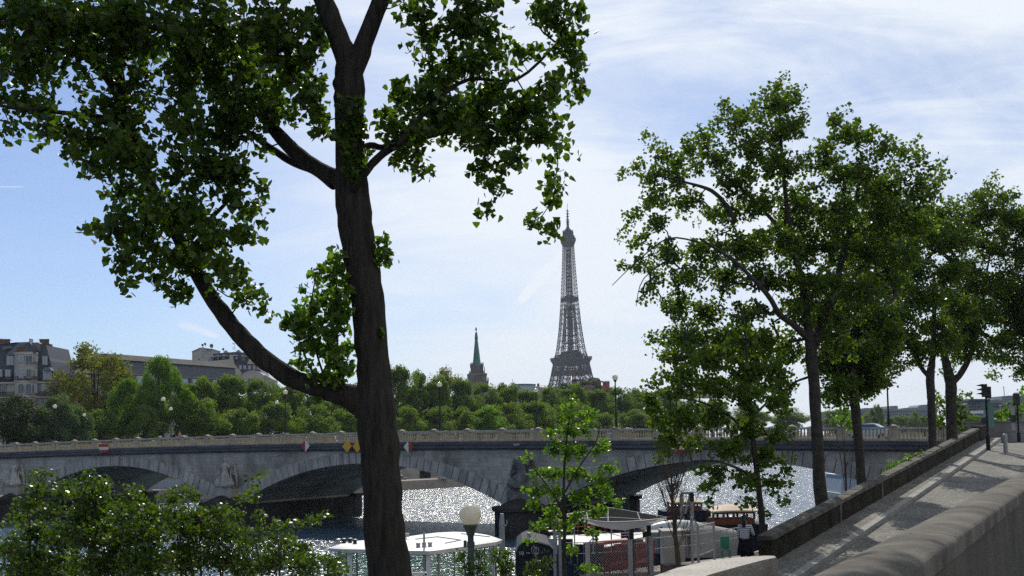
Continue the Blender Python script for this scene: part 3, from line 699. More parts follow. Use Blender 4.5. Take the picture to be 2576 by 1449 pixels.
diamond(768, 1122, ('red_paint', 'white_paint'), 'diamond sign, red left half and white right half, on the bridge cornice', 'diamond signs over the middle arch')
diamond(1028, 1124, ('white_paint', 'red_paint'), 'diamond sign, white left half and red right half, right of the big trunk', 'diamond signs over the middle arch')
diamond(873, 1123, ('yellow_paint',), 'whole yellow diamond sign just left of the big trunk', 'diamond signs over the middle arch')
diamond(899, 1123, ('yellow_paint',), 'yellow diamond sign half hidden behind the big trunk', 'diamond signs over the middle arch')
def flood(px, py, L, label):
    c = at(px, py, B(s_of_px(px, -1.0), -1.0, 0).y)
    t = empty('floodlight', c, label, 'floodlight', None, BRZ)
    q = MB(); q.box((0, 0, 0), (L, .22, .10)); q.box((0, -.06, -.1), (L * .8, .1, .12)); q.build('housing', M['steel'], t)
    q = MB(); q.bar((-.1, .05, 0), (-.1, .5, -.25), .03); q.build('bracket', M['dark_metal'], t)
flood(1300, 1117, .7, 'small floodlight on the cornice above the carved right pier')
flood(488, 1116, .6, 'small floodlight on the cornice above the left half of the bridge')
flood(572, 1114, .9, 'floodlight on the cornice above the carved left pier')
flood(1484, 1127, 2.0, 'long bright lighting tube under the cornice behind the leafy sapling')

# street lamps on both parapets
def lamp_mesh():
    t = empty('street_lamp', (0, 0, 0), 'x', 'street lamp')
    q = MB(); q.lathe((0, 0, 0), [(.20, 0), (.20, .08), (.13, .16), (.11, .7), (.085, .75), (.07, 1.6), (.055, 4.15), (.09, 4.2), (.16, 4.33)], 10); q.build('post', M['dark_metal'], t, smooth=False)
    q = MB(); n = 10; q.lathe((0, 0, 4.6), [(.27 * math.sin(math.pi * (i + .0) / n) + .004, -.27 * math.cos(math.pi * i / n)) for i in range(n + 1)], 16); q.build('globe', M['globe'], t, smooth=True)
    q = MB(); q.lathe((0, 0, 4.33), [(.17, 0), (.15, .05), (.12, .02)], 10)
    q.build('collar', M['dark_metal'], t); return t
lp = lamp_mesh(); first = True
near = [(138, 'globe lamp on the near parapet in front of the silver willow'), (411, 'tall globe lamp on the near parapet left of two walkers'), (718, 'globe lamp on the near parapet above the low curving branch'),
        (1106.5, 'globe lamp on the near parapet left of the green church spire'), (1549, 'globe lamp on the near parapet right of the terraced brick block'), (2233, 'globe lamp on the near parapet between the right tree trunks')]
far = [(8, 'globe lamp at the far left end of the bridge'), (212, 'low globe lamp on the far parapet beside the olive tree'), (430, 'globe lamp on the far parapet just above two walkers'),
       (697, 'globe lamp on the far parapet just left of a taller one'), (990, 'globe lamp on the far parapet half hidden by the big trunk'), (1349, 'globe lamp on the far parapet below the white rooftop'), (2113, 'globe lamp on the far parapet hidden among the right tree leaves')]
for lst, w, gy in ((near, -.22, 0), (far, W_ + .22, 0)):
    for px, lab in lst:
        s = s_of_px(px, w); c = B(s, w, zr(s) + .08)
        # correct for the roll of the frame
        d = ROT.transposed() @ (c + Vector((0, 0, 2.3)) - CAM); pxx = CX + F * d.x / -d.z
        s = s_of_px(px - (pxx - px), w); c = B(s, w, zr(s) + .08)
        if first: lp.location = c; lp['label'] = lab; lp['group'] = 'globe lamps along the bridge'; lp.rotation_euler = (0, 0, BRZ); first = False
        else: dup(lp, c, BRZ, None, lab, 'globe lamps along the bridge')
#@@PART3
# ---------------------------------------------------------------- trees
def tree_mesh_leaves(C_, N_, T_, size, shape):
    """leaf faces at centres C_ with normals N_ and tip directions T_"""
    n = len(C_); N_ = N_ / np.linalg.norm(N_, axis=1, keepdims=True)
    T_ = T_ - N_ * np.sum(T_ * N_, axis=1, keepdims=True); T_ /= (np.linalg.norm(T_, axis=1, keepdims=True) + 1e-9)
    X_ = np.cross(T_, N_); s = size[:, None]
    if shape == 'heart':
        loc = [(0, 0, 0), (-.50, .10, .10), (-.42, .48, .10), (0, 1.0, -.04), (.42, .48, .10), (.50, .10, .10)]
        fq = [(0, 3, 2, 1), (0, 5, 4, 3)]
    elif shape == 'maple':
        loc = [(0, 0, 0), (-.5, .12, .05), (-.30, .38, .03), (-.38, .78, .08), (0, 1.0, -.02), (.38, .78, .08), (.30, .38, .03), (.5, .12, .05)]
        fq = [(0, 2, 1, 1), (0, 4, 3, 2), (0, 6, 5, 4), (0, 7, 6, 6)]
        fq = [(0, 4, 3, 2), (0, 6, 5, 4)]; loc[2] = (-.46, .30, .04); loc[6] = (.46, .30, .04)
    elif shape == 'long':
        loc = [(0, 0, 0), (-.24, .35, .05), (0, 1.0, 0), (.24, .35, .05)]; fq = [(0, 3, 2, 1)]
    else:
        loc = [(0, 0, 0), (-.42, .45, .06), (0, 1.0, 0), (.42, .5, .06)]; fq = [(0, 3, 2, 1)]
    k = len(loc); V = np.empty((n, k, 3))
    for i, (a, t_, h) in enumerate(loc): V[:, i] = C_ + (X_ * a + T_ * (t_ - .35) + N_ * h) * s
    base = (np.arange(n) * k)[:, None]
    Fq = np.concatenate([base + np.array(f)[None] for f in fq])
    return V.reshape(-1, 3), Fq
def twig_mesh(P0, P1, R0, R1):
    """three-sided thin cones"""
    n = len(P0); D = P1 - P0; D /= (np.linalg.norm(D, axis=1, keepdims=True) + 1e-9)
    A = np.where(np.abs(D[:, 2:3]) < .9, np.array([[0, 0, 1.]]), np.array([[1., 0, 0]]))
    X = np.cross(D, A); X /= np.linalg.norm(X, axis=1, keepdims=True); Y = np.cross(D, X); V = np.empty((n, 6, 3))
    for i in range(3):
        a = 2 * math.pi * i / 3; o = X * math.cos(a) + Y * math.sin(a)
        V[:, i] = P0 + o * R0[:, None]; V[:, 3 + i] = P1 + o * R1[:, None]
    base = (np.arange(n) * 6)[:, None]
    Fq = np.concatenate([base + np.array(f)[None] for f in ((0, 1, 4, 3), (1, 2, 5, 4), (2, 0, 3, 5))])
    return V.reshape(-1, 3), Fq
def spline(pts, k=4):
    """(Vector, radius) list -> Catmull-Rom samples"""
    out = []; n = len(pts)
    for i in range(n - 1):
        p0, p1, p2, p3 = pts[max(i - 1, 0)], pts[i], pts[i + 1], pts[min(i + 2, n - 1)]
        for j in range(k):
            t = j / k
            f = lambda a, b, c, d: .5 * (2 * b + (c - a) * t + (2 * a - 5 * b + 4 * c - d) * t * t + (-a + 3 * b - 3 * c + d) * t ** 3)
            out.append((Vector([f(p0[0][q], p1[0][q], p2[0][q], p3[0][q]) for q in range(3)]), max(.002, f(p0[1], p1[1], p2[1], p3[1]))))
    out.append(pts[-1]); return out
SKEL = {}
def build_tree(name, label, cat, base, trunk, limbs, blobs, leafsize, per, cr, leafm, barkm, seed, shape='heart', droop=.9, group=None, sides=10, twig_r=.006,
               wind=(0, 0, 0), up=.0, fill=1.0, spread=.25, limb_parts=True, surf=.55, seeds=()):
    rs = np.random.RandomState(seed); rr = random.Random(seed)
    root = empty(name, base, label, cat, group); base = Vector(base); sk = []; skr = []
    def tubeparts(lst, nm):
        sp = spline(lst); m = MB(); pts = []; rad = []
        for i, (p, r) in enumerate(sp):
            j = Vector((rr.uniform(-1, 1), rr.uniform(-1, 1), rr.uniform(-1, 1))) * r * .06
            pts.append(p + j); rad.append(r * (1 + rr.uniform(-.05, .05))); sk.append(p); skr.append(r)
        m.tube(pts, rad, sides); return m
    if trunk: tubeparts(trunk, 'trunk').build('trunk', barkm, root, base, smooth=True)
    lm = MB()
    for l in limbs:
        m = tubeparts(l, 'limb')
        if limb_parts: m.build('limb', barkm, root, base, smooth=True)
        else: lm.add(m.v, m.f)
    if limbs and not limb_parts: lm.build('limb', barkm, root, base, smooth=True)
    SKEL[root.name] = list(sk); sk = list(sk) + [Vector(p) for p in seeds]
    # clusters in blobs: centre, radii, count
    cl = []
    for (c, rad, cnt) in blobs:
        n = int(cnt * fill)
        d = rs.normal(size=(n, 3)); d /= np.linalg.norm(d, axis=1, keepdims=True)
        r = rs.uniform(0, 1, n) ** surf
        lump = 1 + .16 * np.sin(d[:, 0] * 7 + c[0] * 3) + .16 * np.sin(d[:, 2] * 8 + c[2] * 2)
        cl.append(np.array(c)[None] + d * (r * lump)[:, None] * np.array(rad)[None])
    cl = np.concatenate(cl)
    # connect: nearest node first
    nodes = np.zeros((len(sk) + len(cl), 3)); parent = -np.ones(len(nodes), dtype=int); k0 = len(sk)
    for i, p in enumerate(sk): nodes[i] = p
    d0 = np.array([np.min(np.sum((nodes[:k0] - c) ** 2, axis=1)) for c in cl]); order = np.argsort(d0); m = k0
    for i in order:
        dd = np.sum((nodes[:m] - cl[i]) ** 2, axis=1); dd[:k0] *= .8; parent[m] = int(np.argmin(dd)); nodes[m] = cl[i]; m += 1
    cnt = np.ones(m)
    for i in range(m - 1, k0 - 1, -1):
        if parent[i] >= k0: cnt[parent[i]] += cnt[i]
    idx = np.arange(k0, m); P1 = nodes[idx]; P0 = nodes[parent[idx]]; R1_ = twig_r * np.sqrt(cnt[idx]) * .55; R0_ = twig_r * np.sqrt(cnt[idx]) * .8
    mid = (P0 + P1) / 2 + rs.normal(size=P0.shape) * (np.linalg.norm(P1 - P0, axis=1, keepdims=True) * .10) + np.array([[0, 0, -.02]])
    Va, Fa = twig_mesh(P0, mid, R0_, (R0_ + R1_) / 2); Vb, Fb = twig_mesh(mid, P1, (R0_ + R1_) / 2, R1_)
    # leaves round each cluster node
    nc = len(P1); per_ = np.maximum(2, rs.poisson(per, nc)); ci = np.repeat(np.arange(nc), per_); n = len(ci)
    d = rs.normal(size=(n, 3)); d /= np.linalg.norm(d, axis=1, keepdims=True); r = cr * rs.uniform(.15, 1, n) ** .6
    scl = rs.uniform(.65, 1.2, nc)[ci]
    C_ = P1[ci] + d * (r * scl)[:, None] * np.array([[1, 1, .85]]) + np.array([wind]) * rs.uniform(0, 1, n)[:, None]
    N_ = rs.normal(size=(n, 3)) + np.array([[0, -.15, up]]); T_ = d * spread * 2 + rs.normal(size=(n, 3)) * .45 + np.array([[0, 0, -droop]]) + np.array([wind]) * 3
    size = leafsize * rs.uniform(.65, 1.25, n)
    Vl, Fl = tree_mesh_leaves(C_, N_, T_, size, shape)
    V = np.concatenate([Vl, Va, Vb]) - np.array([list(base)])
    off1 = len(Vl); off2 = off1 + len(Va)
    me = fast_mesh('crown', V, [Fl, Fa + off1, Fb + off2], [leafm, barkm], [np.zeros(len(Fl)), np.ones(len(Fa)), np.ones(len(Fb))])
    o = bpy.data.objects.new('crown', me); COL.objects.link(o); o.parent = root
    return root
def pb(lst, Y, ry, dens, jy=0.0, seed=1):
    """blobs given in frame pixels: (px, py, rx, ry[, dY]) at distance Y"""
    r_ = random.Random(seed); out = []
    for e in lst:
        px, py, rx, rz = e[:4]; y = Y + (e[4] if len(e) > 4 else r_.uniform(-jy, jy)); k = y / F
        c = at(px, py, y); rad = (rx * k, ry if ry > 0 else rx * k * -ry, rz * k)
        vol = rx * rz / 1000.0
        out.append(((c.x, c.y, c.z), rad, max(3, vol * dens)))
    return out
def pl(lst, Y):
    """limb path in frame pixels: (px, py, width[, dY])"""
    out = []
    for e in lst:
        y = Y + (e[3] if len(e) > 3 else 0); out.append((at(e[0], e[1], y), e[2] / 2 * y / F))
    return out

# the large poplar in front
TY = 14.0
trunk = [(Vector((-1.42, 14.0, 3.3)), .44), (Vector((-1.48, 14.0, 4.6)), .33)] + pl([(985, 1560, 116), (978, 1449, 112), (965, 1280, 100), (955, 1130, 98), (944, 1020, 104), (938, 930, 84), (930, 800, 86), (914, 690, 86), (898, 590, 84), (886, 490, 86), (882, 400, 76), (880, 290, 73), (878, 210, 80), (872, 150, 62), (838, 60, 52), (790, -60, 48), (740, -220, 42), (700, -420, 34)], TY)
limbs = [pl([(1000, -120, 30, .35), (1150, -260, 24, 1.0), (1350, -330, 18, 2.0), (1560, -290, 13, 3.0), (1700, -260, 9, 3.7), (1830, -340, 5, 4.6)], TY),
         pl([(880, 200, 54, 0), (908, 130, 50, .05), (938, 50, 46, .1), (985, -70, 42, .3), (1040, -240, 34, .5)], TY),
         pl([(940, 1040, 76, 0), (905, 1012, 74, 0), (868, 994, 60, .03), (792, 973, 50, .08), (708, 936, 49, .14), (633, 874, 47, .2), (571, 802, 42, .28), (512, 719, 36, .34), (460, 620, 34, .4), (400, 510, 34, .45), (350, 400, 30, .5), (310, 250, 28, .5), (285, 90, 26, .5), (270, -80, 22, .5)], TY),
         pl([(884, 500, 52, 0), (850, 450, 42, .1), (800, 425, 38, .3), (740, 380, 38, .5), (700, 340, 34, .7), (650, 280, 26, 1.0), (560, 200, 20, 1.3), (470, 120, 16, 1.5)], TY),
         pl([(840, 468, 22, .15), (790, 430, 20, .5), (730, 405, 20, .8), (680, 372, 18, 1), (620, 330, 14, 1.2), (540, 300, 10, 1.4)], TY),
         pl([(885, 480, 24, -.2), (925, 425, 22, -.2), (965, 385, 20, -.1), (1010, 362, 19, .1), (1100, 335, 16, .3), (1200, 315, 13, .3), (1300, 330, 9, .3)], TY),
         pl([(890, 385, 20, .1), (930, 366, 18, .3), (975, 366, 14, .5), (1060, 290, 14, .6), (1140, 180, 12, .7), (1220, 60, 10, .8)], TY),
         pl([(1000, 365, 14, -.5), (1090, 260, 12, -.3), (1180, 200, 10, 0), (1300, 200, 8, .2), (1400, 110, 6, .3)], TY),
         pl([(310, 260, 20, .5), (255, 175, 26, .5), (190, 120, 28, .4), (120, 80, 28, .6), (40, 10, 30, .8), (-60, -80, 32, 1)], TY),
         pl([(330, 330, 14, .5), (255, 295, 14, .2), (170, 285, 12, -.2), (80, 275, 9, -.5), (-10, 265, 7, -.6)], TY),
         pl([(355, 420, 12, .5), (320, 350, 7, .2), (240, 350, 4, 0), (180, 342, 3, -.2)], TY),
         pl([(460, 620, 16, .4), (520, 560, 12, .3), (580, 500, 8, .2), (630, 450, 5, .1)], TY),
         pl([(430, 560, 12, .4), (370, 560, 8, .2), (300, 575, 5, 0), (230, 575, 3, 0)], TY)]
left = [(90, 50, 160, 85), (60, 160, 110, 80), (70, 275, 95, 70), (150, 330, 60, 60), (225, 350, 60, 75), (200, 110, 120, 110), (330, 130, 90, 120), (300, 280, 90, 80), (330, 40, 150, 70),
        (500, 60, 150, 90), (560, 170, 140, 90), (480, 200, 70, 110), (600, 270, 110, 80), (670, 70, 120, 90), (740, 170, 90, 90), (780, 60, 60, 70), (795, 260, 42, 70), (690, 270, 70, 60),
        (580, 350, 100, 60), (470, 310, 55, 60), (330, 400, 75, 75), (250, 420, 60, 40), (350, 490, 70, 60), (300, 580, 60, 45), (225, 580, 40, 22), (370, 580, 80, 70), (325, 680, 45, 55),
        (480, 430, 110, 70), (560, 430, 80, 60), (600, 500, 60, 45), (460, 540, 110, 70), (540, 590, 90, 50), (610, 600, 42, 35), (480, 650, 90, 60), (450, 735, 40, 45), (590, 690, 50, 35), (620, 745, 40, 42), (555, 700, 40, 40), (640, 770, 30, 25), (400, 640, 60, 55),
        (130, -120, 260, 110, 1), (480, -120, 260, 110, 1), (780, -120, 120, 100, 1.5), (480, 110, 150, 90, 2.5), (660, 150, 110, 80, 2.4), (200, 60, 160, 80, 2.6)]
right = [(1050, 20, 52, 55), (1070, 100, 32, 50), (1180, 50, 95, 80), (1200, 150, 95, 70), (1110, 185, 60, 60), (1060, 245, 70, 45), (1005, 235, 26, 22), (985, 320, 34, 50), (1040, 335, 60, 55), (1120, 300, 90, 70), (1220, 260, 90, 60),
         (1290, 300, 80, 55), (1230, 350, 90, 40), (1020, 405, 45, 25), (1060, 428, 12, 12), (1400, 50, 60, 50), (1450, 25, 24, 28), (1350, 35, 20, 12), (1420, 120, 50, 45), (1465, 150, 26, 30), (1330, 130, 42, 22), (1390, 205, 45, 40), (1445, 220, 28, 30), (1330, 255, 60, 40),
         (1380, 285, 42, 35), (1360, 355, 55, 35), (1405, 375, 40, 22), (1290, 400, 45, 30), (1215, 425, 30, 35), (1250, 470, 34, 36), (1238, 525, 26, 26), (1345, 555, 30, 18), (1378, 572, 18, 14), (1388, 485, 24, 20), (1395, 455, 12, 14),
         (1180, -80, 160, 80, .5), (1400, -90, 110, 70, .5), (1190, 290, 90, 60, 1.2)]
# more of the crown beyond the top and right of the frame, it shades the street wall
over = [(1400, -420, 220, 150, -2), (1150, -420, 300, 180, -1), (700, -420, 330, 180, 0), (1560, -270, 100, 50, 3), (1690, -240, 90, 45, 3.6), (1800, -340, 90, 60, 4.6), (1480, -380, 120, 60, 2.4)]
shoots = [(800, 770, 60, 50), (790, 830, 75, 60), (735, 815, 45, 34), (850, 700, 36, 50), (850, 640, 24, 28), (795, 690, 20, 26), (835, 880, 60, 55), (770, 890, 40, 40), (860, 800, 35, 90), (820, 940, 55, 30), (870, 930, 22, 40), (850, 960, 30, 20)]
shoots2 = [(960, 605, 22, 18), (966, 645, 22, 34), (958, 848, 10, 16), (952, 115, 12, 20), (800, 1005, 8, 8)]
ivy = [(884, 270, 30, 40), (905, 330, 26, 50), (872, 350, 26, 50), (900, 400, 30, 40), (880, 430, 26, 24), (845, 340, 14, 10)]
blobs = pb(left, TY, .65, 4.5, .5) + pb(right, TY, .45, 4.8, .35, 3)
poplar = build_tree('poplar_tree', 'huge dark poplar with a long curving low branch in front of the bridge', 'tree', (-1.42, 14.0, 3.4), trunk, limbs, blobs, .092, 15, .19, M['leaf_poplar'], M['bark'], 11, 'heart', .8, sides=14, twig_r=.0042)
def add_crown(root, blobs, leaf, per, cr, lm, seed, nm='crown', shape='heart', droop=.8, skel=(), twig_r=.004, up=0, spread=.25):
    t_ = build_tree('tmp', 'x', 'x', root.location, None, list(skel), blobs, leaf, per, cr, lm, M['bark'], seed, shape, droop, sides=6, twig_r=twig_r, up=up, spread=spread, limb_parts=False, seeds=SKEL[root.name])
    for ch in list(t_.children):
        ch.parent = root; ch.name = nm if ch.name.startswith('crown') else 'shoot_stem'
    bpy.data.objects.remove(t_)
add_crown(poplar, pb(over, TY, 1.0, 3.4, .3, 5), .105, 13, .24, M['leaf_poplar'], 13, 'upper_crown')
add_crown(poplar, pb(shoots, TY - .1, .34, 9, .1, 6), .085, 8, .12, M['leaf_shoot'], 17, 'leafy_shoots',
          skel=[pl([(868, 985, 8), (850, 880, 6), (845, 760, 5), (850, 640, 3)], TY - .1), pl([(830, 985, 7), (800, 900, 5), (780, 800, 4), (795, 690, 3)], TY - .15), pl([(800, 975, 6), (770, 900, 4), (735, 820, 3)], TY - .2)])
for i_, e_ in enumerate(shoots2[:3] + shoots2[4:]): add_crown(poplar, pb([e_], TY - .1, .12, 26, .02, 7), .07, 6, .08, M['leaf_shoot'], 19 + i_, 'leafy_shoot')
add_crown(poplar, pb(ivy, TY - .38, .10, 10, .02, 8), .085, 9, .10, M['leaf_poplar'], 23, 'ivy')

# right-hand row on the port quay
RY = 44.0
tr = [(Vector((12.9, 44, 3.3)), .40)] + pl([(2067, 1260, 34), (2057, 1130, 30), (2050, 1000, 29), (2042, 900, 31), (2036, 850, 24), (2020, 720, 18), (1990, 600, 14), (1975, 480, 11), (1965, 360, 8), (1960, 260, 5)], RY)
lb = [pl([(2042, 880, 22), (2080, 780, 18, .5), (2120, 650, 14, 1), (2150, 520, 10, 1.2), (2170, 400, 6, 1.4)], RY), pl([(2040, 860, 18), (2000, 820, 16, -.6), (1960, 790, 15, -1), (1930, 740, 12, -1.4), (1850, 660, 9, -1.8), (1760, 600, 6, -2)], RY),
      pl([(1985, 600, 11), (1930, 540, 9, -.5), (1870, 480, 7, -.8), (1800, 420, 4, -1)], RY), pl([(1850, 560, 9, -1), (1830, 520, 12, -1), (1790, 480, 10, -1.2), (1730, 460, 6, -1.4), (1650, 440, 3, -1.5)], RY),
      pl([(2060, 800, 12), (2130, 720, 10, .8), (2220, 600, 8, 1.6), (2290, 500, 6, 2), (2340, 440, 3, 2.2)], RY), pl([(1760, 610, 5, -2), (1680, 600, 4, -2.2), (1600, 660, 3, -2.3), (1540, 718, 1.6, -2.3)], RY), pl([(1700, 640, 4, -2), (1620, 700, 2.6, -2.2), (1600, 770, 1.8, -2.2)], RY)]
crown = [(1700, 850, 55, 45, 2), (1760, 900, 60, 40, 2.4), (1830, 880, 60, 45, 2), (1910, 890, 60, 50, 2.2), (1980, 880, 50, 50, 2), (1700, 950, 45, 30, 2), (1790, 970, 60, 34, 2.4), (1880, 970, 60, 40, 2), (1960, 970, 45, 40, 2), (2010, 640, 60, 60, 2), (2040, 740, 60, 60, 2), (2100, 560, 60, 50, 2), (2000, 560, 60, 50, 2), (1900, 620, 60, 50, 2), (2180, 480, 60, 50, 2), (1955, 215, 22, 22), (1985, 250, 40, 35), (1945, 265, 40, 35), (1900, 270, 22, 25), (1865, 300, 42, 35), (1820, 285, 30, 22), (1800, 320, 14, 20), (1960, 330, 60, 45), (2000, 310, 35, 35), (1890, 370, 60, 45), (2100, 300, 32, 24), (2140, 330, 45, 34), (2170, 350, 32, 28),
         (2220, 370, 36, 28), (2260, 385, 32, 32), (2310, 395, 28, 20), (2340, 415, 18, 14), (1770, 340, 30, 22), (1740, 375, 40, 26), (1650, 370, 22, 15), (1624, 343, 9, 8), (1670, 400, 30, 22), (1600, 430, 22, 18), (1635, 445, 30, 22), (1565, 430, 8, 8), (1700, 440, 60, 34), (1800, 400, 60, 45),
         (1850, 460, 60, 45), (1960, 420, 75, 50), (2070, 400, 60, 50), (2150, 440, 80, 55), (2240, 460, 60, 40), (2310, 480, 50, 40), (2350, 460, 20, 30), (1640, 500, 36, 24), (1720, 510, 50, 34), (1600, 540, 26, 18), (1650, 560, 40, 26), (1810, 540, 60, 40), (1910, 520, 60, 45),
         (2010, 510, 70, 50), (2110, 530, 70, 50), (2210, 550, 70, 55), (2300, 560, 60, 50), (1570, 580, 12, 10), (1600, 610, 26, 22), (1560, 668, 22, 9), (1620, 670, 36, 22), (1680, 640, 50, 34), (1770, 630, 60, 45), (1870, 620, 70, 45), (1970, 610, 60, 45), (2080, 620, 70, 50),
         (2180, 640, 70, 55), (2280, 640, 60, 50), (1640, 720, 22, 26), (1615, 755, 12, 14), (1720, 700, 55, 40), (1820, 700, 65, 45), (1930, 700, 60, 40), (2070, 710, 60, 45), (2170, 730, 65, 50), (1700, 770, 50, 40), (1780, 790, 60, 45), (1880, 790, 55, 45), (2100, 800, 60, 45), (1740, 850, 55, 45), (1840, 860, 60, 45), (1930, 860, 45, 45), (2000, 780, 40, 50), (1990, 700, 30, 50), (2110, 870, 50, 40), (1700, 900, 40, 35)]
build_tree('plane_tree', 'tallest plane tree of the right-hand row with a wide airy crown', 'tree', (12.9, 44, 3.4), tr, lb, pb(crown, RY, 1.35, 20, 1.2, 21), .165, 16, .31, M['leaf_plane'], M['bark_plane'], 31, 'quad', .25, 'plane trees along the port quay', twig_r=.008, spread=.4)
# slender one in front of it
SY = 38.0
tr = [(at(1925, 1500, SY), .12)] + pl([(1918, 1330, 16), (1908, 1220, 15), (1895, 1110, 13), (1885, 1000, 10), (1878, 880, 7), (1870, 790, 4)], SY)
lb = [pl([(1908, 1210, 9), (1860, 1180, 7, -.3), (1800, 1160, 5, -.5), (1740, 1160, 3, -.6)], SY), pl([(1895, 1110, 8), (1840, 1050, 6, .4), (1760, 1010, 4, .6), (1690, 1000, 2, .7)], SY), pl([(1890, 1050, 7), (1940, 1000, 5, .3), (1970, 940, 3, .4)], SY), pl([(1906, 1230, 6), (1950, 1200, 4), (1980, 1170, 2)], SY)]
cr = [(1640, 1010, 30, 26), (1655, 1065, 28, 24), (1690, 1105, 34, 26), (1730, 1060, 40, 30), (1870, 860, 50, 40), (1800, 900, 55, 34), (1880, 930, 70, 34), (1730, 940, 40, 24), (1640, 970, 22, 14), (1950, 930, 40, 40), (1700, 990, 36, 22), (1780, 980, 55, 30), (1880, 1000, 60, 36), (1960, 1010, 40, 36), (1650, 1030, 20, 18), (1700, 1060, 40, 26), (1790, 1050, 50, 30), (1880, 1080, 55, 36), (1960, 1090, 34, 30),
      (1660, 1120, 24, 16), (1740, 1120, 40, 26), (1830, 1130, 50, 32), (1920, 1150, 46, 34), (1660, 1150, 16, 9), (1800, 1190, 50, 22), (1880, 1210, 45, 26), (1950, 1220, 34, 26), (1780, 1230, 24, 18), (1875, 1265, 18, 16), (1965, 1260, 18, 16), (1930, 1290, 16, 12), (1790, 1265, 10, 12), (1985, 1170, 14, 20)]
build_tree('plane_tree', 'slender young plane tree standing in front of the tallest one', 'tree', at(1925, 1500, SY), tr, lb, pb(cr, SY, .7, 17, .5, 23), .135, 15, .26, M['leaf_plane'], M['bark_plane'], 33, 'maple', .25, 'plane trees along the port quay', twig_r=.006, spread=.4)
# second, third and fourth trunks
Y2 = 51.0
tr = [(Vector((16.2, Y2, 3.4)), .34)] + pl([(2168, 1230, 26), (2160, 1120, 24), (2150, 1010, 25), (2142, 960, 27), (2150, 900, 20), (2160, 780, 14), (2165, 650, 9)], Y2)
lb = [pl([(2142, 960, 16), (2120, 880, 13, .5), (2090, 800, 10, 1)], Y2), pl([(2150, 930, 14), (2190, 860, 11, .6), (2230, 760, 8, 1)], Y2)]
cr = [(2240, 520, 60, 60, 3), (2200, 590, 60, 50, 3), (2070, 800, 50, 60, 1), (2060, 900, 30, 50, 1), (2150, 640, 70, 60, 3), (2230, 700, 60, 60, 2), (2130, 740, 60, 60, 2), (2200, 800, 60, 50), (2110, 830, 50, 50), (2240, 850, 40, 40), (2160, 880, 55, 40), (2090, 920, 40, 40), (2200, 920, 45, 34), (2120, 970, 40, 30), (2175, 975, 34, 30), (2085, 990, 20, 24), (2220, 960, 20, 20), (2140, 1005, 20, 14), (2105, 1010, 20, 16), (2150, 900, 60, 60, 1), (2200, 880, 50, 50, 1), (2120, 930, 50, 50, 1), (2180, 960, 50, 40, 1)]
build_tree('plane_tree', 'plane tree with a single dark trunk right of the tallest trunk', 'tree', (16.2, Y2, 3.4), tr, lb, pb(cr, Y2, 1.3, 32, .8, 25), .17, 20, .38, M['leaf_plane'], M['bark_plane'], 35, 'quad', .3, 'plane trees along the port quay', twig_r=.008, spread=.4)
Y3 = 61.0
tr = [(Vector((22.4, Y3, 3.4)), .34)] + pl([(2349, 1180, 24), (2346, 1110, 22), (2343, 1030, 20), (2342, 990, 21), (2340, 945, 22), (2347, 890, 15), (2350, 800, 11), (2350, 690, 7)], Y3)
lb = [pl([(2340, 950, 13), (2318, 925, 11), (2300, 890, 10, .3), (2275, 850, 7, .5), (2250, 800, 5, .6)], Y3)]
cr = [(2240, 620, 60, 60, 3), (2260, 720, 50, 50, 2), (2230, 820, 45, 50, 2), (2400, 600, 50, 50, 1), (2410, 780, 45, 50, 1), (2380, 860, 36, 30, 0), (2300, 560, 50, 45, 2), (2370, 540, 40, 45, 2), (2340, 600, 60, 45), (2290, 680, 55, 45), (2380, 690, 50, 45), (2330, 750, 55, 45), (2270, 790, 50, 40), (2350, 820, 45, 34), (2280, 850, 45, 34), (2320, 880, 36, 24), (2240, 890, 34, 26), (2262, 925, 22, 12), (2300, 910, 24, 12), (2355, 880, 26, 26), (2220, 860, 34, 30)]
build_tree('plane_tree', 'forked plane tree left of the twin-limbed trunk near the bridge end', 'tree', (22.4, Y3, 3.4), tr, lb, pb(cr, Y3, 1.4, 36, .8, 27), .18, 22, .44, M['leaf_plane'], M['bark_plane'], 37, 'quad', .3, 'plane trees along the port quay', twig_r=.009, spread=.4)
Y4 = 65.0
tr = [(Vector((25.8, Y4, 3.4)), .42)] + pl([(2396, 1150, 30), (2394, 1090, 28), (2392, 1010, 27), (2392, 970, 29), (2388, 945, 26), (2376, 890, 17), (2372, 800, 11), (2375, 690, 7)], Y4)
lb = [pl([(2392, 965, 18), (2412, 945, 17), (2436, 905, 14, .3), (2455, 850, 10, .5), (2470, 760, 7, .6), (2490, 640, 4, .7)], Y4)]
cr = [(2460, 500, 30, 20), (2540, 540, 40, 30), (2590, 560, 40, 50), (2440, 740, 50, 50, 1), (2540, 760, 60, 50, 1), (2440, 820, 50, 40), (2600, 820, 40, 50), (2440, 560, 34, 40), (2500, 450, 10, 10), (2490, 480, 22, 16), (2530, 500, 26, 18), (2420, 530, 20, 14), (2392, 510, 10, 10), (2480, 540, 45, 34), (2550, 560, 34, 34), (2420, 600, 40, 34), (2500, 620, 55, 45), (2570, 640, 40, 45), (2430, 680, 45, 40), (2520, 710, 55, 45), (2590, 740, 40, 50), (2410, 770, 40, 40), (2480, 790, 50, 40), (2560, 810, 50, 40),
      (2400, 840, 36, 32), (2450, 870, 45, 24), (2520, 860, 50, 30), (2590, 870, 34, 34), (2415, 895, 30, 24), (2470, 895, 30, 12), (2500, 900, 26, 14), (2540, 905, 24, 20), (2575, 925, 26, 20), (2497, 938, 8, 12), (2560, 945, 12, 10), (2650, 700, 60, 150), (2380, 935, 12, 10)]
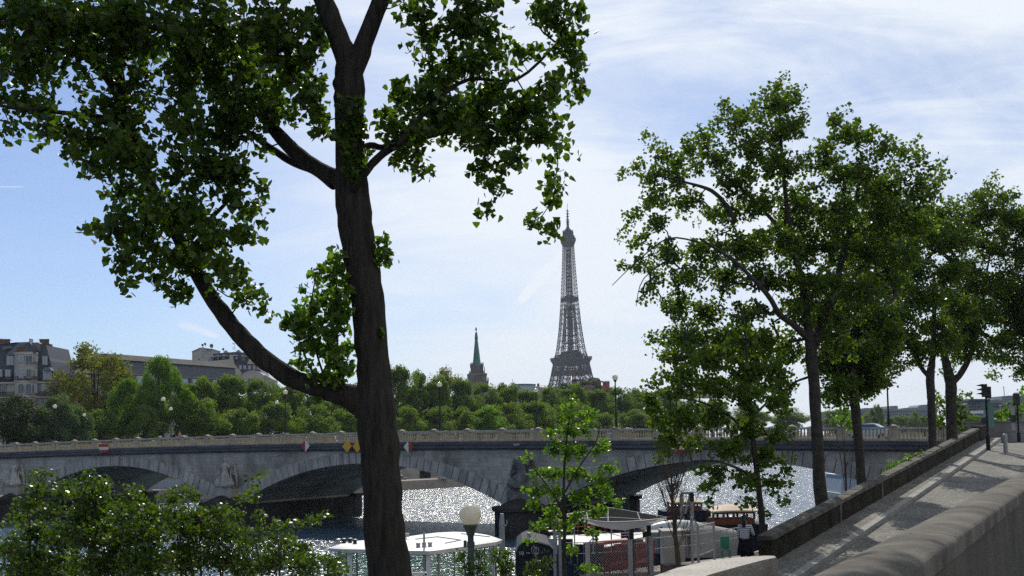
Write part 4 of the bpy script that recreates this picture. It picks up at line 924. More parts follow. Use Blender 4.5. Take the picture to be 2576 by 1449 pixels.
build_tree('plane_tree', 'rightmost plane tree whose trunk splits into two thick limbs', 'tree', (25.8, Y4, 3.4), tr, lb, pb(cr, Y4, 1.5, 36, .8, 29), .18, 22, .44, M['leaf_plane'], M['bark_plane'], 39, 'quad', .3, 'plane trees along the port quay', twig_r=.009, spread=.4)

# sapling in the middle, bare twiggy shrub, bushes
GY = 25.0
gz = 3.4
tr = [(Vector(((1424 - CX) / F * GY, GY, gz)), .055)] + pl([(1421, 1449, 11), (1420, 1340, 9), (1418, 1220, 7), (1425, 1110, 5), (1438, 1010, 2.5)], GY)
lb = [pl([(1420, 1300, 6), (1390, 1240, 4, -.1), (1345, 1180, 3, -.2), (1325, 1140, 2, -.2)], GY), pl([(1420, 1330, 6), (1460, 1270, 4, .1), (1510, 1220, 3, .2), (1545, 1180, 2, .2)], GY), pl([(1420, 1240, 5), (1460, 1170, 4, -.1), (1500, 1110, 3, -.1), (1510, 1050, 2, -.1)], GY), pl([(1420, 1350, 4), (1370, 1290, 3, .1), (1330, 1270, 2, .2)], GY)]
cr = [(1443, 1010, 12, 20), (1425, 1040, 20, 18), (1480, 1040, 22, 16), (1385, 1085, 22, 14), (1430, 1085, 34, 22), (1475, 1080, 22, 20), (1395, 1130, 28, 20), (1440, 1135, 34, 24), (1520, 1120, 20, 16), (1500, 1140, 16, 14), (1350, 1190, 22, 18), (1395, 1190, 30, 22), (1450, 1190, 32, 22), (1530, 1180, 26, 14), (1500, 1210, 30, 20),
      (1345, 1235, 24, 16), (1400, 1240, 30, 20), (1460, 1250, 30, 20), (1520, 1240, 26, 18), (1555, 1265, 12, 12), (1340, 1275, 20, 14), (1390, 1290, 26, 18), (1450, 1300, 28, 18), (1500, 1290, 30, 14), (1360, 1320, 20, 14), (1420, 1330, 26, 14), (1490, 1340, 20, 12), (1440, 1385, 20, 12), (1470, 1430, 22, 10), (1510, 1435, 14, 8), (1325, 1150, 10, 10), (1330, 1360, 10, 8)]
build_tree('sapling', 'young plane sapling with bright sparse leaves at the bottom centre', 'sapling', ((1424 - CX) / F * GY, GY, gz), tr, lb, pb(cr, GY, .28, 40, .25, 41), .078, 8, .14, M['leaf_fresh'], M['bark_plane'], 43, 'maple', .1, sides=8, twig_r=.0035, spread=.5)
# bare shrub
BY = 34.0; rb = random.Random(4); m = MB(); c0 = at(1712, 1449, BY); base = Vector((c0.x, BY, 4.0))
m.tube([base, at(1705, 1400, BY), at(1697, 1330, BY), at(1692, 1260, BY), at(1688, 1190, BY), at(1686, 1150, BY)], [.10, .085, .06, .045, .025, .008], 7)
def sprig(p, d, L, r, dep):
    q = p; pts = [q]; dd_ = d.copy()
    for i in range(4):
        dd_ = (dd_ + Vector((rb.uniform(-.12, .12), rb.uniform(-.12, .12), .10))).normalized(); q = q + dd_ * L / 4; pts.append(q)
    m.tube(pts, [r, r * .85, r * .65, r * .45, r * .2], 4)
    if dep > 0:
        for k_ in range(5):
            t_ = rb.uniform(.25, .95); s_ = pts[min(3, int(t_ * 4))]
            sprig(s_, (dd_ + Vector((rb.uniform(-.55, .55), rb.uniform(-.5, .5), rb.uniform(.1, .5)))).normalized(), L * rb.uniform(.35, .6), r * .5, dep - 1)
for k_ in range(22):
    t_ = rb.uniform(0.05, .8); yy__ = 1420 - t_ * 240; p = at(1706 - t_ * 20, yy__, BY)
    sprig(p, Vector((rb.uniform(-.6, .6), rb.uniform(-.4, .4), 1)).normalized(), rb.uniform(.8, 1.7), .018, 2)
t = empty('bare_shrub', base, 'leafless twiggy shrub with one dark stem beside the red barriers', 'shrub'); m.build('stem', M['twig'], t, base)
# leafy bushes, bottom left, and the plants by the lamp
def bush(px, py_base, Y, cr, lab, seed, dens=48, leaf=.062, per=10, crr=.13, lm='leaf_bush', ry=.5, shape='quad', z0=3.4, cat='bush', skel=None, name='leafy_bush', group=None, droop=.2, up=.1, jy=.5, spread=.5):
    b0 = at(px, py_base, Y); b0 = Vector((b0.x, Y, z0)); sk = []
    r_ = random.Random(seed)
    tops = sorted(cr, key=lambda e: -e[2] * e[3])[:7]
    for e in tops:
        c = at(e[0], e[1], Y + (e[4] if len(e) > 4 else 0)); sk.append([(b0 + Vector((r_.uniform(-.15, .15), 0, 0)), .035), ((b0 * .5 + c * .5) + Vector((r_.uniform(-.15, .15), 0, .2)), .022), (c, .01)])
    return build_tree(name, lab, cat, b0, None, sk, pb(cr, Y, ry, dens, jy, seed), leaf, per, crr, M[lm], M['twig'], seed, shape, droop, group, sides=6, twig_r=.003, up=up, spread=spread, limb_parts=False)
bush(100, 1500, 17, [(110, 1195, 16, 18), (95, 1230, 22, 20), (75, 1270, 26, 22), (50, 1300, 20, 16), (120, 1290, 26, 22), (90, 1340, 45, 30), (30, 1380, 34, 34), (90, 1400, 60, 34), (160, 1360, 40, 40), (60, 1440, 80, 30), (150, 1440, 70, 34), (175, 1215, 16, 12), (160, 1240, 20, 14)], 'left bush of the bottom left thicket with two upright sprays', 51)
bush(290, 1500, 16, [(222, 1195, 12, 12), (235, 1215, 22, 14), (215, 1240, 24, 20), (250, 1255, 26, 18), (270, 1225, 16, 10), (200, 1290, 34, 26), (250, 1300, 46, 34), (330, 1240, 20, 14), (345, 1265, 30, 18), (310, 1290, 40, 26), (220, 1350, 60, 40), (310, 1350, 60, 40), (390, 1300, 36, 26), (370, 1350, 50, 40), (260, 1420, 90, 40), (370, 1420, 80, 40), (180, 1330, 20, 20)], 'middle bush of the bottom left thicket below the left arch', 53)
bush(520, 1500, 17, [(455, 1235, 24, 12), (430, 1255, 24, 14), (490, 1250, 18, 12), (440, 1290, 40, 24), (500, 1300, 40, 26), (560, 1285, 30, 20), (590, 1300, 26, 16), (470, 1340, 50, 34), (550, 1340, 50, 30), (600, 1345, 30, 20), (460, 1410, 70, 40), (560, 1400, 60, 40), (630, 1420, 50, 34), (620, 1370, 30, 16)], 'right bush of the bottom left thicket below the left pier', 55)
bush(760, 1520, 15, [(655, 1300, 16, 8), (690, 1325, 30, 9), (640, 1345, 26, 14), (740, 1320, 30, 9), (790, 1310, 26, 7), (820, 1300, 12, 5), (700, 1360, 40, 18), (760, 1380, 36, 18), (690, 1410, 50, 26), (770, 1420, 50, 26), (830, 1410, 26, 16), (845, 1440, 26, 14), (640, 1240, 16, 10), (655, 1210, 10, 8), (610, 1260, 18, 8)], 'low spreading bush left of the big trunk with arching sprays', 57, dens=40)
bush(1188, 1520, 24, [(1165, 1400, 14, 22), (1180, 1430, 24, 24), (1205, 1400, 14, 20), (1215, 1435, 18, 18)], 'leafy bamboo-like plant growing round the lamp post', 61, dens=22, leaf=.12, lm='leaf_bush', ry=.3, shape='long', cat='plant', name='tall_plant', droop=.8, group='potted plants by the boat', jy=.1, crr=.14)
bush(1262, 1520, 24.5, [(1245, 1392, 16, 20), (1270, 1385, 18, 16), (1262, 1420, 26, 26), (1285, 1440, 18, 14)], 'leafy bamboo-like plant between lamp post and dark barge', 63, dens=22, leaf=.12, lm='leaf_bush', ry=.3, shape='long', cat='plant', name='tall_plant', droop=.8, group='potted plants by the boat', jy=.1, crr=.14)
bush(1370, 1520, 24.5, [(1350, 1420, 22, 20), (1380, 1410, 22, 18), (1360, 1440, 34, 14), (1330, 1440, 14, 10)], 'leafy bamboo-like plant left of the sapling stem', 65, dens=20, leaf=.11, lm='leaf_bush', ry=.3, shape='long', cat='plant', name='tall_plant', droop=.6, group='potted plants by the boat', jy=.1, crr=.14)
bush(2262, 1200, 53.8, [(2240, 1172, 18, 8), (2262, 1162, 22, 7), (2285, 1155, 16, 6), (2228, 1182, 10, 8), (2318, 1138, 9, 6)], 'bright creeper spilling over the parapet coping', 67, dens=60, leaf=.12, lm='leaf_fresh', ry=.35, cat='creeper', name='creeper', z0=7.0, jy=.2, crr=.18)
bush(2125, 1100, 72, [(2110, 1010, 10, 14), (2125, 1035, 22, 20), (2150, 1060, 20, 20), (2115, 1060, 20, 18), (2095, 1050, 12, 12)], 'bright small tree seen between the two dark trunks', 69, dens=24, leaf=.26, lm='leaf_fresh', ry=1.2, cat='small tree', name='small_tree', z0=3.4, jy=.4, crr=.4)
bush(2370, 1100, 74, [(2360, 1020, 8, 20), (2372, 1045, 14, 22), (2362, 1070, 16, 16), (2355, 1000, 5, 8)], 'narrow shrub between the two right trunks', 71, dens=34, leaf=.26, lm='leaf_plane', ry=1.0, cat='small tree', name='small_tree', z0=3.4, jy=.4, crr=.35)
bush(2425, 1100, 74, [(2430, 995, 7, 14), (2415, 1020, 14, 16), (2425, 1045, 18, 16), (2412, 1065, 16, 14), (2405, 1000, 6, 8)], 'shrub with a pointed top right of the twin-limbed trunk', 73, dens=34, leaf=.26, lm='leaf_plane', ry=1.0, cat='small tree', name='small_tree', z0=3.4, jy=.4, crr=.35)
bush(2535, 1090, 110, [(2530, 1025, 14, 10), (2540, 1045, 24, 18), (2560, 1030, 14, 18), (2520, 1060, 20, 12), (2572, 990, 8, 20), (2570, 1020, 10, 20)], 'yellow-green shrub behind the right traffic light', 75, dens=30, leaf=.4, lm='leaf_fresh', ry=2.0, cat='shrub', name='shrub', z0=8, jy=.4, crr=.6)

# ---------------------------------------------------------------- far bank trees: a few kinds, copied
def kind_mesh(seed, H=16.0, Wd=12.0, n_lumps=60, nleaf=21000, leaf=.34, sparse=False, tall=False):
    rs = np.random.RandomState(seed); cz = H * .56; lumps = []
    for i in range(n_lumps):
        a = rs.uniform(0, 2 * math.pi); z = rs.uniform(-1, 1); rr_ = math.sqrt(max(0, 1 - z * z)) * rs.uniform(.25, .92)
        lumps.append((np.array([rr_ * math.cos(a) * Wd / 2, rr_ * math.sin(a) * Wd / 2, cz + z * H * .31]), rs.uniform(.14, .27) * Wd / 2))
    per = nleaf // n_lumps; Cs = []; Ns = []
    for c, r in lumps:
        d = rs.normal(size=(per, 3)); d /= np.linalg.norm(d, axis=1, keepdims=True)
        q = rs.uniform(.2 if sparse else .45, 1.15, per)
        bump = 1 + .10 * np.sin(d[:, 0] * 9 + seed) * np.sin(d[:, 2] * 9) 
        Cs.append(c[None] + d * (q * r * bump)[:, None] * np.array([[1, 1, .95]])); Ns.append(d * .6 + rs.normal(size=(per, 3)) * .95 + np.array([[0, 0, .3]]))
    C_ = np.concatenate(Cs); N_ = np.concatenate(Ns); T_ = rs.normal(size=C_.shape) + np.array([[0, 0, -.4]])
    V, Fq = tree_mesh_leaves(C_, N_, T_, leaf * rs.uniform(.6, 1.3, len(C_)), 'quad'); return V, Fq, lumps
def far_kind(seed, lm, **kw):
    H = kw.get('H', 16.0); V, Fq, lumps = kind_mesh(seed, **kw)
    t = empty('far_tree', (0, 0, -50), 'x', 'tree')
    me = fast_mesh('crown', V, Fq, [M[lm]]); o = bpy.data.objects.new('crown', me); COL.objects.link(o); o.parent = t
    m = MB(); m.tube([(0, 0, -1), (.1, 0, H * .2), (0, .1, H * .45), (.1, 0, H * .8)], [.34, .28, .2, .06], 7)
    for c, r in lumps[:9]: m.tube([(0, 0, H * .28), (c[0] * .5, c[1] * .5, H * .42), tuple(c)], [.16, .11, .03], 5)
    m.build('trunk', M['bark'], t); return t
K = {'a': far_kind(1, 'leaf_far'), 'b': far_kind(2, 'leaf_far', n_lumps=70), 'c': far_kind(3, 'leaf_far', n_lumps=48), 'bright': far_kind(4, 'leaf_far_bright', n_lumps=60), 'olive': far_kind(5, 'leaf_far_olive', n_lumps=46, sparse=True, nleaf=9000, leaf=.34),
     'silver': far_kind(6, 'leaf_far_silver', n_lumps=60), 'dark': far_kind(7, 'leaf_far_dark', n_lumps=60, nleaf=18000, leaf=.3)}
used = set()
def ftree(px, topy, wpx, Y, kind, label, group=None, z0=8.5):
    topy += (rnd.uniform(-22, 10) if topy > 1020 else rnd.uniform(-6, 5)) if (group or topy > 1020 and 480 < px < 1700) else 0; px += rnd.uniform(-14, 14) if topy > 1000 and 480 < px < 1700 else 0; top = at(px, topy, Y); H = (top.z - z0) / .865; Wd = wpx * Y / F * 1.32
    low = topy > 1005 and Y < 340
    if low: z0 = 5.0; H = (top.z - z0) / .865; Wd *= 1.15
    k_ = K[kind]; loc = (top.x, Y, z0); sc = (Wd / 12.0, Wd / 12.0, H / 16.0); rz = rnd.uniform(0, 6.28)
    if kind not in used:
        used.add(kind); o = k_; o.location = loc; o.rotation_euler = (0, 0, rz); o.scale = sc; o['label'] = label
        if group: o['group'] = group
    else: o = dup(k_, loc, rz, sc, label, group)
    if not group and 'group' in o: del o['group']
G = 'plane trees along the far embankment'
spec = [
 (20, 1000, 150, 178, 'dark', 'very dark rounded tree at the far left edge', None), (88, 1030, 70, 186, 'dark', 'small dark tree left of the silvery willow', None),
 (150, 1008, 90, 186, 'silver', 'silvery willow behind the leftmost near lamp', None), (196, 1030, 60, 190, 'silver', 'smaller silvery tree right of the willow', None),
 (238, 878, 165, 214, 'olive', 'tall olive-brown airy tree right of the left mansion', None), (185, 960, 90, 216, 'olive', 'olive-brown tree low beside the left mansion', None), (292, 930, 90, 220, 'olive', 'olive-brown tree behind the bright green one', None),
 (400, 912, 84, 205, 'bright', 'bright green tree rising above its neighbours at the left', None), (322, 965, 70, 204, 'bright', 'bright green lower tree left of the tallest bright one', None), (462, 985, 64, 206, 'bright', 'bright green tree right of the tallest bright one', None),
 (360, 1030, 80, 200, 'a', 'dull green bushy tree under the tallest bright one', None), (250, 1040, 90, 200, 'a', 'dull green tree behind the low far lamp', None),
 (505, 958, 110, 215, 'c', 'dull green tree under the white mansion tower', None), (580, 955, 110, 222, 'a', 'dull green tree under the arched dormer', None), (650, 965, 100, 226, 'b', 'dark green tree under the curving branch', None),
 (520, 1030, 100, 206, 'b', 'low green tree behind the bridge rail right of two walkers', None), (610, 1040, 100, 210, 'c', 'low green tree behind the rail left of the paired lamps', None),
 (720, 975, 100, 232, 'c', 'green tree behind the second tall lamp from the trunk', None), (790, 975, 100, 238, 'a', 'green tree behind the low curving branch end', None), (860, 975, 100, 243, 'b', 'green tree just left of the big trunk', None), (930, 970, 100, 250, 'c', 'green tree mostly hidden by the big trunk', None),
 (700, 1040, 90, 216, 'a', 'low green tree behind the rail at the paired lamps', None), (790, 1045, 90, 222, 'b', 'low green tree behind the rail left of the trunk', None), (880, 1045, 90, 228, 'c', 'low green tree behind the rail beside the trunk', None),
 (1000, 938, 90, 262, 'a', 'tall green tree directly right of the big trunk', G), (1050, 945, 80, 268, 'b', 'tall green tree left of the airy treetop', G), (1120, 934, 80, 285, 'olive', 'airy paler treetop left of the church spire', None), (1100, 955, 80, 270, 'c', 'green tree behind the lamp left of the spire', G),
 (1160, 966, 80, 282, 'a', 'green tree in front of the left side of the church', G), (1215, 972, 84, 290, 'b', 'green tree in front of the right side of the church', G), (1270, 972, 84, 300, 'c', 'green tree right of the church', G), (1325, 985, 84, 306, 'a', 'green tree under the white rooftop', G),
 (1385, 985, 84, 318, 'b', 'green tree under the left leg of the tower', G), (1440, 978, 90, 325, 'c', 'green tree under the middle of the tower', G), (1500, 986, 84, 334, 'a', 'green tree under the terraced brick block', G), (1555, 984, 84, 345, 'b', 'green tree behind the lamp right of the tower', G),
 (1610, 982, 84, 352, 'c', 'green tree left of the right-hand foliage', G), (1665, 985, 84, 362, 'a', 'green tree at the left edge of the right-hand foliage', G), (1720, 995, 84, 372, 'b', 'green tree hidden behind the right-hand foliage', G),
 (1020, 1035, 90, 246, 'b', 'low green tree behind the rail right of the big trunk', G), (1085, 1028, 90, 250, 'a', 'low green tree behind the rail at the lamp left of the spire', G), (1150, 1030, 90, 256, 'c', 'low green tree behind the rail below the church left side', G), (1215, 1030, 90, 262, 'bright', 'low brighter tree behind the rail below the church', None),
 (1280, 1036, 90, 270, 'b', 'low green tree behind the rail below the white rooftop left end', G), (1340, 1040, 90, 278, 'a', 'low green tree behind the rail at the lamp below the rooftop', G), (1400, 1042, 90, 288, 'c', 'low green tree behind the rail left of the sapling top', G), (1465, 1042, 90, 296, 'b', 'low green tree behind the rail at the sapling top', G),
 (1530, 1040, 90, 306, 'a', 'low green tree behind the rail left of the tall lamp', G), (1595, 1040, 90, 318, 'c', 'low green tree behind the rail right of the tall lamp', G), (1660, 1040, 90, 330, 'b', 'low green tree behind the rail at the slender tree', G),
 (1790, 1010, 90, 400, 'c', 'distant tree seen through the slender tree', None), (1880, 1020, 90, 440, 'a', 'distant tree behind the slender tree trunk', None), (1980, 1030, 90, 480, 'b', 'distant tree left of the tallest trunk', None),
]
for e in spec: ftree(*e)
# beyond the bridge on the right
for i, (px, ty, w, Y, kd, lb_) in enumerate([(2105, 1035, 90, 620, 'a', 'distant dull tree right of the tallest trunk'), (2190, 1042, 60, 640, 'b', 'distant tree left of the right lamp'), (2205, 1022, 30, 560, 'c', 'dark distant tree rising above the car'), (2262, 1048, 60, 600, 'c', 'distant tree right of the right lamp'),
      (2300, 1040, 26, 520, 'b', 'narrow distant tree before the long facade'), (2325, 1050, 50, 560, 'a', 'distant tree left of the forked trunk'), (2450, 1050, 70, 300, 'bright', 'pale green distant tree left of the traffic light'), (2480, 1060, 60, 300, 'a', 'distant tree behind the traffic light'), (2515, 1040, 60, 260, 'bright', 'distant tree between the traffic lights')]):
    ftree(px, ty, w, Y, kd, lb_, None, 6.0)
#@@PART4
# ---------------------------------------------------------------- far landmarks and buildings
# the lattice tower
EX, EY, EB = at(1441, 1100, 1420).x, 1420.0, 0.0
T_ = empty('lattice_tower', (EX, EY, EB), 'tall tapering iron lattice tower with two wide decks and an antenna', 'tower', rz=R(21))
HW = [(0, 62), (30, 46), (57, 33.5), (84, 22.6), (96, 20.2), (112, 17.6), (129, 14.3), (150, 11.9), (166, 10.5), (185, 9.3), (203, 8.3), (240, 6.5), (268, 5.6), (276, 5.5)]
LW = [(0, 25), (57, 14), (84, 10.8), (96, 9.8), (112, 9.0), (129, 7.4), (150, 6.6), (166, 6.3), (185, 6.2), (203, 8.3), (276, 5.5)]
def itp(tb, z):
    for (a, va), (b_, vb) in zip(tb[:-1], tb[1:]):
        if a <= z <= b_: return va + (vb - va) * (z - a) / (b_ - a)
    return tb[-1][1]
m = MB(); lv = [0, 14, 28, 42, 57, 66, 75, 84, 90, 96, 104, 112]; z = 112
while z < 270: z += max(3.6, itp(HW, z) * .62); lv.append(min(z, 272))
lv.append(276)
for z0, z1 in zip(lv[:-1], lv[1:]):
    h0, h1 = itp(HW, z0), itp(HW, z1); l0, l1 = min(itp(LW, z0), h0), min(itp(LW, z1), h1); th = (.42 if z0 > 180 else .55) if z0 > 112 else .85
    for sx in (-1, 1):
        for sy in (-1, 1):
            c0 = [(sx * a, sy * b_, z0) for a, b_ in ((h0, h0), (h0 - l0, h0), (h0 - l0, h0 - l0), (h0, h0 - l0))]
            c1 = [(sx * a, sy * b_, z1) for a, b_ in ((h1, h1), (h1 - l1, h1), (h1 - l1, h1 - l1), (h1, h1 - l1))]
            for k in range(4):
                if z0 > 188 and k in (1, 2): continue
                m.bar(c0[k], c1[k], th * (1.0 if k == 0 else .8)); k2 = (k + 1) % 4
                m.bar(c0[k], c1[k2], th * .5); m.bar(c0[k2], c1[k], th * .5); m.bar(c1[k], c1[k2], th * .55)
                a0, b0v = Vector(c0[k]), Vector(c0[k2]); a1, b1v = Vector(c1[k]), Vector(c1[k2])
                if l0 > 5: m.bar((a0 + b0v) / 2, (a1 + b1v) / 2, th * .35)
    if z0 >= 112 and (h1 - l1) > .6:
        for a, b_ in (((-1, -1), (1, -1)), ((1, -1), (1, 1)), ((1, 1), (-1, 1)), ((-1, 1), (-1, -1))):
            if int(z0) % 2 == 0 or z0 > 170: m.bar((a[0] * h1, a[1] * h1, z1), (b_[0] * h1, b_[1] * h1, z1), .35)
m.build('lattice_leg', M['iron'], T_)
# inner lift shafts
m = MB()
for sx, sy in ((-1, -1), (1, -1), (1, 1), (-1, 1)): m.bar((sx * 2.4, sy * 2.4, 112), (sx * 2.2, sy * 2.2, 276), .7)
for z in range(114, 276, 5):
    m.bar((-2.4, -2.4, z), (2.4, -2.4, z + 5), .4); m.bar((-2.4, 2.4, z), (2.4, 2.4, z + 5), .4); m.bar((-2.4, -2.4, z), (-2.4, 2.4, z + 5), .4); m.bar((2.4, -2.4, z + 5), (2.4, 2.4, z), .4)
m.build('lift_shaft', M['iron'], T_)
def frame_belt(m, h, z0, z1, th, n):
    for a, b_ in (((-1, -1), (1, -1)), ((1, -1), (1, 1)), ((1, 1), (-1, 1)), ((-1, 1), (-1, -1))):
        A, B_ = Vector((a[0] * h, a[1] * h, 0)), Vector((b_[0] * h, b_[1] * h, 0))
        for z in (z0, z1): m.bar(A + Vector((0, 0, z)), B_ + Vector((0, 0, z)), th)
        for i in range(n):
            p = A + (B_ - A) * i / n; q = A + (B_ - A) * (i + 1) / n
            m.bar(p + Vector((0, 0, z0)), q + Vector((0, 0, z1)), th * .6); m.bar(q + Vector((0, 0, z0)), p + Vector((0, 0, z1)), th * .6); m.bar(p + Vector((0, 0, z0)), p + Vector((0, 0, z1)), th * .5)
m = MB(); frame_belt(m, 19.6, 96.5, 103, .6, 10); frame_belt(m, 18.0, 103, 110, .45, 9)
for a in range(4):   # solid belt plates
    ca, sa = math.cos(a * math.pi / 2), math.sin(a * math.pi / 2)
    m.box((19.2 * ca, 19.2 * sa, 99.0), (.5, 38.0, 3.6), a * math.pi / 2)
m.hexa([(-18, -18, 110), (18, -18, 110), (18, 18, 110), (-18, 18, 110)], [(-20, -20, 115), (20, -20, 115), (20, 20, 115), (-20, 20, 115)])
m.box((0, 0, 116), (41, 41, 2.2)); frame_belt(m, 20.8, 117, 119.3, .25, 22)
m.build('second_deck', M['iron'], T_)
m = MB(); m.box((0, 0, 120.5), (24, 24, 5)); m.box((0, 0, 124.5), (20, 20, 3.4)); m.box((4, -5, 127), (6, 6, 3)); m.box((-5, -5, 126.6), (5, 5, 2)); m.build('deck_pavilion', M['iron'], T_)
m = MB(); m.box((0, 0, 196), (14.5, 14.5, 3.0)); m.box((0, 0, 199), (10, 10, 3)); frame_belt(m, 8.3, 193, 198, .4, 6); m.build('middle_deck', M['iron'], T_)
for z in (138, 148, 158, 172, 184, 212, 226, 240, 254): m = MB(); h = itp(HW, z) * .9; m.box((0, 0, z), (h, h, 1.2)); m.build('shaft_platform', M['iron'], T_)
m = MB(); frame_belt(m, 58 / 2 + 4.5, 52, 60, 1.2, 14); m.box((0, 0, 58), (72, 72, 3)); m.build('first_deck', M['iron'], T_)
m = MB(); m.hexa([(-5.6, -5.6, 266), (5.6, -5.6, 266), (5.6, 5.6, 266), (-5.6, 5.6, 266)], [(-7.6, -7.6, 273), (7.6, -7.6, 273), (7.6, 7.6, 273), (-7.6, 7.6, 273)])
m.box((0, 0, 275), (15.4, 15.4, 4.2)); m.box((0, 0, 278.6), (13.2, 13.2, 3.2)); m.box((0, 0, 281.6), (11, 11, 3)); m.lathe((0, 0, 283), [(6.4, 0), (6.2, 2), (4.8, 5), (2.4, 7.6), (1.6, 10), (1.3, 12)], 12)
for i in range(16):
    a = 2 * math.pi * i / 16; m.bar((6.3 * math.cos(a), 6.3 * math.sin(a), 281), (6.8 * math.cos(a), 6.8 * math.sin(a), 286 + (i % 3)), .5)
    m.lathe((6.4 * math.cos(a), 6.4 * math.sin(a), 284.5), [(.9, 0), (.9, 1.6), (.2, 1.8)], 6)
m.build('top_cabin', M['iron'], T_)
m = MB(); m.lathe((0, 0, 292), [(1.7, 0), (1.5, 5), (1.7, 5.2), (1.6, 9), (1.0, 9.5), (.95, 18), (.7, 18.3), (.6, 24)], 8); m.box((0, 0, 313.5), (4.4, .7, .7)); m.box((0, 0, 313.5), (.7, 4.4, .7)); m.bar((0, 0, 315), (0, 0, 323.5), .28)
for z in (296, 299, 302, 306, 310): m.box((0, 0, z), (3.6, 3.6, .6), z)
m.build('antenna', M['iron'], T_)

# church with green spire
CY_ = 420.0; k = CY_ / F
c = at(1201.0, 1000, CY_); t = empty('church', (c.x, CY_, 8.5), 'gothic church tower with a tall slender green copper spire', 'church', rz=R(8))
def zc_(py): return at(1201, py, CY_).z - 8.5
k9 = k / 1.13
m = MB(); m.box((0, 0, zc_(941) / 2), (50 * k9, 50 * k9, zc_(941))); m.box((0, 0, (zc_(922) + zc_(941)) / 2), (33 * k9, 33 * k9, zc_(922) - zc_(941))); m.box((0, 0, zc_(960) / 2), (58 * k9, 58 * k9, zc_(960)))
m.box((0, 0, zc_(941) - .3), (52 * k9, 52 * k9, .8)); m.build('tower', M['church_stone'], t)
m = MB()
for sx in (-1, 1):
    for sy in (-1, 1):
        for (ox, py, h, r) in ((16, 922, 13, 1.5), (12.5, 922, 13, 1.2), (18.5, 941, 13, 1.5), (28, 962, 15, 1.6)):
            m = MB(); m.lathe((sx * ox * k9, sy * ox * k9, zc_(py) - .5), [(r * k, 0), (r * k, h * .40 * k), (r * 1.4 * k, h * .45 * k), (.1, h * k)], 6); m.build('pinnacle', M['church_stone'], t)
m = MB()
for i in (-2, -1, 0, 1, 2): m.box((i * 6.2 * k9, -25.2 * k9, zc_(950)), (1.3 * k, .9 * k, 20 * k)); m.box((i * 5 * k9, -16.8 * k9, zc_(930)), (1.1 * k, .9 * k, 20 * k))
m.build('buttress_ribs', M['church_stone'], t)
for i in (-1, 0, 1):
    m = MB(); m.box((i * 7 * k9, -25.2 * k9, zc_(952)), (2.6 * k, .4 * k, 15 * k)); m.build('window', M['black'], t)
    m = MB(); m.box((i * 5.2 * k9 + 2, -16.7 * k9, zc_(931)), (1.6 * k, .4 * k, 13 * k)); m.build('window', M['black'], t)
m = MB(); zb_ = zc_(922)
m.lathe((0, 0, zb_), [(11.2 * k, 0), (10.3 * k, 8 * k), (7.9 * k, 30 * k), (8.3 * k, 31 * k), (7.7 * k, 32 * k), (3.7 * k, 68 * k), (4.3 * k, 70 * k), (4.2 * k, 74 * k), (2.6 * k, 85 * k), (.5 * k, 88.5 * k)], 8, R(22.5)); m.build('spire', M['copper'], t)
m = MB(); m.bar((0, 0, zc_(836)), (0, 0, zc_(823)), .16); m.box((0, 0, zc_(826)), (3.2 * k, .3, .3)); m.lathe((0, 0, zc_(831)), [(.2, 0), (.5, .3), (.2, .6)], 6); m.build('cross', M['dark_metal'], t)
m = MB(); m.box((2, 22, 7), (10, 34, 14)); m.hexa([(-3, 5, 14), (7, 5, 14), (7, 39, 14), (-3, 39, 14)], [(2, 5, 19), (2.01, 5, 19), (2.01, 39, 19), (2, 39, 19)]); m.build('nave', M['church_stone'], t)

# a facade helper: windows as parts with panes
def win(parent, off, x0, x1, y0, y1, Y, mf='shutter', d=.25, sill=True, arched=False, frame='cream'):
    """window given in frame pixels on the plane at distance Y"""
    pts = [(x0, y1), (x1, y1), (x1, y0), (x0, y0)]
    if arched:
        cx, r = (x0 + x1) / 2, (x1 - x0) / 2; pts = [(x0, y1), (x1, y1)] + [(cx + r * math.cos(math.pi * i / 6), y0 + r - r * math.sin(math.pi * i / 6)) for i in range(7)]
    m = MB(); g = (x1 - x0) * .16
    m.pxprism([(cx_ + (g if cx_ > (x0 + x1) / 2 else -g) * .8, cy_ + (g if cy_ > (y0 + y1) / 2 else -g) * .8) for cx_, cy_ in pts], Y - d - .10, d + .2)
    f = m.build('window', M[frame], parent, off)
    m = MB(); m.pxprism(pts, Y - d - .16, d + .1); m.build('pane', M[mf], f)
    f2 = f.children[0]; 
    for v_ in f2.data.vertices: v_.co = v_.co - Vector(off)
    xm = (x0 + x1) / 2; m = MB(); m.pxprism([(xm - .35, y1), (xm + .35, y1), (xm + .35, y0 + 1), (xm - .35, y0 + 1)], Y - d - .22, .1); m.build('mullion', M['cream'], f, off)
# left mansion
Y0 = 215.0; off = at(60, 1140, Y0); off.z = 8.5
t = empty('mansion', off, 'pale stone mansion with a rounded bay, slate mansard and chimneys at the left edge', 'building')
m = MB(); m.pxprism([(-170, 1140), (138, 1140), (139, 962), (-170, 966)], Y0, 13); m.build('wall', M['cream'], t, off)
m = MB(); m.pxprism([(-170, 968), (140, 963), (140, 959.5), (-170, 964)], Y0 - .5, 1.0); m.pxprism([(-170, 1003), (139, 1000), (139, 996), (-170, 999)], Y0 - .7, 1.2); m.build('cornice', M['beige'], t, off)
m = MB(); m.pxprism([(-170, 964), (136, 960), (133, 935), (127, 908), (124, 900), (116, 868), (66, 861), (40, 861), (-20, 868), (-170, 868)], Y0 + .4, 11); m.build('roof', M['slate'], t, off)
m = MB(); m.pxprism([(12, 895), (36, 892), (74, 860), (48, 861)], Y0 - .2, 1.2); m.pxprism([(78, 862), (98, 884), (99, 863), (95, 861)], Y0 - .4, 1.2); m.pxprism([(-60, 870), (22, 864), (48, 861), (0, 866)], Y0 - .1, .8); m.build('zinc_slope', M['zinc'], t, off)
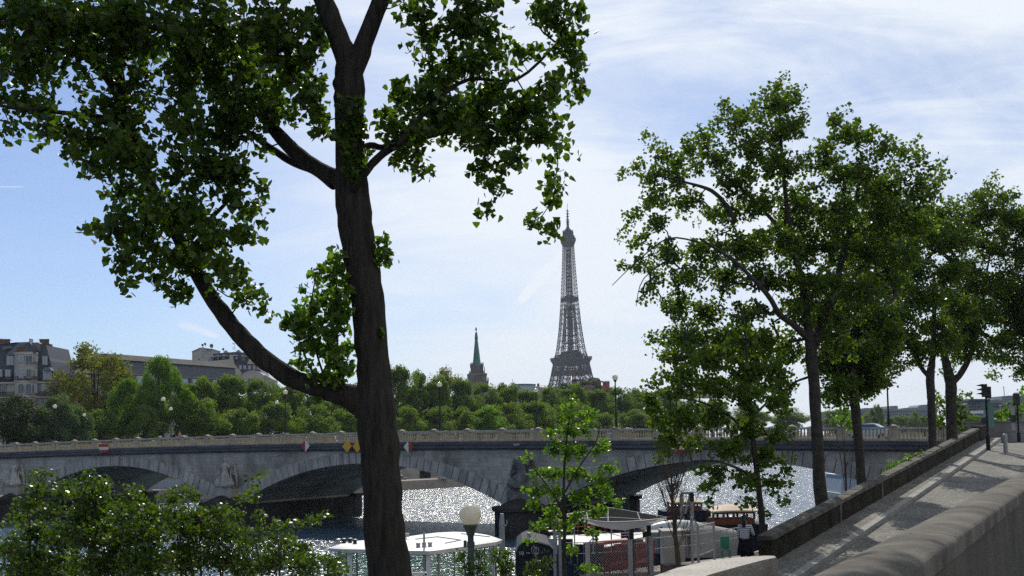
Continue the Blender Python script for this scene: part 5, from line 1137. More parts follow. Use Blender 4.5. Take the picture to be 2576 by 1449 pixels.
# rounded bay
cb = at(66, 1000, Y0); rb_ = 29 * Y0 / F; n = 14
def arcpts(r, ex=.72): return [(cb.x + r * math.cos(math.pi + math.pi * i / n), Y0 + r * ex * math.sin(math.pi + math.pi * i / n)) for i in range(n + 1)]
def zz(py, px=66): return at(px, py, Y0).z
m = MB(); m.prism(arcpts(rb_), zz(1140), zz(892)); m.build('bay', M['cream'], t, off)
for r_, y0_, y1_ in ((1.07, 893, 887), (1.05, 962, 958), (1.10, 999, 995)): m = MB(); m.prism(arcpts(rb_ * r_), zz(y0_), zz(y1_)); m.build('bay_cornice', M['beige'], t, off)
m = MB(); m.prism(arcpts(rb_ * .80), zz(887), zz(874)); m.build('terrace', M['brick_far'], t, off)
m = MB(); m.pxprism([(52, 888), (88, 888), (88, 880), (74, 860), (66, 862), (56, 880)], Y0 - 1.2, 2.0); m.build('gable', M['slate'], t, off)
m = MB(); m.pxprism([(73, 862), (78, 862), (78, 852), (73, 852)], Y0 + 1, 1.0); m.build('chimney', M['beige'], t, off)
m = MB(); m.pxprism([(98, 890), (124, 900), (125, 865), (98, 863)], Y0 + 2, 1.4); m.build('chimney', M['brick_far'], t, off)
m = MB(); m.pxprism([(-20, 880), (22, 872), (22, 862), (-20, 862)], Y0 + 2, 1.4); m.build('chimney', M['brick_far'], t, off)
rq = random.Random(2)
for xs in (range(101, 123, 3), range(0, 26, 3)):
    for x in xs:
        c = at(x, 864, Y0 + 2.6); m = MB(); m.lathe((c.x, c.y, c.z - .2), [(.16, 0), (.14, .6 + rq.uniform(0, .4)), (.18, .7 + rq.uniform(.2, .4)), (.1, 1.1)], 6); m.build('chimney_pot', M['brick_far'], t, off)
m = MB()
for (x0, y0, x1, y1) in ((96, 855, 121, 854), (101, 863, 101, 855), (110, 863, 110, 855), (121, 863, 121, 854), (0, 852, 30, 857), (6, 864, 6, 852), (14, 864, 14, 852)): m.bar(at(x0, y0, Y0 + 3), at(x1, y1, Y0 + 3), .05)
m.build('aerial', M['dark_metal'], t, off)
for (a, b_, c_, d_) in ((18, 33, 897, 917), (107, 116, 897, 917), (110, 126, 931, 954), (14, 25, 931, 953), (-4, 4, 930, 950)): win(t, off, a, b_, c_, d_, Y0)
for (a, b_, c_, d_) in ((4, 14, 968, 988), (52, 66, 1003, 1020), (98, 106, 1004, 1020), (-12, -2, 968, 988), (114, 122, 1004, 1018)): win(t, off, a, b_, c_, d_, Y0, 'pane')
for (a, b_, c_, d_, ar) in ((47, 59, 895, 910, 0), (65, 80, 895, 910, 0), (39, 44, 895, 910, 0), (85, 93, 895, 910, 0), (48, 58, 929, 950, 0), (67, 77, 929, 950, 0), (40, 43, 929, 949, 0), (88, 92, 929, 949, 0), (46, 59, 965, 989, 1), (65, 78, 965, 989, 1), (37, 41, 968, 989, 0), (86, 92, 966, 989, 0)):
    px = (a + b_) / 2; dd_ = .72 * math.sqrt(max(0, rb_ ** 2 - ((px - 66) * Y0 / F) ** 2)); win(t, off, a, b_, c_, d_, Y0 - dd_ * .98, 'pane' if ar or a in (67, 65) else 'shutter', .2, arched=bool(ar), frame='beige')
win(t, off, 105, 116, 966, 988, Y0, 'shutter', arched=True)
def railing(x0, x1, y0, y1, Y, yb):
    m = MB(); k_ = max(3, int(abs(x1 - x0) / 2)); 
    m.bar(at(x0, y0, Y), at(x1, y1, Y), .05); m.bar(at(x0, y0 + yb, Y), at(x1, y1 + yb, Y), .05)
    for i in range(k_ + 1): f_ = i / k_; m.bar(at(x0 + (x1 - x0) * f_, y0 + (y1 - y0) * f_, Y), at(x0 + (x1 - x0) * f_, y0 + (y1 - y0) * f_ + yb, Y), .035)
    m.build('balcony_railing', M['dark_metal'], t, off)
railing(94, 136, 985, 985, Y0 - .8, 11); railing(-20, 36, 986, 986, Y0 - .8, 11); railing(38, 94, 947, 947, Y0 - rb_ * .75, 9); railing(-20, 36, 948, 948, Y0 - .5, 9)
m = MB(); m.pxprism([(108, 932), (128, 932), (124, 924), (112, 924)], Y0 - 1.0, 1.6); m.build('dormer_roof', M['zinc'], t, off)
m = MB(); m.pxprism([(6, 880), (30, 876), (26, 870), (8, 872)], Y0 - .5, 1.2); m.build('dormer_roof', M['zinc'], t, off)

# long slate-roofed buildings running along the bank
def long_block(name, label, A, Bp, z_top, z_eave, z_low, depth, wl_m, windows, z_ridge=None):
    A = Vector((A[0], A[1], 0)); Bp = Vector((Bp[0], Bp[1], 0)); L = (Bp - A).length; rz = math.atan2((Bp - A).y, (Bp - A).x)
    t = empty(name, (A.x, A.y, 8.5), label, 'building', rz=rz); D = depth
    m = MB(); m.box((L / 2, D / 2, (z_low - 8.5) / 2), (L, D, z_low - 8.5)); m.build('wall', M[wl_m], t)
    m = MB(); zl, ze, zt = z_low - 8.5, z_eave - 8.5, z_top - 8.5
    m.hexa([(0, 0, zl), (L, 0, zl), (L, D, zl), (0, D, zl)], [(.3, .9, zt), (L - .3, .9, zt), (L - .3, D - .9, zt), (.3, D - .9, zt)]); m.build('roof', M['slate'], t)
    m = MB(); m.hexa([(-.3, .4, zt), (L + .3, .4, zt), (L + .3, D - .4, zt), (-.3, D - .4, zt)], [(1.5, D * .45, zt + 1.8), (L - 1.5, D * .45, zt + 1.8), (L - 1.5, D * .55, zt + 1.8), (1.5, D * .55, zt + 1.8)]); m.build('zinc_roof', M['zinc_matt'], t)
    m = MB(); m.box((L / 2, -.15, zl + .1), (L + .4, .5, .35)); m.box((L / 2, .35, ze), (L, .5, .25)); m.build('gutter', M['zinc'], t)
    for i in range(windows):
        x = L * (i + .6) / windows
        m = MB(); m.box((x, .1, (zl + ze) / 2), (L / windows * .55, .7, (ze - zl) * .8)); f = m.build('dormer', M['cream'], t)
        m = MB(); m.box((x, -.28, (zl + ze) / 2), (L / windows * .42, .06, (ze - zl) * .66)); m.build('pane', M['shutter'], f)
    return t
long_block('long_building', 'long building with dark slate roof behind the bright green tree', (at(302, 900, 232).x, 232), (at(600, 922, 264).x, 264), 28.6, 25.6, 22.6, 14, 'cream', 11)
t = long_block('low_building', 'lower slate-roofed building between the mansion and the olive tree', (at(137, 940, 222).x, 222), (at(300, 935, 236).x, 236), 25.6, 23.2, 20.8, 14, 'beige', 7)
m = MB(); m.box((3.2, 3, 18.0), (3.6, 1.2, 1.6)); m.build('chimney', M['brick_far'], t)

# white mansion with roof tower
Y1 = 300.0; off = at(560, 1131, Y1); off.z = 8.5
def q(cx, cy): return (469.6 + .0972 * cx, 838.6 + .0972 * cy)
t = empty('white_house', off, 'white house with roof tower, dishes, dormers and an arched gable behind the curving branch', 'building')
m = MB(); m.pxprism([q(140, 1400), q(415, 1400), q(415, 360), q(345, 370), q(140, 475)], Y1, 8); m.pxprism([q(415, 1000), q(670, 1000), q(665, 405), q(515, 385), q(415, 360)], Y1 + .3, 8); m.build('roof_tower', M['cream'], t, off)
m = MB(); m.pxprism([q(130, 480), q(345, 378), q(345, 365), q(130, 466)], Y1 - .5, 8.5); m.pxprism([q(510, 398), q(672, 415), q(672, 400), q(510, 383)], Y1 - .3, 8.5); m.build('tower_cap', M['beige'], t, off)
m = MB(); m.pxprism([q(560, 720), q(560, 560), q(700, 520), q(1250, 480), q(1620, 500), q(1620, 620), q(1560, 790), q(1300, 800), q(1200, 760), q(1110, 680)], Y1 + 1.0, 9); m.build('roof', M['slate'], t, off)
m = MB(); m.pxprism([q(300, 750), q(1110, 668), q(1105, 550), q(1195, 560), q(1195, 760), q(1395, 1010), q(1440, 1500), q(900, 1500), q(900, 900)], Y1 - 1.0, 6); m.build('party_wall', M['beige'], t, off)
m = MB(); m.pxprism([q(1210, 785), q(1830, 810), q(1900, 960), q(2000, 1100), q(1420, 1040)], Y1 + .2, 9); m.build('roof', M['slate'], t, off)
m = MB(); m.pxprism([q(1560, 790), q(1820, 805), q(1620, 680)], Y1 - .3, 4); m.build('zinc_slope', M['roof_tan'], t, off)
m = MB(); m.pxprism([q(1400, 1500), q(2000, 1500), q(1990, 1080), q(1900, 1010), q(1820, 970), q(1720, 955), q(1620, 965), q(1500, 1010), q(1420, 1060)], Y1 - 2.0, 6); m.build('arched_gable', M['cream'], t, off)
m = MB(); m.pxprism([q(1590, 1160), q(1870, 1180), q(1870, 1500), q(1590, 1500)], Y1 - 2.15, .4); m.build('window', M['pane'], t, off)
m = MB(); m.pxprism([q(1980, 1500), q(2240, 1500), q(2230, 1190), q(2050, 1080), q(1980, 1080)], Y1 - 1.4, 6); m.build('wing', M['cream'], t, off)
for x in (1390, 1500, 1625, 1745, 1850):
    a, b_ = q(x - 30, 835), q(x + 30, 930); win(t, off, a[0], b_[0], a[1], b_[1], Y1 + .3, 'shutter', .2)
for x, y in ((1285, 620), (1460, 650)):
    a, b_ = q(x - 34, y - 45), q(x + 34, y + 50); win(t, off, a[0], b_[0], a[1], b_[1], Y1 + 1.0, 'shutter', .6, frame='slate')
for x, y in ((640, 600), (780, 590), (930, 575), (1210, 575), (1420, 590)):
    m = MB(); a = q(x - 10, y - 14); b_ = q(x + 85, y + 6); m.pxprism([(a[0], a[1] + .6), (b_[0], b_[1]), (b_[0], b_[1] - 1.4), (a[0], a[1] - .8)], Y1 - .8, 2); m.build('dormer_roof', M['white_paint'], t, off)
    m = MB(); a = q(x - 5, y + 4); b_ = q(x + 60, y + 90); m.pxprism([(a[0], b_[1]), (b_[0], b_[1]), (b_[0], a[1]), (a[0], a[1])], Y1 + .1, 1.4); m.build('dormer', M['pane'], t, off)
for x0, x1, y0, y1 in ((950, 1060, 460, 500), (1270, 1390, 450, 500), (1510, 1600, 470, 520)):
    m = MB(); m.pxprism([q(x0, y1), q(x1, y1), q(x1 - 15, y0), q(x0 + 15, y0)], Y1 + 3, 1.5); m.pxprism([q(x0 + 40, y0 + 4), q(x1 - 35, y0 + 4), q(x1 - 35, y0 - 22), q(x0 + 40, y0 - 22)], Y1 + 3.2, 1.0); m.build('chimney', M['cream'], t, off)
def dish(cx, cy, r, lab):
    c = at(*q(cx, cy), Y1 + 2); m = MB(); n = 14; rr_ = r * .0972 * Y1 / F
    vs_ = [(c.x, c.y + .35, c.z)] + [(c.x + rr_ * .8 * math.cos(2 * math.pi * i / n), c.y - .1 + .2 * math.cos(2 * math.pi * i / n), c.z + rr_ * math.sin(2 * math.pi * i / n)) for i in range(n)]
    m.add(vs_, [(0, i + 1, (i + 1) % n + 1) for i in range(n)]); m.bar((c.x, c.y + .4, c.z), (c.x, c.y + .4, c.z - rr_ * 1.8), .07); m.build('satellite_dish', M['zinc'], t, off)
dish(645, 325, 56, ''); dish(412, 305, 34, ''); dish(478, 275, 34, ''); dish(947, 410, 32, '')
m = MB(); m.bar(at(*q(1255, 450), Y1 + 3), at(*q(1238, 260), Y1 + 3), .05)
for y in (265, 355, 380, 410): m.bar(at(*q(1180, y), Y1 + 3), at(*q(1245, y), Y1 + 3), .05)
m.bar(at(*q(1180, 270), Y1 + 3), at(*q(1245, 270), Y1 + 3), .12); m.build('aerial', M['dark_metal'], t, off)
m = MB(); m.pxprism([q(190, 550), q(235, 550), q(235, 515), q(190, 515)], Y1 - .1, .3); m.build('window', M['white_paint'], t, off)
m = MB(); m.pxprism([q(305, 700), q(330, 700), q(330, 655), q(305, 655)], Y1 - .1, .3); m.build('window', M['pane'], t, off)

# white rooftop and terraced brick block in front of the tower
Y2_ = 470.0; off = at(1340, 1115, Y2_); off.z = 8.5
def q2(cx, cy): return ((1880 + cx * 480 / 2576) / 1.4907, (1380 + cy * 480 / 2576) / 1.4907)
t = empty('white_rooftop_building', off, 'pale flat-roofed building with rounded penthouse left of the tower base', 'building')
m = MB(); m.pxprism([q2(240, 1200), q2(690, 1200), q2(690, 330), q2(560, 322), q2(400, 322), q2(240, 330)], Y2_, 10); m.build('penthouse', mat('pale_render', (0.38, 0.44, 0.52), .7, .1, .1), t, off)
m = MB(); m.pxprism([q2(135, 1200), q2(240, 1200), q2(240, 365), q2(135, 365)], Y2_ + 1, 9); m.pxprism([q2(690, 1200), q2(790, 1200), q2(780, 375), q2(690, 370)], Y2_ - 1, 9); m.pxprism([q2(785, 1200), q2(1000, 1200), q2(1000, 395), q2(785, 385)], Y2_ + 2, 9); m.build('wall', M['cream'], t, off)
m = MB(); m.pxprism([q2(240, 336), q2(695, 336), q2(695, 322), q2(560, 316), q2(400, 316), q2(240, 322)], Y2_ - .5, 11); m.pxprism([q2(250, 415), q2(415, 415), q2(415, 400), q2(250, 400)], Y2_ - .4, .6); m.build('parapet', M['zinc'], t, off)
m = MB(); m.pxprism([q2(722, 372), q2(765, 372), q2(768, 312), q2(720, 312)], Y2_ + 2, 1.5); m.build('chimney', M['brick_far'], t, off)
m = MB(); m.pxprism([q2(860, 470), q2(900, 470), q2(900, 425), q2(860, 425)], Y2_ + 1.8, .4); m.build('window', M['pane'], t, off)
m = MB(); m.pxprism([q2(330, 400), q2(370, 400), q2(370, 365), q2(330, 365)], Y2_ - .2, .4); m.build('window', M['pane'], t, off)
m = MB(); m.bar(at(*q2(237, 330), Y2_), at(*q2(226, 228), Y2_), .12)
for x in range(780, 1000, 30): m.bar(at(*q2(x, 388), Y2_ + 3), at(*q2(x, 355), Y2_ + 3), .06)
m.bar(at(*q2(775, 355), Y2_ + 3), at(*q2(1000, 362), Y2_ + 3), .07)
for x in range(140, 236, 25): m.bar(at(*q2(x, 366), Y2_ + 3), at(*q2(x, 345), Y2_ + 3), .06)
m.bar(at(*q2(135, 345), Y2_ + 3), at(*q2(236, 345), Y2_ + 3), .07); m.build('aerial', M['dark_metal'], t, off)
Y3_ = 500.0; off = at(1460, 1112, Y3_); off.z = 8.5
t = empty('brick_block', off, 'terraced brown brick apartment block with roof gardens before the tower legs', 'building')
def part(nm, mm, pts, dy=0, th=6): m = MB(); m.pxprism([q2(*p) for p in pts], Y3_ + dy, th); m.build(nm, M[mm], t, off)
part('wall', 'brick_far', [(1000, 1200), (2330, 1200), (2290, 420), (2190, 400), (2100, 450), (1980, 370), (1420, 370), (1380, 395), (1000, 395)], 2, 14)
part('terrace', 'zinc', [(1000, 400), (1400, 385), (1400, 372), (1000, 386)], 1.5, 8); part('terrace', 'zinc', [(1380, 378), (1640, 378), (1640, 364), (1380, 364)], 1, 8)
part('upper_floor', 'brick_far', [(1430, 380), (1430, 232), (1600, 230), (1600, 250), (1750, 250), (1760, 215), (1860, 195), (1970, 212), (2000, 255), (2000, 380)], 4, 10)
part('shutter_panel', 'brick', [(1445, 320), (1520, 320), (1520, 265), (1445, 265)], 3.6, 1); part('window', 'cream', [(1520, 320), (1580, 320), (1580, 250), (1520, 250)], 3.6, 1)
part('window', 'zinc', [(1600, 330), (1690, 330), (1690, 258), (1600, 258)], 3.6, 1)
part('roof', 'slate', [(1420, 240), (1600, 238), (1600, 228), (1440, 222)], 3, 11); part('roof', 'zinc', [(1760, 218), (1990, 240), (1960, 205), (1860, 190), (1780, 200)], 3, 11)
part('terrace_bay', 'cream', [(1640, 500), (1900, 500), (1900, 345), (1640, 352)], 0, 8); part('shutter_panel', 'brick', [(1690, 465), (1785, 465), (1785, 385), (1690, 385)], -.4, 1)
part('window', 'zinc', [(1790, 500), (1860, 500), (1860, 385), (1790, 385)], -.4, 1)
part('stair_tower', 'brick_far', [(1890, 500), (2010, 500), (2010, 265), (1900, 268)], -1, 8); part('stair_tower', 'brick', [(2070, 470), (2180, 470), (2180, 275), (2070, 280)], -1, 8)
part('parapet', 'zinc', [(1890, 280), (2060, 268), (2060, 256), (1890, 266)], -1.4, 8); part('parapet', 'cream', [(2060, 284), (2185, 280), (2185, 268), (2060, 272)], -1.4, 8)
part('window', 'cream', [(2010, 470), (2070, 470), (2070, 350), (2010, 350)], 0, 1)
part('base_cornice', 'zinc', [(1570, 520), (1900, 505), (2250, 490), (2250, 478), (1900, 490), (1570, 505)], -2, 10)
for x in (2090, 2110, 2135, 2160): part('chimney_pot', 'brick_far', [(x - 6, 275), (x + 6, 275), (x + 5, 256), (x - 5, 256)], 1, 1)
def planter(pts, lm, seed):
    rs = np.random.RandomState(seed); Cs = []
    for cx, cy, rx, ry in pts:
        c = at(*q2(cx, cy), Y3_ - 2); n = 160; d = rs.normal(size=(n, 3)) * .45; Cs.append(np.array([list(c)]) + d * np.array([[rx * .0325, 1.5, ry * .0325]]))
    C_ = np.concatenate(Cs) - np.array([list(off)]); V, Fq = tree_mesh_leaves(C_, rs.normal(size=C_.shape) + np.array([[0, 0, .5]]), rs.normal(size=C_.shape), np.full(len(C_), .55), 'quad')
    me = fast_mesh('roof_garden', V, Fq, [M[lm]]); o = bpy.data.objects.new('roof_garden', me); COL.objects.link(o); o.parent = t
planter([(1240, 345, 60, 22), (1330, 355, 50, 20), (1450, 355, 40, 16), (1560, 350, 60, 20), (1640, 305, 40, 20), (1720, 305, 50, 22), (1950, 400, 60, 60), (1500, 430, 60, 30), (1300, 410, 80, 16), (2200, 440, 40, 40)], 'leaf_far_dark', 3)
planter([(1860, 255, 40, 16), (1830, 295, 30, 16), (1735, 300, 30, 12), (1250, 338, 30, 10)], 'leaf_far_olive', 4)
# tiny far roofline pieces right of the block and right of the church
def small_block(nm, label, pts, Y, mm, th=12, extra=()):
    c = at(sum(p[0] for p in pts) / len(pts), 1100, Y); of = Vector((c.x, Y, 8.5)); t = empty(nm, of, label, 'building'); m = MB(); m.pxprism(pts, Y, th); m.build('wall', M[mm], t, of)
    for (nm2, mm2, pp, dy, th2) in extra: m = MB(); m.pxprism(pp, Y + dy, th2); m.build(nm2, M[mm2], t, of)
    return t, of
small_block('far_house', 'sliver of distant roof with chimneys right of the church', [(1258, 1000), (1276, 1000), (1276, 968), (1262, 966)], 520, 'cream', extra=[('chimney', 'brick_far', [(1264, 968), (1268, 968), (1268, 962), (1264, 962)], 1, 2)])
small_block('far_house', 'low distant rooftops left of the right-hand foliage', [(1640, 1000), (1850, 1000), (1850, 985), (1812, 980), (1780, 984), (1640, 986)], 560, 'cream', extra=[('chimney', 'brick_far', [(1814, 981), (1822, 981), (1822, 972), (1814, 972)], 1, 2)])
# distant facades seen beyond the bridge on the right
def q4(cx, cy): return (1932 + .25 * cx, (1200 + .3727 * cy) / 1.4907)
pts = [q4(890, 1150), q4(1700, 1150), q4(1700, 860), q4(1600, 850), q4(1530, 855), q4(1500, 880), q4(1370, 885), q4(1310, 900), q4(1305, 862), q4(1230, 865), q4(1222, 893), q4(1110, 895), q4(1090, 885), q4(980, 885), q4(900, 900)]
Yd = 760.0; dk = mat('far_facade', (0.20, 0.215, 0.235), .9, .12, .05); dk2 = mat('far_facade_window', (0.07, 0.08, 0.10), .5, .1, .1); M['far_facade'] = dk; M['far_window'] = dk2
ex = []
for x in range(920, 1690, 34):
    for y in (945, 985, 1020): ex.append(('window', 'far_window', [q4(x, y + 18), q4(x + 14, y + 18), q4(x + 14, y), q4(x, y)], -.6, 1))
ex.append(('roof', 'zinc', [q4(890, 925), q4(1700, 915), q4(1700, 905), q4(890, 915)], -1, 8))
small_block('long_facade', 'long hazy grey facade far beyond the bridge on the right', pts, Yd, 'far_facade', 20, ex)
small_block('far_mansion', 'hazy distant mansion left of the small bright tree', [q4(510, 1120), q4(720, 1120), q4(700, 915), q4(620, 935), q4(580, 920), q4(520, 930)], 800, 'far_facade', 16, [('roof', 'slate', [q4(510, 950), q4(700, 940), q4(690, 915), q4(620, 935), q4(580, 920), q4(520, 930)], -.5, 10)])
def q5(cx, cy): return (2307.7 + .1482 * cx, 925.7 + .1482 * cy)
ex = [('roof', 'slate', [q5(870, 560), q5(1250, 560), q5(1240, 525), q5(880, 525)], -1, 12)]
for x in range(900, 1640, 46):
    for y in (590, 640): ex.append(('window', 'far_window', [q5(x, y + 24), q5(x + 16, y + 24), q5(x + 16, y), q5(x, y)], -.6, 1))
ex += [('banner', 'cloth_white', [q5(900, 780), q5(1120, 770), q5(1120, 720), q5(900, 730)], -.9, .4), ('banner', 'brick_far', [q5(890, 735), q5(1110, 725), q5(1110, 680), q5(890, 690)], -.8, .4), ('penthouse', 'far_facade', [q5(1420, 560), q5(1900, 560), q5(1900, 465), q5(1560, 468), q5(1440, 478)], 2, 10)]
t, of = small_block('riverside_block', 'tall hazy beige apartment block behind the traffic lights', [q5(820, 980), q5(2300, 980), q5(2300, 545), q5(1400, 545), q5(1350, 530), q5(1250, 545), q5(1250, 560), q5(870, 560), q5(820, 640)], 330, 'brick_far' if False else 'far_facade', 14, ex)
m = MB(); m.bar(at(*q5(1478, 470), 335), at(*q5(1465, 312), 335), .12); m.build('aerial', M['steel'], t, of)
#@@PART5
# ---------------------------------------------------------------- people
def figure(name, loc, rz, label, joints, mats_, hair=True, skirt=None, sit=False, scale=1.0):
    """joints: dict of body points (local, metres, facing -y); one skinned body, clothes as children"""
    t = empty(name, loc, label, 'person', rz=rz); t.scale = (scale,) * 3
    J = {'pelvis': (0, 0, .93), 'waist': (0, 0, 1.08), 'chest': (0, 0, 1.30), 'neck': (0, .01, 1.46), 'chin': (0, -.01, 1.53), 'crown': (0, .0, 1.66),
         'lsh': (.17, 0, 1.40), 'lel': (.22, .02, 1.13), 'lwr': (.24, -.08, .90), 'rsh': (-.17, 0, 1.40), 'rel': (-.22, .02, 1.13), 'rwr': (-.24, -.08, .90),
         'lhip': (.09, 0, .90), 'lkn': (.10, -.02, .49), 'lan': (.10, .03, .08), 'ltoe': (.11, -.14, .03), 'rhip': (-.09, 0, .90), 'rkn': (-.10, -.02, .49), 'ran': (-.10, .03, .08), 'rtoe': (-.11, -.14, .03)}
    J.update(joints)
    Rr = {'pelvis': .13, 'waist': .105, 'chest': .125, 'neck': .052, 'chin': .075, 'crown': .082, 'lsh': .06, 'lel': .040, 'lwr': .028, 'rsh': .06, 'rel': .04, 'rwr': .028, 'lhip': .085, 'lkn': .058, 'lan': .038, 'ltoe': .032, 'rhip': .085, 'rkn': .058, 'ran': .038, 'rtoe': .032}
    E = [('pelvis', 'waist'), ('waist', 'chest'), ('chest', 'neck'), ('neck', 'chin'), ('chin', 'crown'), ('chest', 'lsh'), ('lsh', 'lel'), ('lel', 'lwr'), ('chest', 'rsh'), ('rsh', 'rel'), ('rel', 'rwr'), ('pelvis', 'lhip'), ('lhip', 'lkn'), ('lkn', 'lan'), ('lan', 'ltoe'), ('pelvis', 'rhip'), ('rhip', 'rkn'), ('rkn', 'ran'), ('ran', 'rtoe')]
    def skin(nm, keys, edges, rad, mm, extra=()):
        vs_ = [Vector(J[k_]) for k_ in keys]; rs_ = [rad[k_] for k_ in keys]; es = [(keys.index(a), keys.index(b_)) for a, b_ in edges if a in keys and b_ in keys]
        for (root_k, pts, r0) in extra:
            prev = keys.index(root_k)
            for p in pts: vs_.append(Vector(p)); rs_.append(r0); es.append((prev, len(vs_) - 1)); prev = len(vs_) - 1; r0 *= .85
        me = bpy.data.meshes.new(nm); me.from_pydata(vs_, es, []); me.materials.append(mm)
        o = bpy.data.objects.new(nm, me); COL.objects.link(o); o.parent = t
        md_ = o.modifiers.new('skin', 'SKIN'); sk_ = me.skin_vertices[0].data if me.skin_vertices else None
        if sk_ is None:
            bpy.context.view_layer.objects.active = o; sk_ = me.skin_vertices[0].data
        for i, r in enumerate(rs_): sk_[i].radius = (r, r * (.82 if i < len(keys) and keys[i] in ('chest', 'waist', 'pelvis') else 1)); 
        sk_[0].use_root = True
        md2 = o.modifiers.new('sub', 'SUBSURF'); md2.levels = 1; md2.render_levels = 2
        return o
    fingers = []
    for sd in ('l', 'r'):
        w = Vector(J[sd + 'wr']); e_ = Vector(J[sd + 'el']); d = (w - e_).normalized(); sgn = 1 if sd == 'l' else -1
        for i, ln in enumerate((.075, .085, .08, .065)):
            o_ = Vector((0, -.027 + .018 * i, 0)); fingers.append((sd + 'wr', [w + d * .05 + o_ * .8, w + d * (.05 + ln * .55) + o_, w + d * (.04 + ln) + o_ + Vector((-sgn * .02, 0, 0))], .0125))
        fingers.append((sd + 'wr', [w + d * .03 + Vector((0, -.035, 0)), w + d * .07 + Vector((-sgn * .01, -.05, 0))], .0125))
    body = skin('body', list(Rr), E, Rr, mats_['skin'], fingers)
    top = ['waist', 'chest', 'pelvis', 'lsh', 'lel', 'rsh', 'rel']; ra = {k_: Rr[k_] * 1.14 + .008 for k_ in Rr}
    skin('shirt', ['waist', 'pelvis', 'chest', 'lsh', 'lel', 'rsh', 'rel'] + (['lwr', 'rwr'] if mats_.get('long') else []), E, ra, mats_['shirt'])
    rb2 = {k_: Rr[k_] * 1.15 + .01 for k_ in Rr}
    skin('trousers', ['pelvis', 'lhip', 'lkn', 'lan', 'rhip', 'rkn', 'ran'], E, rb2, mats_['trousers'])
    if skirt:
        m = MB(); m.lathe((0, 0, 0), [(.15, 1.0), (.20, .9), (.24, .72), (.27, .5), (.26, .49)], 16); m.build('skirt', mats_['trousers'], t, smooth=True)
    cr_, ch = Vector(J['crown']), Vector(J['chin']); c = (cr_ * .75 + ch * .25) + Vector((0, .018, .012))
    m = MB(); n = 9; r = .105; m.lathe(tuple(c), [(r * math.sin(math.pi * i / n) + .002, r * 1.12 * math.cos(math.pi * i / n)) for i in range(n)][:6 if not hair == 'long' else 7], 14)
    if hair == 'long': m.tube([c + Vector((0, .05, 0)), c + Vector((0, .08, -.14)), c + Vector((0, .075, -.28))], [.085, .075, .04], 10)
    m.build('hair', mats_['hair'], t, smooth=True)
    # face: nose, eyes, mouth
    m = MB(); f0 = ch * .45 + cr_ * .55; m.lathe((f0.x, f0.y - .083, f0.z - .035), [(.016, 0), (.012, .02), (.006, .04)], 6); m.build('nose', mats_['skin'], t)
    m = MB()
    for sg in (-1, 1): m.lathe((f0.x + sg * .03, f0.y - .072, f0.z - .004), [(.004, -.006), (.009, 0), (.004, .006)], 6)
    m.box((f0.x, f0.y - .078, f0.z - .06), (.04, .012, .008)); m.build('eyes_and_mouth', mats_['hair'], t)
    return t
skinm = dict(skin=M['skin'], hair=M['hair'])
loc = at(1876, 1400, 34.2); fz = 6.45 - 1.66
figure('person', (loc.x, 34.2, quay_z(loc.x, 34.2)), R(150), 'person in striped top and black skirt standing by the low end of the parapet',
       {'rel': (-.24, -.06, 1.15), 'rwr': (-.20, -.26, 1.10), 'lel': (.24, -.02, 1.12), 'lwr': (.22, -.16, .93)}, dict(skinm, shirt=M['stripes'], trousers=M['cloth_black'], long=True), 'long', skirt=True, scale=1.0)
# walkers on the bridge
for w0, w1 in ((.3, 3.3), (W_ - 3.3, W_ - .3)):
    m = MB()
    for a_, c_ in zip(cs[:-1], cs[1:]): m.hexa([(a_, w0, zr(a_) - 1.2), (c_, w0, zr(c_) - 1.2), (c_, w1, zr(c_) - 1.2), (a_, w1, zr(a_) - 1.2)], [(a_, w0, zr(a_) - 1.0), (c_, w0, zr(c_) - 1.0), (c_, w1, zr(c_) - 1.0), (a_, w1, zr(a_) - 1.0)])
    m.build('pavement', M['kerb'], bridge)
for px, sh, tr_, lab, dz_, ww in ((431.5, 'cloth_black', 'cloth_black', 'person in dark clothes walking on the bridge', 0, 1.2), (447, 'cloth_pink', 'cloth_blue', 'person in pink top walking on the bridge beside a darker one', .03, 1.5)):
    s = s_of_px(px + 3.2, ww); p = B(s, ww, zr(s) - 1.0)
    figure('person', p, R(-35), lab, {'lkn': (.1, -.14, .5), 'lan': (.1, -.12, .08), 'ran': (-.1, .18, .1)}, dict(skinm, shirt=M[sh], trousers=M[tr_], long=True), True, scale=1.03)
p = at(1010, 1196, 226.0)
figure('person', (p.x, 226, 1.8), R(90), 'seated person in white top on the far quay under the middle arch',
       {'pelvis': (0, 0, .50), 'waist': (0, .02, .66), 'chest': (0, .03, .90), 'neck': (0, .02, 1.06), 'chin': (0, -.01, 1.13), 'crown': (0, 0, 1.27), 'lsh': (.17, .03, 1.0), 'rsh': (-.17, .03, 1.0), 'lel': (.22, -.02, .76), 'rel': (-.22, -.02, .76), 'lwr': (.16, -.22, .66), 'rwr': (-.16, -.22, .66),
        'lhip': (.09, -.02, .48), 'rhip': (-.09, -.02, .48), 'lkn': (.10, -.42, .50), 'rkn': (-.10, -.42, .50), 'lan': (.10, -.44, .09), 'ran': (-.1, -.40, .09), 'ltoe': (.1, -.6, .04), 'rtoe': (-.1, -.56, .04)}, dict(skinm, shirt=M['cloth_white'], trousers=M['cloth_blue'], long=True), True, scale=1.15)
t = empty('quay_bench', (p.x + .3, 226.0, 1.8), 'low dark bench under the seated person on the far quay', 'bench'); m = MB(); m.box((0, 0, .42), (1.5, 1.4, .12)); m.build('seat', M['wood'], t)
m = MB(); m.box((-.6, 0, .18), (.12, .9, .36)); m.build('leg', M['dark_metal'], t); m = MB(); m.box((.6, 0, .18), (.12, .9, .36)); m.build('leg', M['dark_metal'], t)
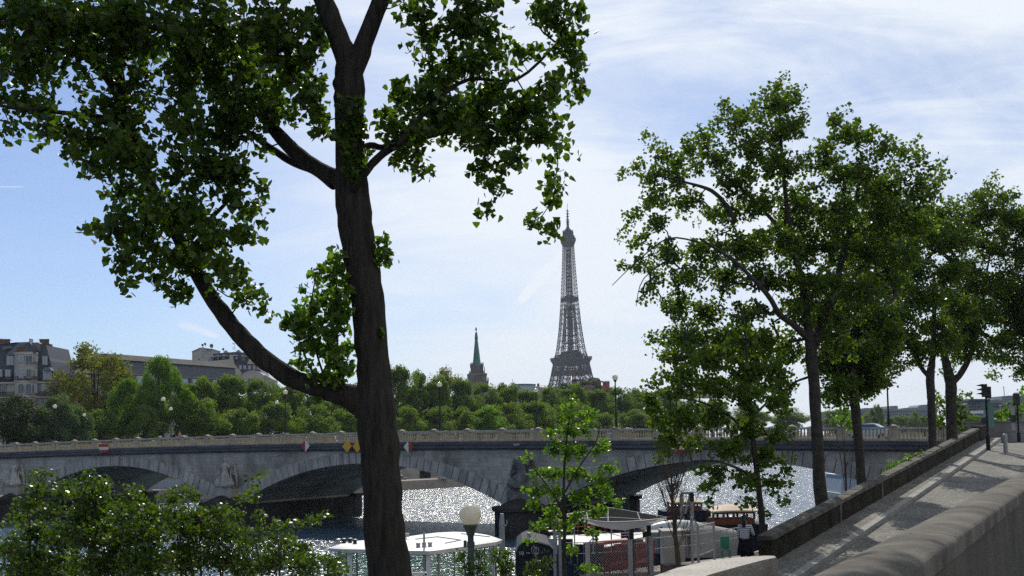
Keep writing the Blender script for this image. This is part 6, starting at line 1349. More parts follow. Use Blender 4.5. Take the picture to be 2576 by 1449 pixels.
p = at(1070, 1192, 232.0); t = empty('container', (p.x, 232, 1.8), 'dark low container on the far quay near the seated person', 'container'); m = MB(); m.box((0, 0, .85), (2.3, 1.6, 1.5)); m.build('bin_body', M['hull_dark'], t)
m = MB(); m.box((0, 0, 1.66), (2.4, 1.7, .1)); m.build('lid', M['black'], t)
p = at(1118, 1199, 226.0); t = empty('boulder', (p.x, 226, 1.8), 'grey rock pile at the corner of the far quay', 'rock'); m = MB(); rr_ = random.Random(8)
for i in range(6): m.lathe((rr_.uniform(-.9, .9), rr_.uniform(-.4, .4), 0), [(.5, 0), (.55, .25), (.35, .5 + rr_.uniform(0, .2)), (.05, .65)], 7, rr_.uniform(0, 3))
m.build('rock', M['ring'], t)

# car on the bridge
s = s_of_px(2178, 8.0); p = B(s, 8.0, zr(s) - 1.2)
t = empty('car', p, 'silver car crossing the bridge, only its curved roof above the rail', 'car', rz=BRZ)
prof = [(-2.2, .55), (-2.15, .85), (-1.3, 1.0), (-.7, 1.46), (.1, 1.56), (.8, 1.48), (1.6, 1.02), (2.15, .92), (2.2, .5), (2.1, .3), (-2.1, .3)]
m = MB(); n = len(prof); m.add([(x, -.82 * (1 if z < 1.1 else .84), z) for x, z in prof] + [(x, .82 * (1 if z < 1.1 else .84), z) for x, z in prof], [tuple(range(n)), tuple(range(2 * n - 1, n - 1, -1))] + [((i + 1) % n, i, n + i, n + (i + 1) % n) for i in range(n)])
m.build('body', mat('car_paint', (0.42, 0.45, 0.50), .28, .05, 1, metal=.5, spec=.6), t)
for sg in (-1, 1): m = MB(); m.hexa([(-1.1, sg * .80, 1.03), (1.3, sg * .80, 1.03), (1.3, sg * .84, 1.03), (-1.1, sg * .84, 1.03)], [(-.65, sg * .70, 1.42), (.75, sg * .70, 1.42), (.75, sg * .73, 1.42), (-.65, sg * .73, 1.42)]); m.build('side_window', M['pane'], t)
for x in (-1.35, 1.4):
    for sg in (-1, 1):
        m = MB(); m.tube([(x, sg * .84, .32), (x, sg * .64, .32)], [.32, .32], 16); w = m.build('wheel', M['black'], t); m = MB(); m.tube([(x, sg * .86, .32), (x, sg * .80, .32)], [.18, .18], 10); m.build('rim', M['steel'], w)

# traffic lights, bollard at the head of the ramp
def traffic(px, py_top, py_bot, Y, label, heads, rz, zb):
    pb_ = at(px, py_bot, Y); zt = at(px, py_top, Y).z; H = zt - zb
    t = empty('traffic_light', (pb_.x, Y, zb), label, 'traffic light', 'traffic lights at the head of the ramp'); m = MB(); m.lathe((0, 0, 0), [(.13, 0), (.12, .9), (.065, 1.0), (.06, H - .2)], 10); m.build('post', M['dark_metal'], t)
    for (x, z, w, h, d, vis) in heads:
        m = MB(); m.box((x, 0, H + z), (w, d, h)); hd = m.build('signal_head', M['black'], t)
        if vis:
            for i in range(3):
                zz_ = H + z + h * (.36 - .32 * i); m = MB(); m.hexa([(x + vis * w * .5, -.13, zz_ - .02), (x + vis * (w * .5 + .34), -.03, zz_ + .02), (x + vis * (w * .5 + .34), .03, zz_ + .02), (x + vis * w * .5, .13, zz_ - .02)], [(x + vis * w * .5, -.13, zz_ + .13), (x + vis * (w * .5 + .34), -.03, zz_ + .05), (x + vis * (w * .5 + .34), .03, zz_ + .05), (x + vis * w * .5, .13, zz_ + .13)]); m.build('visor', M['black'], hd)
    return t, H
t, H = traffic(2486, 967, 1124, 67.0, 'taller traffic light with three pointed visors at the top corner of the ramp', [(-.08, -.38, .26, .80, .26, -1), (.16, -.50, .22, .72, .3, 0), (-.22, -2.25, .26, .42, .2, 0)], 0, 7.93)
m = MB(); m.box((-.12, .05, H - 1.35), (.34, .1, .5)); m.box((.30, .1, H - 1.9), (.34, .12, 1.5)); m.build('back_panel', M['ped_green'], t)
t, H = traffic(2563, 990, 1103, 76.0, 'shorter traffic light at the right edge of the picture', [(-.05, -.42, .36, .84, .3, 0), (-.32, -1.75, .34, .5, .2, 0)], 0, 8.05)
m = MB(); m.box((-.28, .1, H - 1.6), (.26, .06, 1.9)); m.build('back_panel', M['steel'], t)
p = at(2530, 1133, 64.5); t = empty('bollard', (p.x, 64.5, 7.95), 'pale grey bollard at the head of the ramp', 'bollard'); m = MB(); m.lathe((0, 0, -.2), [(.13, 0), (.12, 1.0), (.115, 1.02), (.125, 1.05), (.12, 1.12), (.06, 1.18), (.01, 1.19)], 14); m.build('post', M['steel'], t, smooth=False)
# paving at the head of the ramp and the wall across the street
m = MB(); m.box((44.5, 78.5, 9.0), (9.5, .5, 1.25), R(-8)); t = empty('low_wall', (44.5, 78.5, 8.1), 'low grey stone wall across the street behind the bollard', 'wall'); m.build('wall', M['quay_wall'], t, t.location)
m = MB(); m.box((44.5, 78.5, 9.68), (9.7, .64, .12), R(-8)); m.build('coping', M['coping'], t, t.location)

# globe lamp close by
p = at(1183, 1295, 25.0); t = empty('quay_lamp', (p.x, 25, 3.4), 'large dirty white globe lamp on a green post, closest lamp of all', 'street lamp'); h = p.z - 3.4
m = MB(); m.lathe((0, 0, 0), [(.16, 0), (.15, .5), (.085, .6), (.075, h - .75), (.09, h - .72), (.09, h - .62), (.07, h - .6), (.07, h - .5), (.12, h - .36), (.17, h - .24), (.16, h - .22)], 14); m.build('post', M['green_metal'], t, smooth=False)
m = MB(); n = 18; r = .25; m.lathe((0, 0, h), [(r * math.sin(math.pi * i / n) + .002, -r * math.cos(math.pi * i / n)) for i in range(n + 1)], 28); m.build('globe', M['globe'], t, smooth=True)
m = MB(); m.lathe((0, 0, h - .02), [(.03, -.2), (.035, .05), (.02, .08)], 8); m.build('bulb', M['steel'], t); m = MB(); m.box((-.13, 0, h - .66), (.07, .07, .16)); m.build('fuse_box', M['green_metal'], t)

# ---------------------------------------------------------------- boats and quay furniture
# glass pavilion boat
t = empty('glass_boat', (-3.5, 39.5, 0), 'moored boat with white lens-shaped roof and glass walls behind the big trunk', 'boat'); ZR = 5.4
ol = [(827, 1377), (850, 1368), (880, 1363), (950, 1357), (1022, 1351), (1070, 1344), (1105, 1340), (1150, 1338), (1195, 1340), (1235, 1346), (1264, 1356), (1250, 1361), (1180, 1371), (1110, 1381), (1080, 1384), (1020, 1383), (922, 1380), (860, 1379)]
rf = [atz(x, y, ZR) for x, y in ol]; cen = sum(rf, Vector()) / len(rf)
m = MB(); lo_ = [cen + (p_ - cen) * .985 for p_ in rf]; m.hexa([(p_.x, p_.y, ZR - .16) for p_ in lo_], [(p_.x, p_.y, ZR - .03) for p_ in rf]); ins = [cen + (p_ - cen) * .93 for p_ in rf]; m.hexa([(p_.x, p_.y, ZR - .03) for p_ in rf], [(p_.x, p_.y, ZR + .03) for p_ in ins])
m.build('roof', M['white_paint'], t, t.location)
m = MB()
for a, b_ in (((1101, 1350), (1160, 1358)), ((1160, 1358), (1120, 1366)), ((1160, 1342), (1232, 1350)), ((1045, 1356), (1100, 1350))):
    pa_, pb_ = atz(*a, ZR + .05), atz(*b_, ZR + .05); m.bar(pa_, pb_, .022)
m.build('roof_joint', M['steel'], t, t.location)
m = MB(); wl_ = [cen + (p_ - cen) * .90 for p_ in rf]; m.hexa([(p_.x, p_.y, .1) for p_ in [cen + (q_ - cen) * .98 for q_ in rf]], [(p_.x, p_.y, 2.9) for p_ in [cen + (q_ - cen) * 1.02 for q_ in rf]]); m.build('hull', M['hull_dark'], t, t.location)
m = MB(); m.hexa([(p_.x, p_.y, 2.9) for p_ in [cen + (q_ - cen) * 1.0 for q_ in rf]], [(p_.x, p_.y, 2.97) for p_ in [cen + (q_ - cen) * 1.0 for q_ in rf]]); m.build('deck', M['deck'], t, t.location)
nw = len(wl_)
for i in range(nw):
    a, b_ = wl_[i], wl_[(i + 1) % nw]
    if (a - b_).length < .4: continue
    m = MB(); m.add([(a.x, a.y, 2.97), (b_.x, b_.y, 2.97), (b_.x, b_.y, 5.22), (a.x, a.y, 5.22)], [(0, 1, 2, 3)]); m.build('glass_pane', M['glass'], t, t.location)
for i in range(0, nw, 1):
    a = wl_[i]; w = .10 if i in (17, 14, 10) else .035; m = MB(); m.box((a.x, a.y, 4.08), (w * 1.6, w * 1.6, 2.3)); m.build('frame_post', M['white_paint'] if w > .05 else M['steel'], t, t.location)
pp = atz(1072, 1386, 5.2); m = MB(); m.box((pp.x, pp.y - .35, 4.3), (.16, .16, 1.9)); m.build('frame_post', M['white_paint'], t, t.location)
pp = at(1048, 1425, 35.2); m = MB(); m.box((pp.x, 35.2, 4.85), (.66, .08, .10)); m.box((pp.x - .30, 35.2, 4.0), (.08, .08, 1.7)); m.box((pp.x + .30, 35.2, 4.0), (.08, .08, 1.7)); m.build('door_frame', M['white_paint'], t, t.location)
for x, y, mm in ((851, 1369, 'steel'), (865, 1368, 'black'), (881, 1367, 'black'), (893, 1370, 'black'), (1052, 1379, 'steel'), (1067, 1378, 'steel'), (1082, 1377, 'steel')):
    c = atz(x, y, ZR); m = MB(); m.lathe((c.x, c.y, ZR), [(.10, 0), (.065, .07), (.08, .17), (.10, .19), (.02, .21)], 10); m.build('vent_cap', M[mm], t, t.location)
c = atz(1068, 1388, ZR - .1); m = MB(); m.bar((c.x, c.y - .1, 4.6), (c.x, c.y - .1, 5.95), .035, 6); m.build('mast', M['steel'], t, t.location)
c = atz(1022, 1358, ZR); m = MB(); m.box((c.x, c.y, ZR + .18), (.22, .1, .14)); m.bar((c.x, c.y, ZR), (c.x, c.y, ZR + .2), .02); m.build('lamp_fitting', M['steel'], t, t.location)
# mooring post with hook
p = at(1264, 1400, 56.0); t = empty('mooring_post', (p.x, 56, 0), 'pale mooring post with a hook standing in the river before the dark pier', 'post')
z1 = at(1264, 1292, 56).z; m = MB(); m.tube([(0, 0, -2), (0, 0, z1 - .5), (.02, 0, z1)], [.16, .14, .09], 10); m.build('post', M['steel'], t); m = MB(); m.tube([(.05, -.1, z1 - .55), (.22, -.12, z1 - .62), (.28, -.12, z1 - .45), (.24, -.12, z1 - .32)], [.03, .03, .03, .02], 6); m.build('hook', M['steel'], t)
# dark barge with a number on its bow
Yb = 44.0; off = Vector((at(1345, 1400, Yb).x, Yb, 0)); t = empty('dark_barge', off, 'dark blue barge bow with grey rim and white number 10', 'boat')
rim = [(1297, 1388), (1301, 1375), (1313, 1364), (1328, 1357), (1345, 1361), (1365, 1366), (1383, 1371), (1392, 1380)]
m = MB(); m.pxprism([(1297, 1500), (1392, 1500)][::1] + rim[::-1], Yb, 4.5); m.build('hull', M['hull_dark'], t, off)
m = MB(); m.tube([at(x, y, Yb - .03) for x, y in rim], [.05] * len(rim), 8); m.build('rim', M['steel'], t, off)
m = MB(); m.tube([at(1331, 1360, Yb + .3), at(1331, 1350, Yb + .3)], [.02, .02], 6); c = at(1331, 1346, Yb + .3); m.lathe((c.x, c.y, c.z - .08), [(.07, 0), (.085, .16), (.08, .17)], 8); m.build('bow_lamp', M['steel'], t, off)
cu = bpy.data.curves.new('number', 'FONT'); cu.body = '10'; cu.size = .20; cu.extrude = .004; cu.materials.append(M['cloth_white']); oc = bpy.data.objects.new('number', cu); COL.objects.link(oc); bpy.context.view_layer.update(); nm_ = bpy.data.meshes.new_from_object(oc.evaluated_get(bpy.context.evaluated_depsgraph_get())); bpy.data.objects.remove(oc); o = bpy.data.objects.new('number', nm_); COL.objects.link(o); o.parent = t; pz = at(1305, 1396, Yb - .05); o.location = pz - off; o.rotation_euler = (R(90), 0, 0)
m = MB()
for x, y in ((1343, 1384), (1349, 1386)):
    c = at(x, y, Yb - .12); m.tube([c + Vector((.10 * math.cos(a), 0, .16 * math.sin(a))) for a in [math.pi * i / 8 * 2 for i in range(9)]], [.018] * 9, 6)
m.build('mooring_ring', M['steel'], t, off)
for x, y in ((1329, 1391), (1350, 1392)): m = MB(); c = at(x, y, Yb - .1); m.box(tuple(c), (.14, .1, .035)); m.build('cleat', M['steel'], t, off)
# café barge with red railings
Yc = 60.0; off = Vector((at(1540, 1400, Yc).x, Yc, 0)); t = empty('cafe_barge', off, 'long dark café barge with sunlit deck and red railings behind the chain-link fence', 'boat')
m = MB(); hull = [atz(1385, 1372, 3.0), atz(1480, 1382, 3.0), atz(1600, 1372, 3.0), atz(1715, 1352, 3.0), atz(1730, 1342, 3.0), atz(1640, 1340, 3.0), atz(1500, 1345, 3.0), atz(1380, 1350, 3.0)]
m.hexa([(p_.x, p_.y, -.5) for p_ in hull], [(p_.x, p_.y, 3.0) for p_ in hull]); m.build('hull', M['hull_dark'], t, off); hc = sum(hull, Vector()) / 8
m = MB(); m.hexa([(p_.x, p_.y, 3.0) for p_ in [hc + (h_ - hc) * .97 for h_ in hull]], [(p_.x, p_.y, 3.06) for p_ in [hc + (h_ - hc) * .97 for h_ in hull]]); m.build('deck', M['white_paint'], t, off)
def rail_run(pts, h, n, mm, nm='railing', r=.025, mid=True):
    m = MB(); 
    for a, b_ in zip(pts[:-1], pts[1:]):
        up_ = Vector((0, 0, h)); m.bar(a + up_, b_ + up_, r)
        if mid: m.bar(a + up_ * .5, b_ + up_ * .5, r * .7)
        for i in range(n + 1): q_ = a + (b_ - a) * i / n; m.bar(q_, q_ + up_, r * .9)
    return m
hh = [Vector((p_.x, p_.y, 3.06)) for p_ in [hc + (h_ - hc) * .95 for h_ in hull]]
rail_run([hh[7], hh[6], hh[5], hh[4]], 1.0, 7, 0).build('railing', M['red_paint'], t, off)
m = MB()
for i in range(3):
    c = at(1400 + i * 92, 1345, 62); x0, z0 = c.x, 3.06
    for a in range(3): m.bar((x0 - .4, 62, z0 + a * .01), (x0 + .4, 62, z0 + .9), .03); m.bar((x0 + .4, 62.2, z0), (x0 - .4, 62.2, z0 + .9), .03); m.box((x0, 62.1, z0 + .92), (.85, .3, .03))
m.build('folding_table', M['red_paint'], t, off)
m = MB(); a, b_ = at(1497, 1367, 52), at(1580, 1357, 54); m.hexa([a + Vector((0, 0, -.12)), b_ + Vector((0, 0, -.12)), b_ + Vector((0, .9, -.12)), a + Vector((0, .9, -.12))], [a, b_, b_ + Vector((0, .9, 0)), a + Vector((0, .9, 0))]); m.build('gangway', M['red_paint'], t, off)
for px in (1396, 1409): m = MB(); c = at(px, 1400, 57); z1 = at(px, 1308, 57).z; m.tube([(c.x, 57, -.5), (c.x, 57, z1)], [.10, .08], 8); m.build('mooring_pole', M['steel'], t, off)
m = MB(); m.box(tuple(at(1407, 1336, 61)), (1.2, .8, .06)); m.build('table', M['steel'], t, off)
c = at(1571, 1281, 66); m = MB(); m.lathe((c.x, 66, c.z), [(.34, 0), (.30, .2), (.18, .75), (.08, 1.0), (.02, 1.1)], 10); m.build('folded_parasol', M['hull_dark'], t, off); m = MB(); m.bar((c.x, 66, 2.9), (c.x, 66, c.z + .1), .04); m.build('parasol_pole', M['steel'], t, off)
m = MB(); m.box((at(1668, 1360, 58).x, 58, 3.6), (1.7, 1.6, 1.1)); m.build('wheelhouse', M['tarp'], t, off)
rk = random.Random(12)
for i in range(9):
    px = 1392 + i * 31 + rk.uniform(-8, 8); c = at(px, 1372 - (i % 3) * 8, 59.0); h_ = rk.uniform(.3, .9); m = MB(); m.box((c.x, 59 + rk.uniform(-.8, .8), 3.06 + h_ / 2), (rk.uniform(.25, .8), .4, h_), rk.uniform(-.4, .4)); m.build('deck_crate', M[rk.choice(['hull_dark', 'brick_far', 'steel', 'black', 'wood'])], t, off)
for i in range(6):
    px = 1400 + i * 46; c = at(px, 1360, 58.4); m = MB(); m.tube([(c.x, 58.4, 3.0), (c.x + rk.uniform(-.05, .05), 58.4, 3.0 + rk.uniform(1.4, 2.3))], [.035, .03], 6); m.build('deck_pole', M['steel'], t, off)
ln = [at(1388, 1335, 57.5), at(1450, 1345, 58), at(1520, 1338, 58.5), at(1600, 1345, 58.5), at(1700, 1330, 59)]
m = MB(); m.tube([ln[0], (ln[0] + ln[1]) / 2 + Vector((0, 0, -.15)), ln[1], (ln[1] + ln[2]) / 2 + Vector((0, 0, -.15)), ln[2], (ln[2] + ln[3]) / 2 + Vector((0, 0, -.15)), ln[3], ln[4]], [.018] * 8, 5); m.build('rope', M['canvas'], t, off)
# dark sagging canopy on two posts
Yf, Yr = 44.0, 49.0; off = Vector((at(1588, 1400, Yf).x, Yf, 3.4)); t = empty('canopy', off, 'sagging black and grey canopy on two dark posts over the quay gate', 'canopy')
def g2(cx, cy): return (1408.7 + .1389 * cx, 1247.7 + .1389 * cy)
near_t = [(130, 350), (330, 395), (520, 435), (700, 462), (870, 475), (1180, 468), (1500, 450), (1720, 425), (1930, 400)]
near_b = [(130, 372), (330, 440), (560, 510), (760, 565), (950, 602), (1160, 622), (1500, 560), (1720, 500), (1930, 436)]
far_ = [(130, 330), (330, 303), (480, 280), (680, 248), (870, 215), (1060, 240), (1400, 300), (1700, 352), (1930, 385)]
P1_ = [at(*g2(*p_), Yf) for p_ in near_t]; P2_ = [at(*g2(*p_), Yf - .25) for p_ in near_b]; P3_ = [at(*g2(*p_), Yr) for p_ in far_]; n = 9
m = MB(); m.add(P1_ + P2_, [(i, i + 1, n + i + 1, n + i) for i in range(n - 1)]); m.add([p_ + Vector((0, .05, 0)) for p_ in P1_ + P2_], [(i, n + i, n + i + 1, i + 1) for i in range(n - 1)]); m.build('valance', M['canvas'], t, off)
m = MB(); mid_ = [(a + b_) / 2 + Vector((0, 0, -.15)) for a, b_ in zip(P1_, P3_)]
for dz in (0, .03): m.add([p_ + Vector((0, 0, dz - .02)) for p_ in P1_ + mid_ + P3_], [(i, i + 1, n + i + 1, n + i) for i in range(n - 1)] + [(n + i, n + i + 1, 2 * n + i + 1, 2 * n + i) for i in range(n - 1)])
m.build('mesh_roof', M['cloth_black'], t, off)
m = MB(); m.tube(P1_, [.03] * n, 6); m.tube(P3_, [.03] * n, 6); m.tube([p_ + Vector((0, 0, .03)) for p_ in mid_], [.022] * n, 6)
for i in (0, 2, 4, 6, 8): m.tube([P1_[i], mid_[i] + Vector((0, 0, .03)), P3_[i]], [.02] * 3, 5)
m.build('frame', M['steel'], t, off)
for px, Yp in ((1590, Yf + .3), (1634, Yf + 1.5)): m = MB(); c = at(px, 1400, Yp); m.box((c.x, Yp, 4.45), (.17, .17, 2.2)); m.build('post', M['black'], t, off)
for px in (1500, 1700): m = MB(); c = at(px, 1340, Yr); m.box((c.x, Yr, 4.6), (.1, .1, 2.5)); m.build('post', M['black'], t, off)
c = at(1625, 1344, Yf + 1.4); m = MB(); m.box((c.x, c.y - .2, c.z), (.30, .25, .22)); m.build('spotlight', M['black'], t, off)
# chain-link fence and posts
def fence(name, label, posts, group=None, mesh=True, pr=.05):
    """posts: (px, y_top, y_base, Y)"""
    P_ = [(at(px, yb, Y), at(px, yt, Y)) for px, yt, yb, Y in posts]; off = P_[0][0]; t = empty(name, off, label, 'fence', group)
    for a, b_ in P_: zb = min(a.z, quay_z(a.x, a.y)); m = MB(); m.box((a.x, a.y, (zb + b_.z) / 2), (pr * 2, pr * 2, b_.z - zb)); m.build('post', M['steel'], t, off)
    for (a, b_), (c, d) in zip(P_[:-1], P_[1:]):
        m = MB(); m.bar(b_, d, .025); m.build('rail', M['steel'], t, off); m = MB(); m.bar(a + (b_ - a) * .05, c + (d - c) * .05, .02); m.build('rail', M['steel'], t, off)
        if mesh:
            m = MB(); L = (c - a).length; H = (b_ - a).length; ns = int(L / .11)
            e = (c - a) / ns; k_ = int(H / .11)
            for i in range(-k_, ns):
                i0, i1 = max(i, 0), min(i + k_, ns)
                if i1 <= i0: continue
                f0, f1 = (i0 - i) / k_, (i1 - i) / k_
                up0 = (b_ - a) + ((d - c) - (b_ - a)) * i0 / ns; up1 = (b_ - a) + ((d - c) - (b_ - a)) * i1 / ns
                m.tube([a + e * i0 + up0 * f0, a + e * i1 + up1 * f1], .006, 3, False); m.tube([a + e * i0 + up0 * (1 - f0), a + e * i1 + up1 * (1 - f1)], .006, 3, False)
            m.build('chain_link_mesh', M['steel'], t, off)
    return t
fence('chain_link_fence', 'chain-link fence panel before the red barriers', [(1480, 1364, 1470, 43.2), (1587, 1358, 1462, 44.0), (1639, 1349, 1452, 45.0)], pr=.09)
fence('chain_link_fence', 'chain-link fence panel leading away beside the bare shrub', [(1742, 1300, 1405, 45.5), (1757, 1324, 1402, 46.5), (1797, 1314, 1386, 48.5)])
# long guard rail along the quay edge
pts = [atz(1420, 1420, 3.4), atz(1486, 1420, 3.45), atz(1640, 1408, 3.45), atz(1757, 1396, 3.5), atz(1797, 1388, 3.55), atz(1862, 1377, 3.6)]
t = empty('guard_rail', pts[0], 'galvanised guard rail running along the quay edge to the striped person', 'railing'); rail_run(pts, .98, 4, 0).build('railing', M['steel'], t, pts[0])
# red crowd barriers
def barrier_mesh():
    t = empty('crowd_barrier', (0, 0, 0), 'x', 'barrier'); m = MB(); L, H = 1.25, 1.05
    m.tube([(-L / 2, 0, .28), (-L / 2, 0, H), (L / 2, 0, H), (L / 2, 0, .28), (-L / 2, 0, .28)], [.024] * 5, 6)
    for i in range(1, 8): x = -L / 2 + L * i / 8; m.bar((x, 0, .28), (x, 0, H), .011)
    m.build('frame', M['red_paint'], t)
    for x in (-L * .36, L * .36): m = MB(); m.tube([(x - .28, -.2, 0), (x, 0, .42), (x + .28, .2, 0)], [.024] * 3, 6); m.build('foot', M['red_paint'], t)
    return t
bar0 = barrier_mesh(); bl_ = [(1543, 45.6, 40), (1549, 46.2, 47), (1556, 46.8, 42), (1563, 47.4, 48), (1570, 48.0, 43), (1612, 47.4, 50), (1619, 48.0, 44), (1626, 48.6, 47)]
labs = ['red crowd barrier nearest the fence, left end of the folded row', 'second red crowd barrier of the left row from the front', 'third red crowd barrier of the left row', 'fourth red crowd barrier of the left row', 'rearmost red crowd barrier of the left row', 'front red crowd barrier between the fence posts on the right', 'middle red crowd barrier between the right fence posts', 'rear red crowd barrier between the right fence posts']
for i, ((px, Y, a), lb_) in enumerate(zip(bl_, labs)):
    c = at(px, 1430, Y); l = (c.x, Y, 3.42)
    if i == 0: bar0.location = l; bar0.rotation_euler = (0, 0, R(a)); bar0['label'] = lb_; bar0['group'] = 'red crowd barriers'
    else: dup(bar0, l, R(a), None, lb_, 'red crowd barriers')
# grey boxes, tarp boat, gantry
Yx = 50.0
p = at(1691, 1362, 53); t = empty('kiosk', (p.x, 53, 0), 'beige boxy kiosk behind the bare shrub', 'kiosk'); m = MB(); m.box((0, 0, 3.7), (1.0, 1.4, 1.7)); m.build('wall', M['beige'], t); m = MB(); m.box((0, 0, 4.59), (1.15, 1.55, .08)); m.build('roof', M['canvas'], t)
p = at(1712, 1420, 42.5); t = empty('stone_trough', (p.x, 42.5, 3.4), 'low brown box with pale lid at the foot of the fence', 'box'); m = MB(); m.box((0, 0, .32), (1.5, .7, .72)); m.build('box_body', M['brick_far'], t); m = MB(); m.box((0, 0, .72), (1.45, .66, .06)); m.build('lid', M['coping'], t)
p = at(1728, 1300, 62); t = empty('gantry', (p.x, 62, 0), 'grey rectangular mast frame standing among the boats', 'gantry'); zt = at(1728, 1240, 62).z
for x0, x1, nm in ((1716, 1750, 'post'), (1740, 1742, 'post')):
    a = at(x0 if nm == 'post' and x0 == 1716 else 1741, 1300, 62).x - p.x; m = MB(); m.box((a, 0, zt / 2 - .5), (.2, .2, zt + .9)); m.build(nm, M['steel'], t)
m = MB(); a0, a1 = at(1714, 1240, 62).x - p.x, at(1744, 1240, 62).x - p.x; m.box(((a0 + a1) / 2, 0, zt), (a1 - a0, .2, .14)); m.bar((at(1724, 1300, 62).x - p.x, 0, at(1724, 1292, 62).z), (at(1738, 1300, 62).x - p.x, 0, zt), .07); m.build('cross_beam', M['steel'], t)
m = MB(); m.box((a1 - .1, 0, zt - .25), (.22, .3, .5)); m.build('winch', M['dark_metal'], t)
p = at(1775, 1330, 57); t = empty('covered_boat', (p.x, 57, 0), 'boat under a rounded grey tarpaulin behind the chain-link fence', 'boat'); n = 10
m = MB(); L = 4.6; vs_ = []; prof = [(-2.3, .55), (-1.9, .85), (-1.0, 1.0), (.4, 1.0), (1.5, .85), (2.1, .6), (2.3, .3)]
for x, s_ in prof:
    for i in range(n + 1): a = math.pi * i / n; vs_.append((x, -.95 * s_ * math.cos(a), 2.9 + 1.55 * s_ * math.sin(a) ** .8))
m.add(vs_, [(j * (n + 1) + i, j * (n + 1) + i + 1, (j + 1) * (n + 1) + i + 1, (j + 1) * (n + 1) + i) for j in range(len(prof) - 1) for i in range(n)] + [tuple(range(n + 1)), tuple(range((len(prof) - 1) * (n + 1), len(prof) * (n + 1)))]); m.build('tarpaulin', M['tarp'], t, smooth=True)
m = MB(); m.hexa([(-1.8, -.6, 0), (1.9, -.6, 0), (1.9, .6, 0), (-1.8, .6, 0)], [(-2.4, -1.0, 2.9), (2.4, -.8, 2.9), (2.4, .8, 2.9), (-2.4, 1.0, 2.9)]); m.build('hull', M['hull_dark'], t)
p = at(1700, 1318, 56); t = empty('white_dinghy', (p.x, 56, 3.6), 'white upturned dinghy among the moored boats', 'boat'); m = MB(); m.lathe((0, 0, 0), [(.02, 0)], 4) if False else None
m = MB(); vs_ = []
for j in range(9):
    s_ = math.sin(math.pi * (j + .4) / 9.2) ** .6; x = -1.4 + 2.8 * j / 8
    for i in range(9): a = math.pi * i / 8; vs_.append((x, -.5 * s_ * math.cos(a), .85 + .42 * s_ * math.sin(a)))
m.add(vs_, [(j * 9 + i, j * 9 + i + 1, (j + 1) * 9 + i + 1, (j + 1) * 9 + i) for j in range(8) for i in range(8)] + [tuple(range(9)), tuple(range(72, 81))]); m.build('hull', M['white_paint'], t, smooth=True)
m = MB(); m.box((-.8, 0, .3), (.1, .8, 1.3)); m.box((.8, 0, .3), (.1, .8, 1.3)); m.build('trestle', M['dark_metal'], t)
def cabin_boat(name, label, px0, px1, ytop, yeave, ybase, Y, nwin, roofm):
    a, b_ = at(px0, yeave, Y), at(px1, yeave, Y); L = b_.x - a.x; zt, ze, zb = at(px0, ytop, Y).z, a.z, at(px0, ybase, Y).z
    t = empty(name, ((a.x + b_.x) / 2, Y, 0), label, 'boat'); D = L * .8
    m = MB(); m.hexa([(-L * .62, -D * .5, 0), (L * .62, -D * .5, 0), (L * .7, D * .6, 0), (-L * .7, D * .6, 0)], [(-L * .75, -D * .6, zb), (L * .75, -D * .6, zb), (L * .8, D * .7, zb), (-L * .8, D * .7, zb)]); m.build('hull', M['hull_dark'], t)
    m = MB(); m.box((0, D * .05, zb + (ze - zb) * .22), (L * .96, D, (ze - zb) * .44)); m.build('cabin_wall', M['wood'], t)
    for i in range(nwin + 1): m = MB(); x = -L * .47 + L * .94 * i / nwin; m.box((x, -D * .43, zb + (ze - zb) * .7), (L * .05, .08, (ze - zb) * .62)); m.box((x, D * .5, zb + (ze - zb) * .7), (L * .05, .08, (ze - zb) * .62)); m.build('window_post', M['wood'], t)
    m = MB(); m.box((0, -D * .43, ze - .06), (L * .97, .1, .16)); m.box((0, D * .5, ze - .06), (L * .97, .1, .16)); m.build('lintel', M['wood'], t)
    m = MB(); n = 10; vs_ = []
    for j, (y, k_) in enumerate(((-D * .58, .25), (-D * .2, .8), (D * .15, 1), (D * .6, .5))):
        for i in range(n + 1): f = i / n; vs_.append((-L * .54 + L * 1.08 * f, y, ze + (zt - ze) * k_ * (1 - (2 * f - 1) ** 2 * .55)))
    k_ = len(vs_); vs_ += [(x, y, z - .10) for x, y, z in vs_]
    fs = [(j * (n + 1) + i, j * (n + 1) + i + 1, (j + 1) * (n + 1) + i + 1, (j + 1) * (n + 1) + i) for j in range(3) for i in range(n)]; fs += [tuple(k_ + q_ for q_ in reversed(f)) for f in fs]
    fs += [(i, i + 1, k_ + i + 1, k_ + i) for i in range(n)]
    m.add(vs_, fs); m.build('roof', M[roofm], t); return t
cabin_boat('houseboat', 'wooden cabin boat with curved tan roof beside the slender tree', 1784, 1892, 1270, 1286, 1318, 72, 4, 'roof_tan')
cabin_boat('small_houseboat', 'small wooden wheelhouse boat with pale yellow roof below the right arch', 1683, 1762, 1253, 1264, 1284, 82, 4, 'roof_tan')
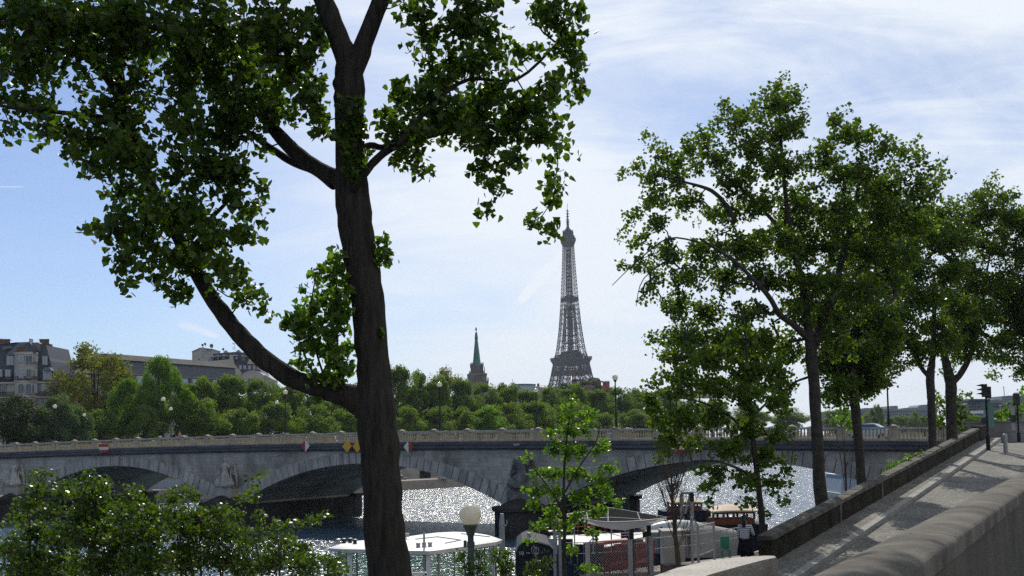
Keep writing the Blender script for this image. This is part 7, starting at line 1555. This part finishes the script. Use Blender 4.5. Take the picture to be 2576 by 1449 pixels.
# white glassy boat beyond the bridge
p = at(2132, 1225, 150); t = empty('river_cruiser', (p.x, 150, 0), 'white glass-sided boat seen under the right end of the bridge', 'boat')
m = MB(); m.hexa([(-1.5, -2, 0), (4, -2, 0), (4, 6, 0), (-1.5, 6, 0)], [(-1.9, -2.4, 1.2), (5, -2.4, 1.2), (5, 7, 1.2), (-1.9, 7, 1.2)]); m.build('hull', M['white_paint'], t)
m = MB(); m.hexa([(-1.6, -2, 1.2), (5, -2, 1.2), (5, 6, 1.2), (-1.6, 6, 1.2)], [(-1.2, -2, 3.5), (5, -2, 3.5), (5, 6, 3.5), (-1.2, 6, 3.5)]); m.build('cabin', M['shutter'], t)
m = MB(); m.box((1.9, 2, 3.6), (6.4, 8.4, .14)); m.build('roof', M['white_paint'], t); m = MB(); m.box((2.2, -2.08, 2.5), (1.2, .1, 1.6)); m.build('window', M['black'], t)
p = at(390, 1232, 205); t = empty('moored_boat', (p.x, 205, 0), 'pale boat cabin seen under the left arch behind the bush', 'boat')
m = MB(); m.box((0, 0, 1.0), (12, 4, 1.6)); m.build('hull', M['white_paint'], t); m = MB(); m.box((0, 0, 2.6), (10, 3.4, 1.8)); m.build('cabin', M['shutter'], t); m = MB(); m.box((0, 0, 4.2), (10.6, 3.8, .2)); m.build('roof', M['white_paint'], t)
# green watering can shape and bird
p = at(1826, 1378, 50); t = empty('plastic_chair', (p.x, 50, 3.5), 'green plastic chair by the guard rail near the striped person', 'chair'); m = MB(); m.box((0, 0, .42), (.4, .4, .04)); m.build('seat', M['green_plastic'], t); m = MB(); m.box((0, .2, .72), (.4, .04, .55)); m.build('backrest', M['green_plastic'], t)
for sx in (-.17, .17):
    for sy in (-.17, .17): m = MB(); m.box((sx, sy, .2), (.04, .04, .42)); m.build('leg', M['green_plastic'], t)
p = at(1625, 894, 120); t = empty('bird', p, 'tiny dark bird flying right of the lattice tower', 'bird'); m = MB()
m.tube([(-.18, 0, 0), (0, 0, .02), (.2, 0, 0)], [.02, .06, .02], 6)
for sg in (-1, 1): m.add([(.05, 0, .03), (-.08, 0, .03), (-.12, sg * .28, .16), (.02, sg * .25, .17), (-.06, sg * .55, .08)], [(0, 1, 2, 3), (3, 2, 4)])
m.build('body', M['cloth_black'], t)

# ---------------------------------------------------------------- air
m = MB(); m.box((0, 1500, 170), (7400, 9400, 352)); hz = m.build('haze', None); hz.data.materials.clear()
hm = bpy.data.materials.new('haze_air'); hm.use_nodes = True; nt = hm.node_tree
for n_ in list(nt.nodes):
    if n_.type != 'OUTPUT_MATERIAL': nt.nodes.remove(n_)
pv = nt.nodes.new('ShaderNodeVolumePrincipled'); pv.inputs['Color'].default_value = (0.80, 0.88, 1.0, 1); pv.inputs['Density'].default_value = 0.00007; pv.inputs['Anisotropy'].default_value = 0.2
nt.links.new(pv.outputs[0], nt.nodes['Material Output'].inputs['Volume']); hz.data.materials.append(hm); hz['kind'] = 'stuff'; tag(hz, None, None)
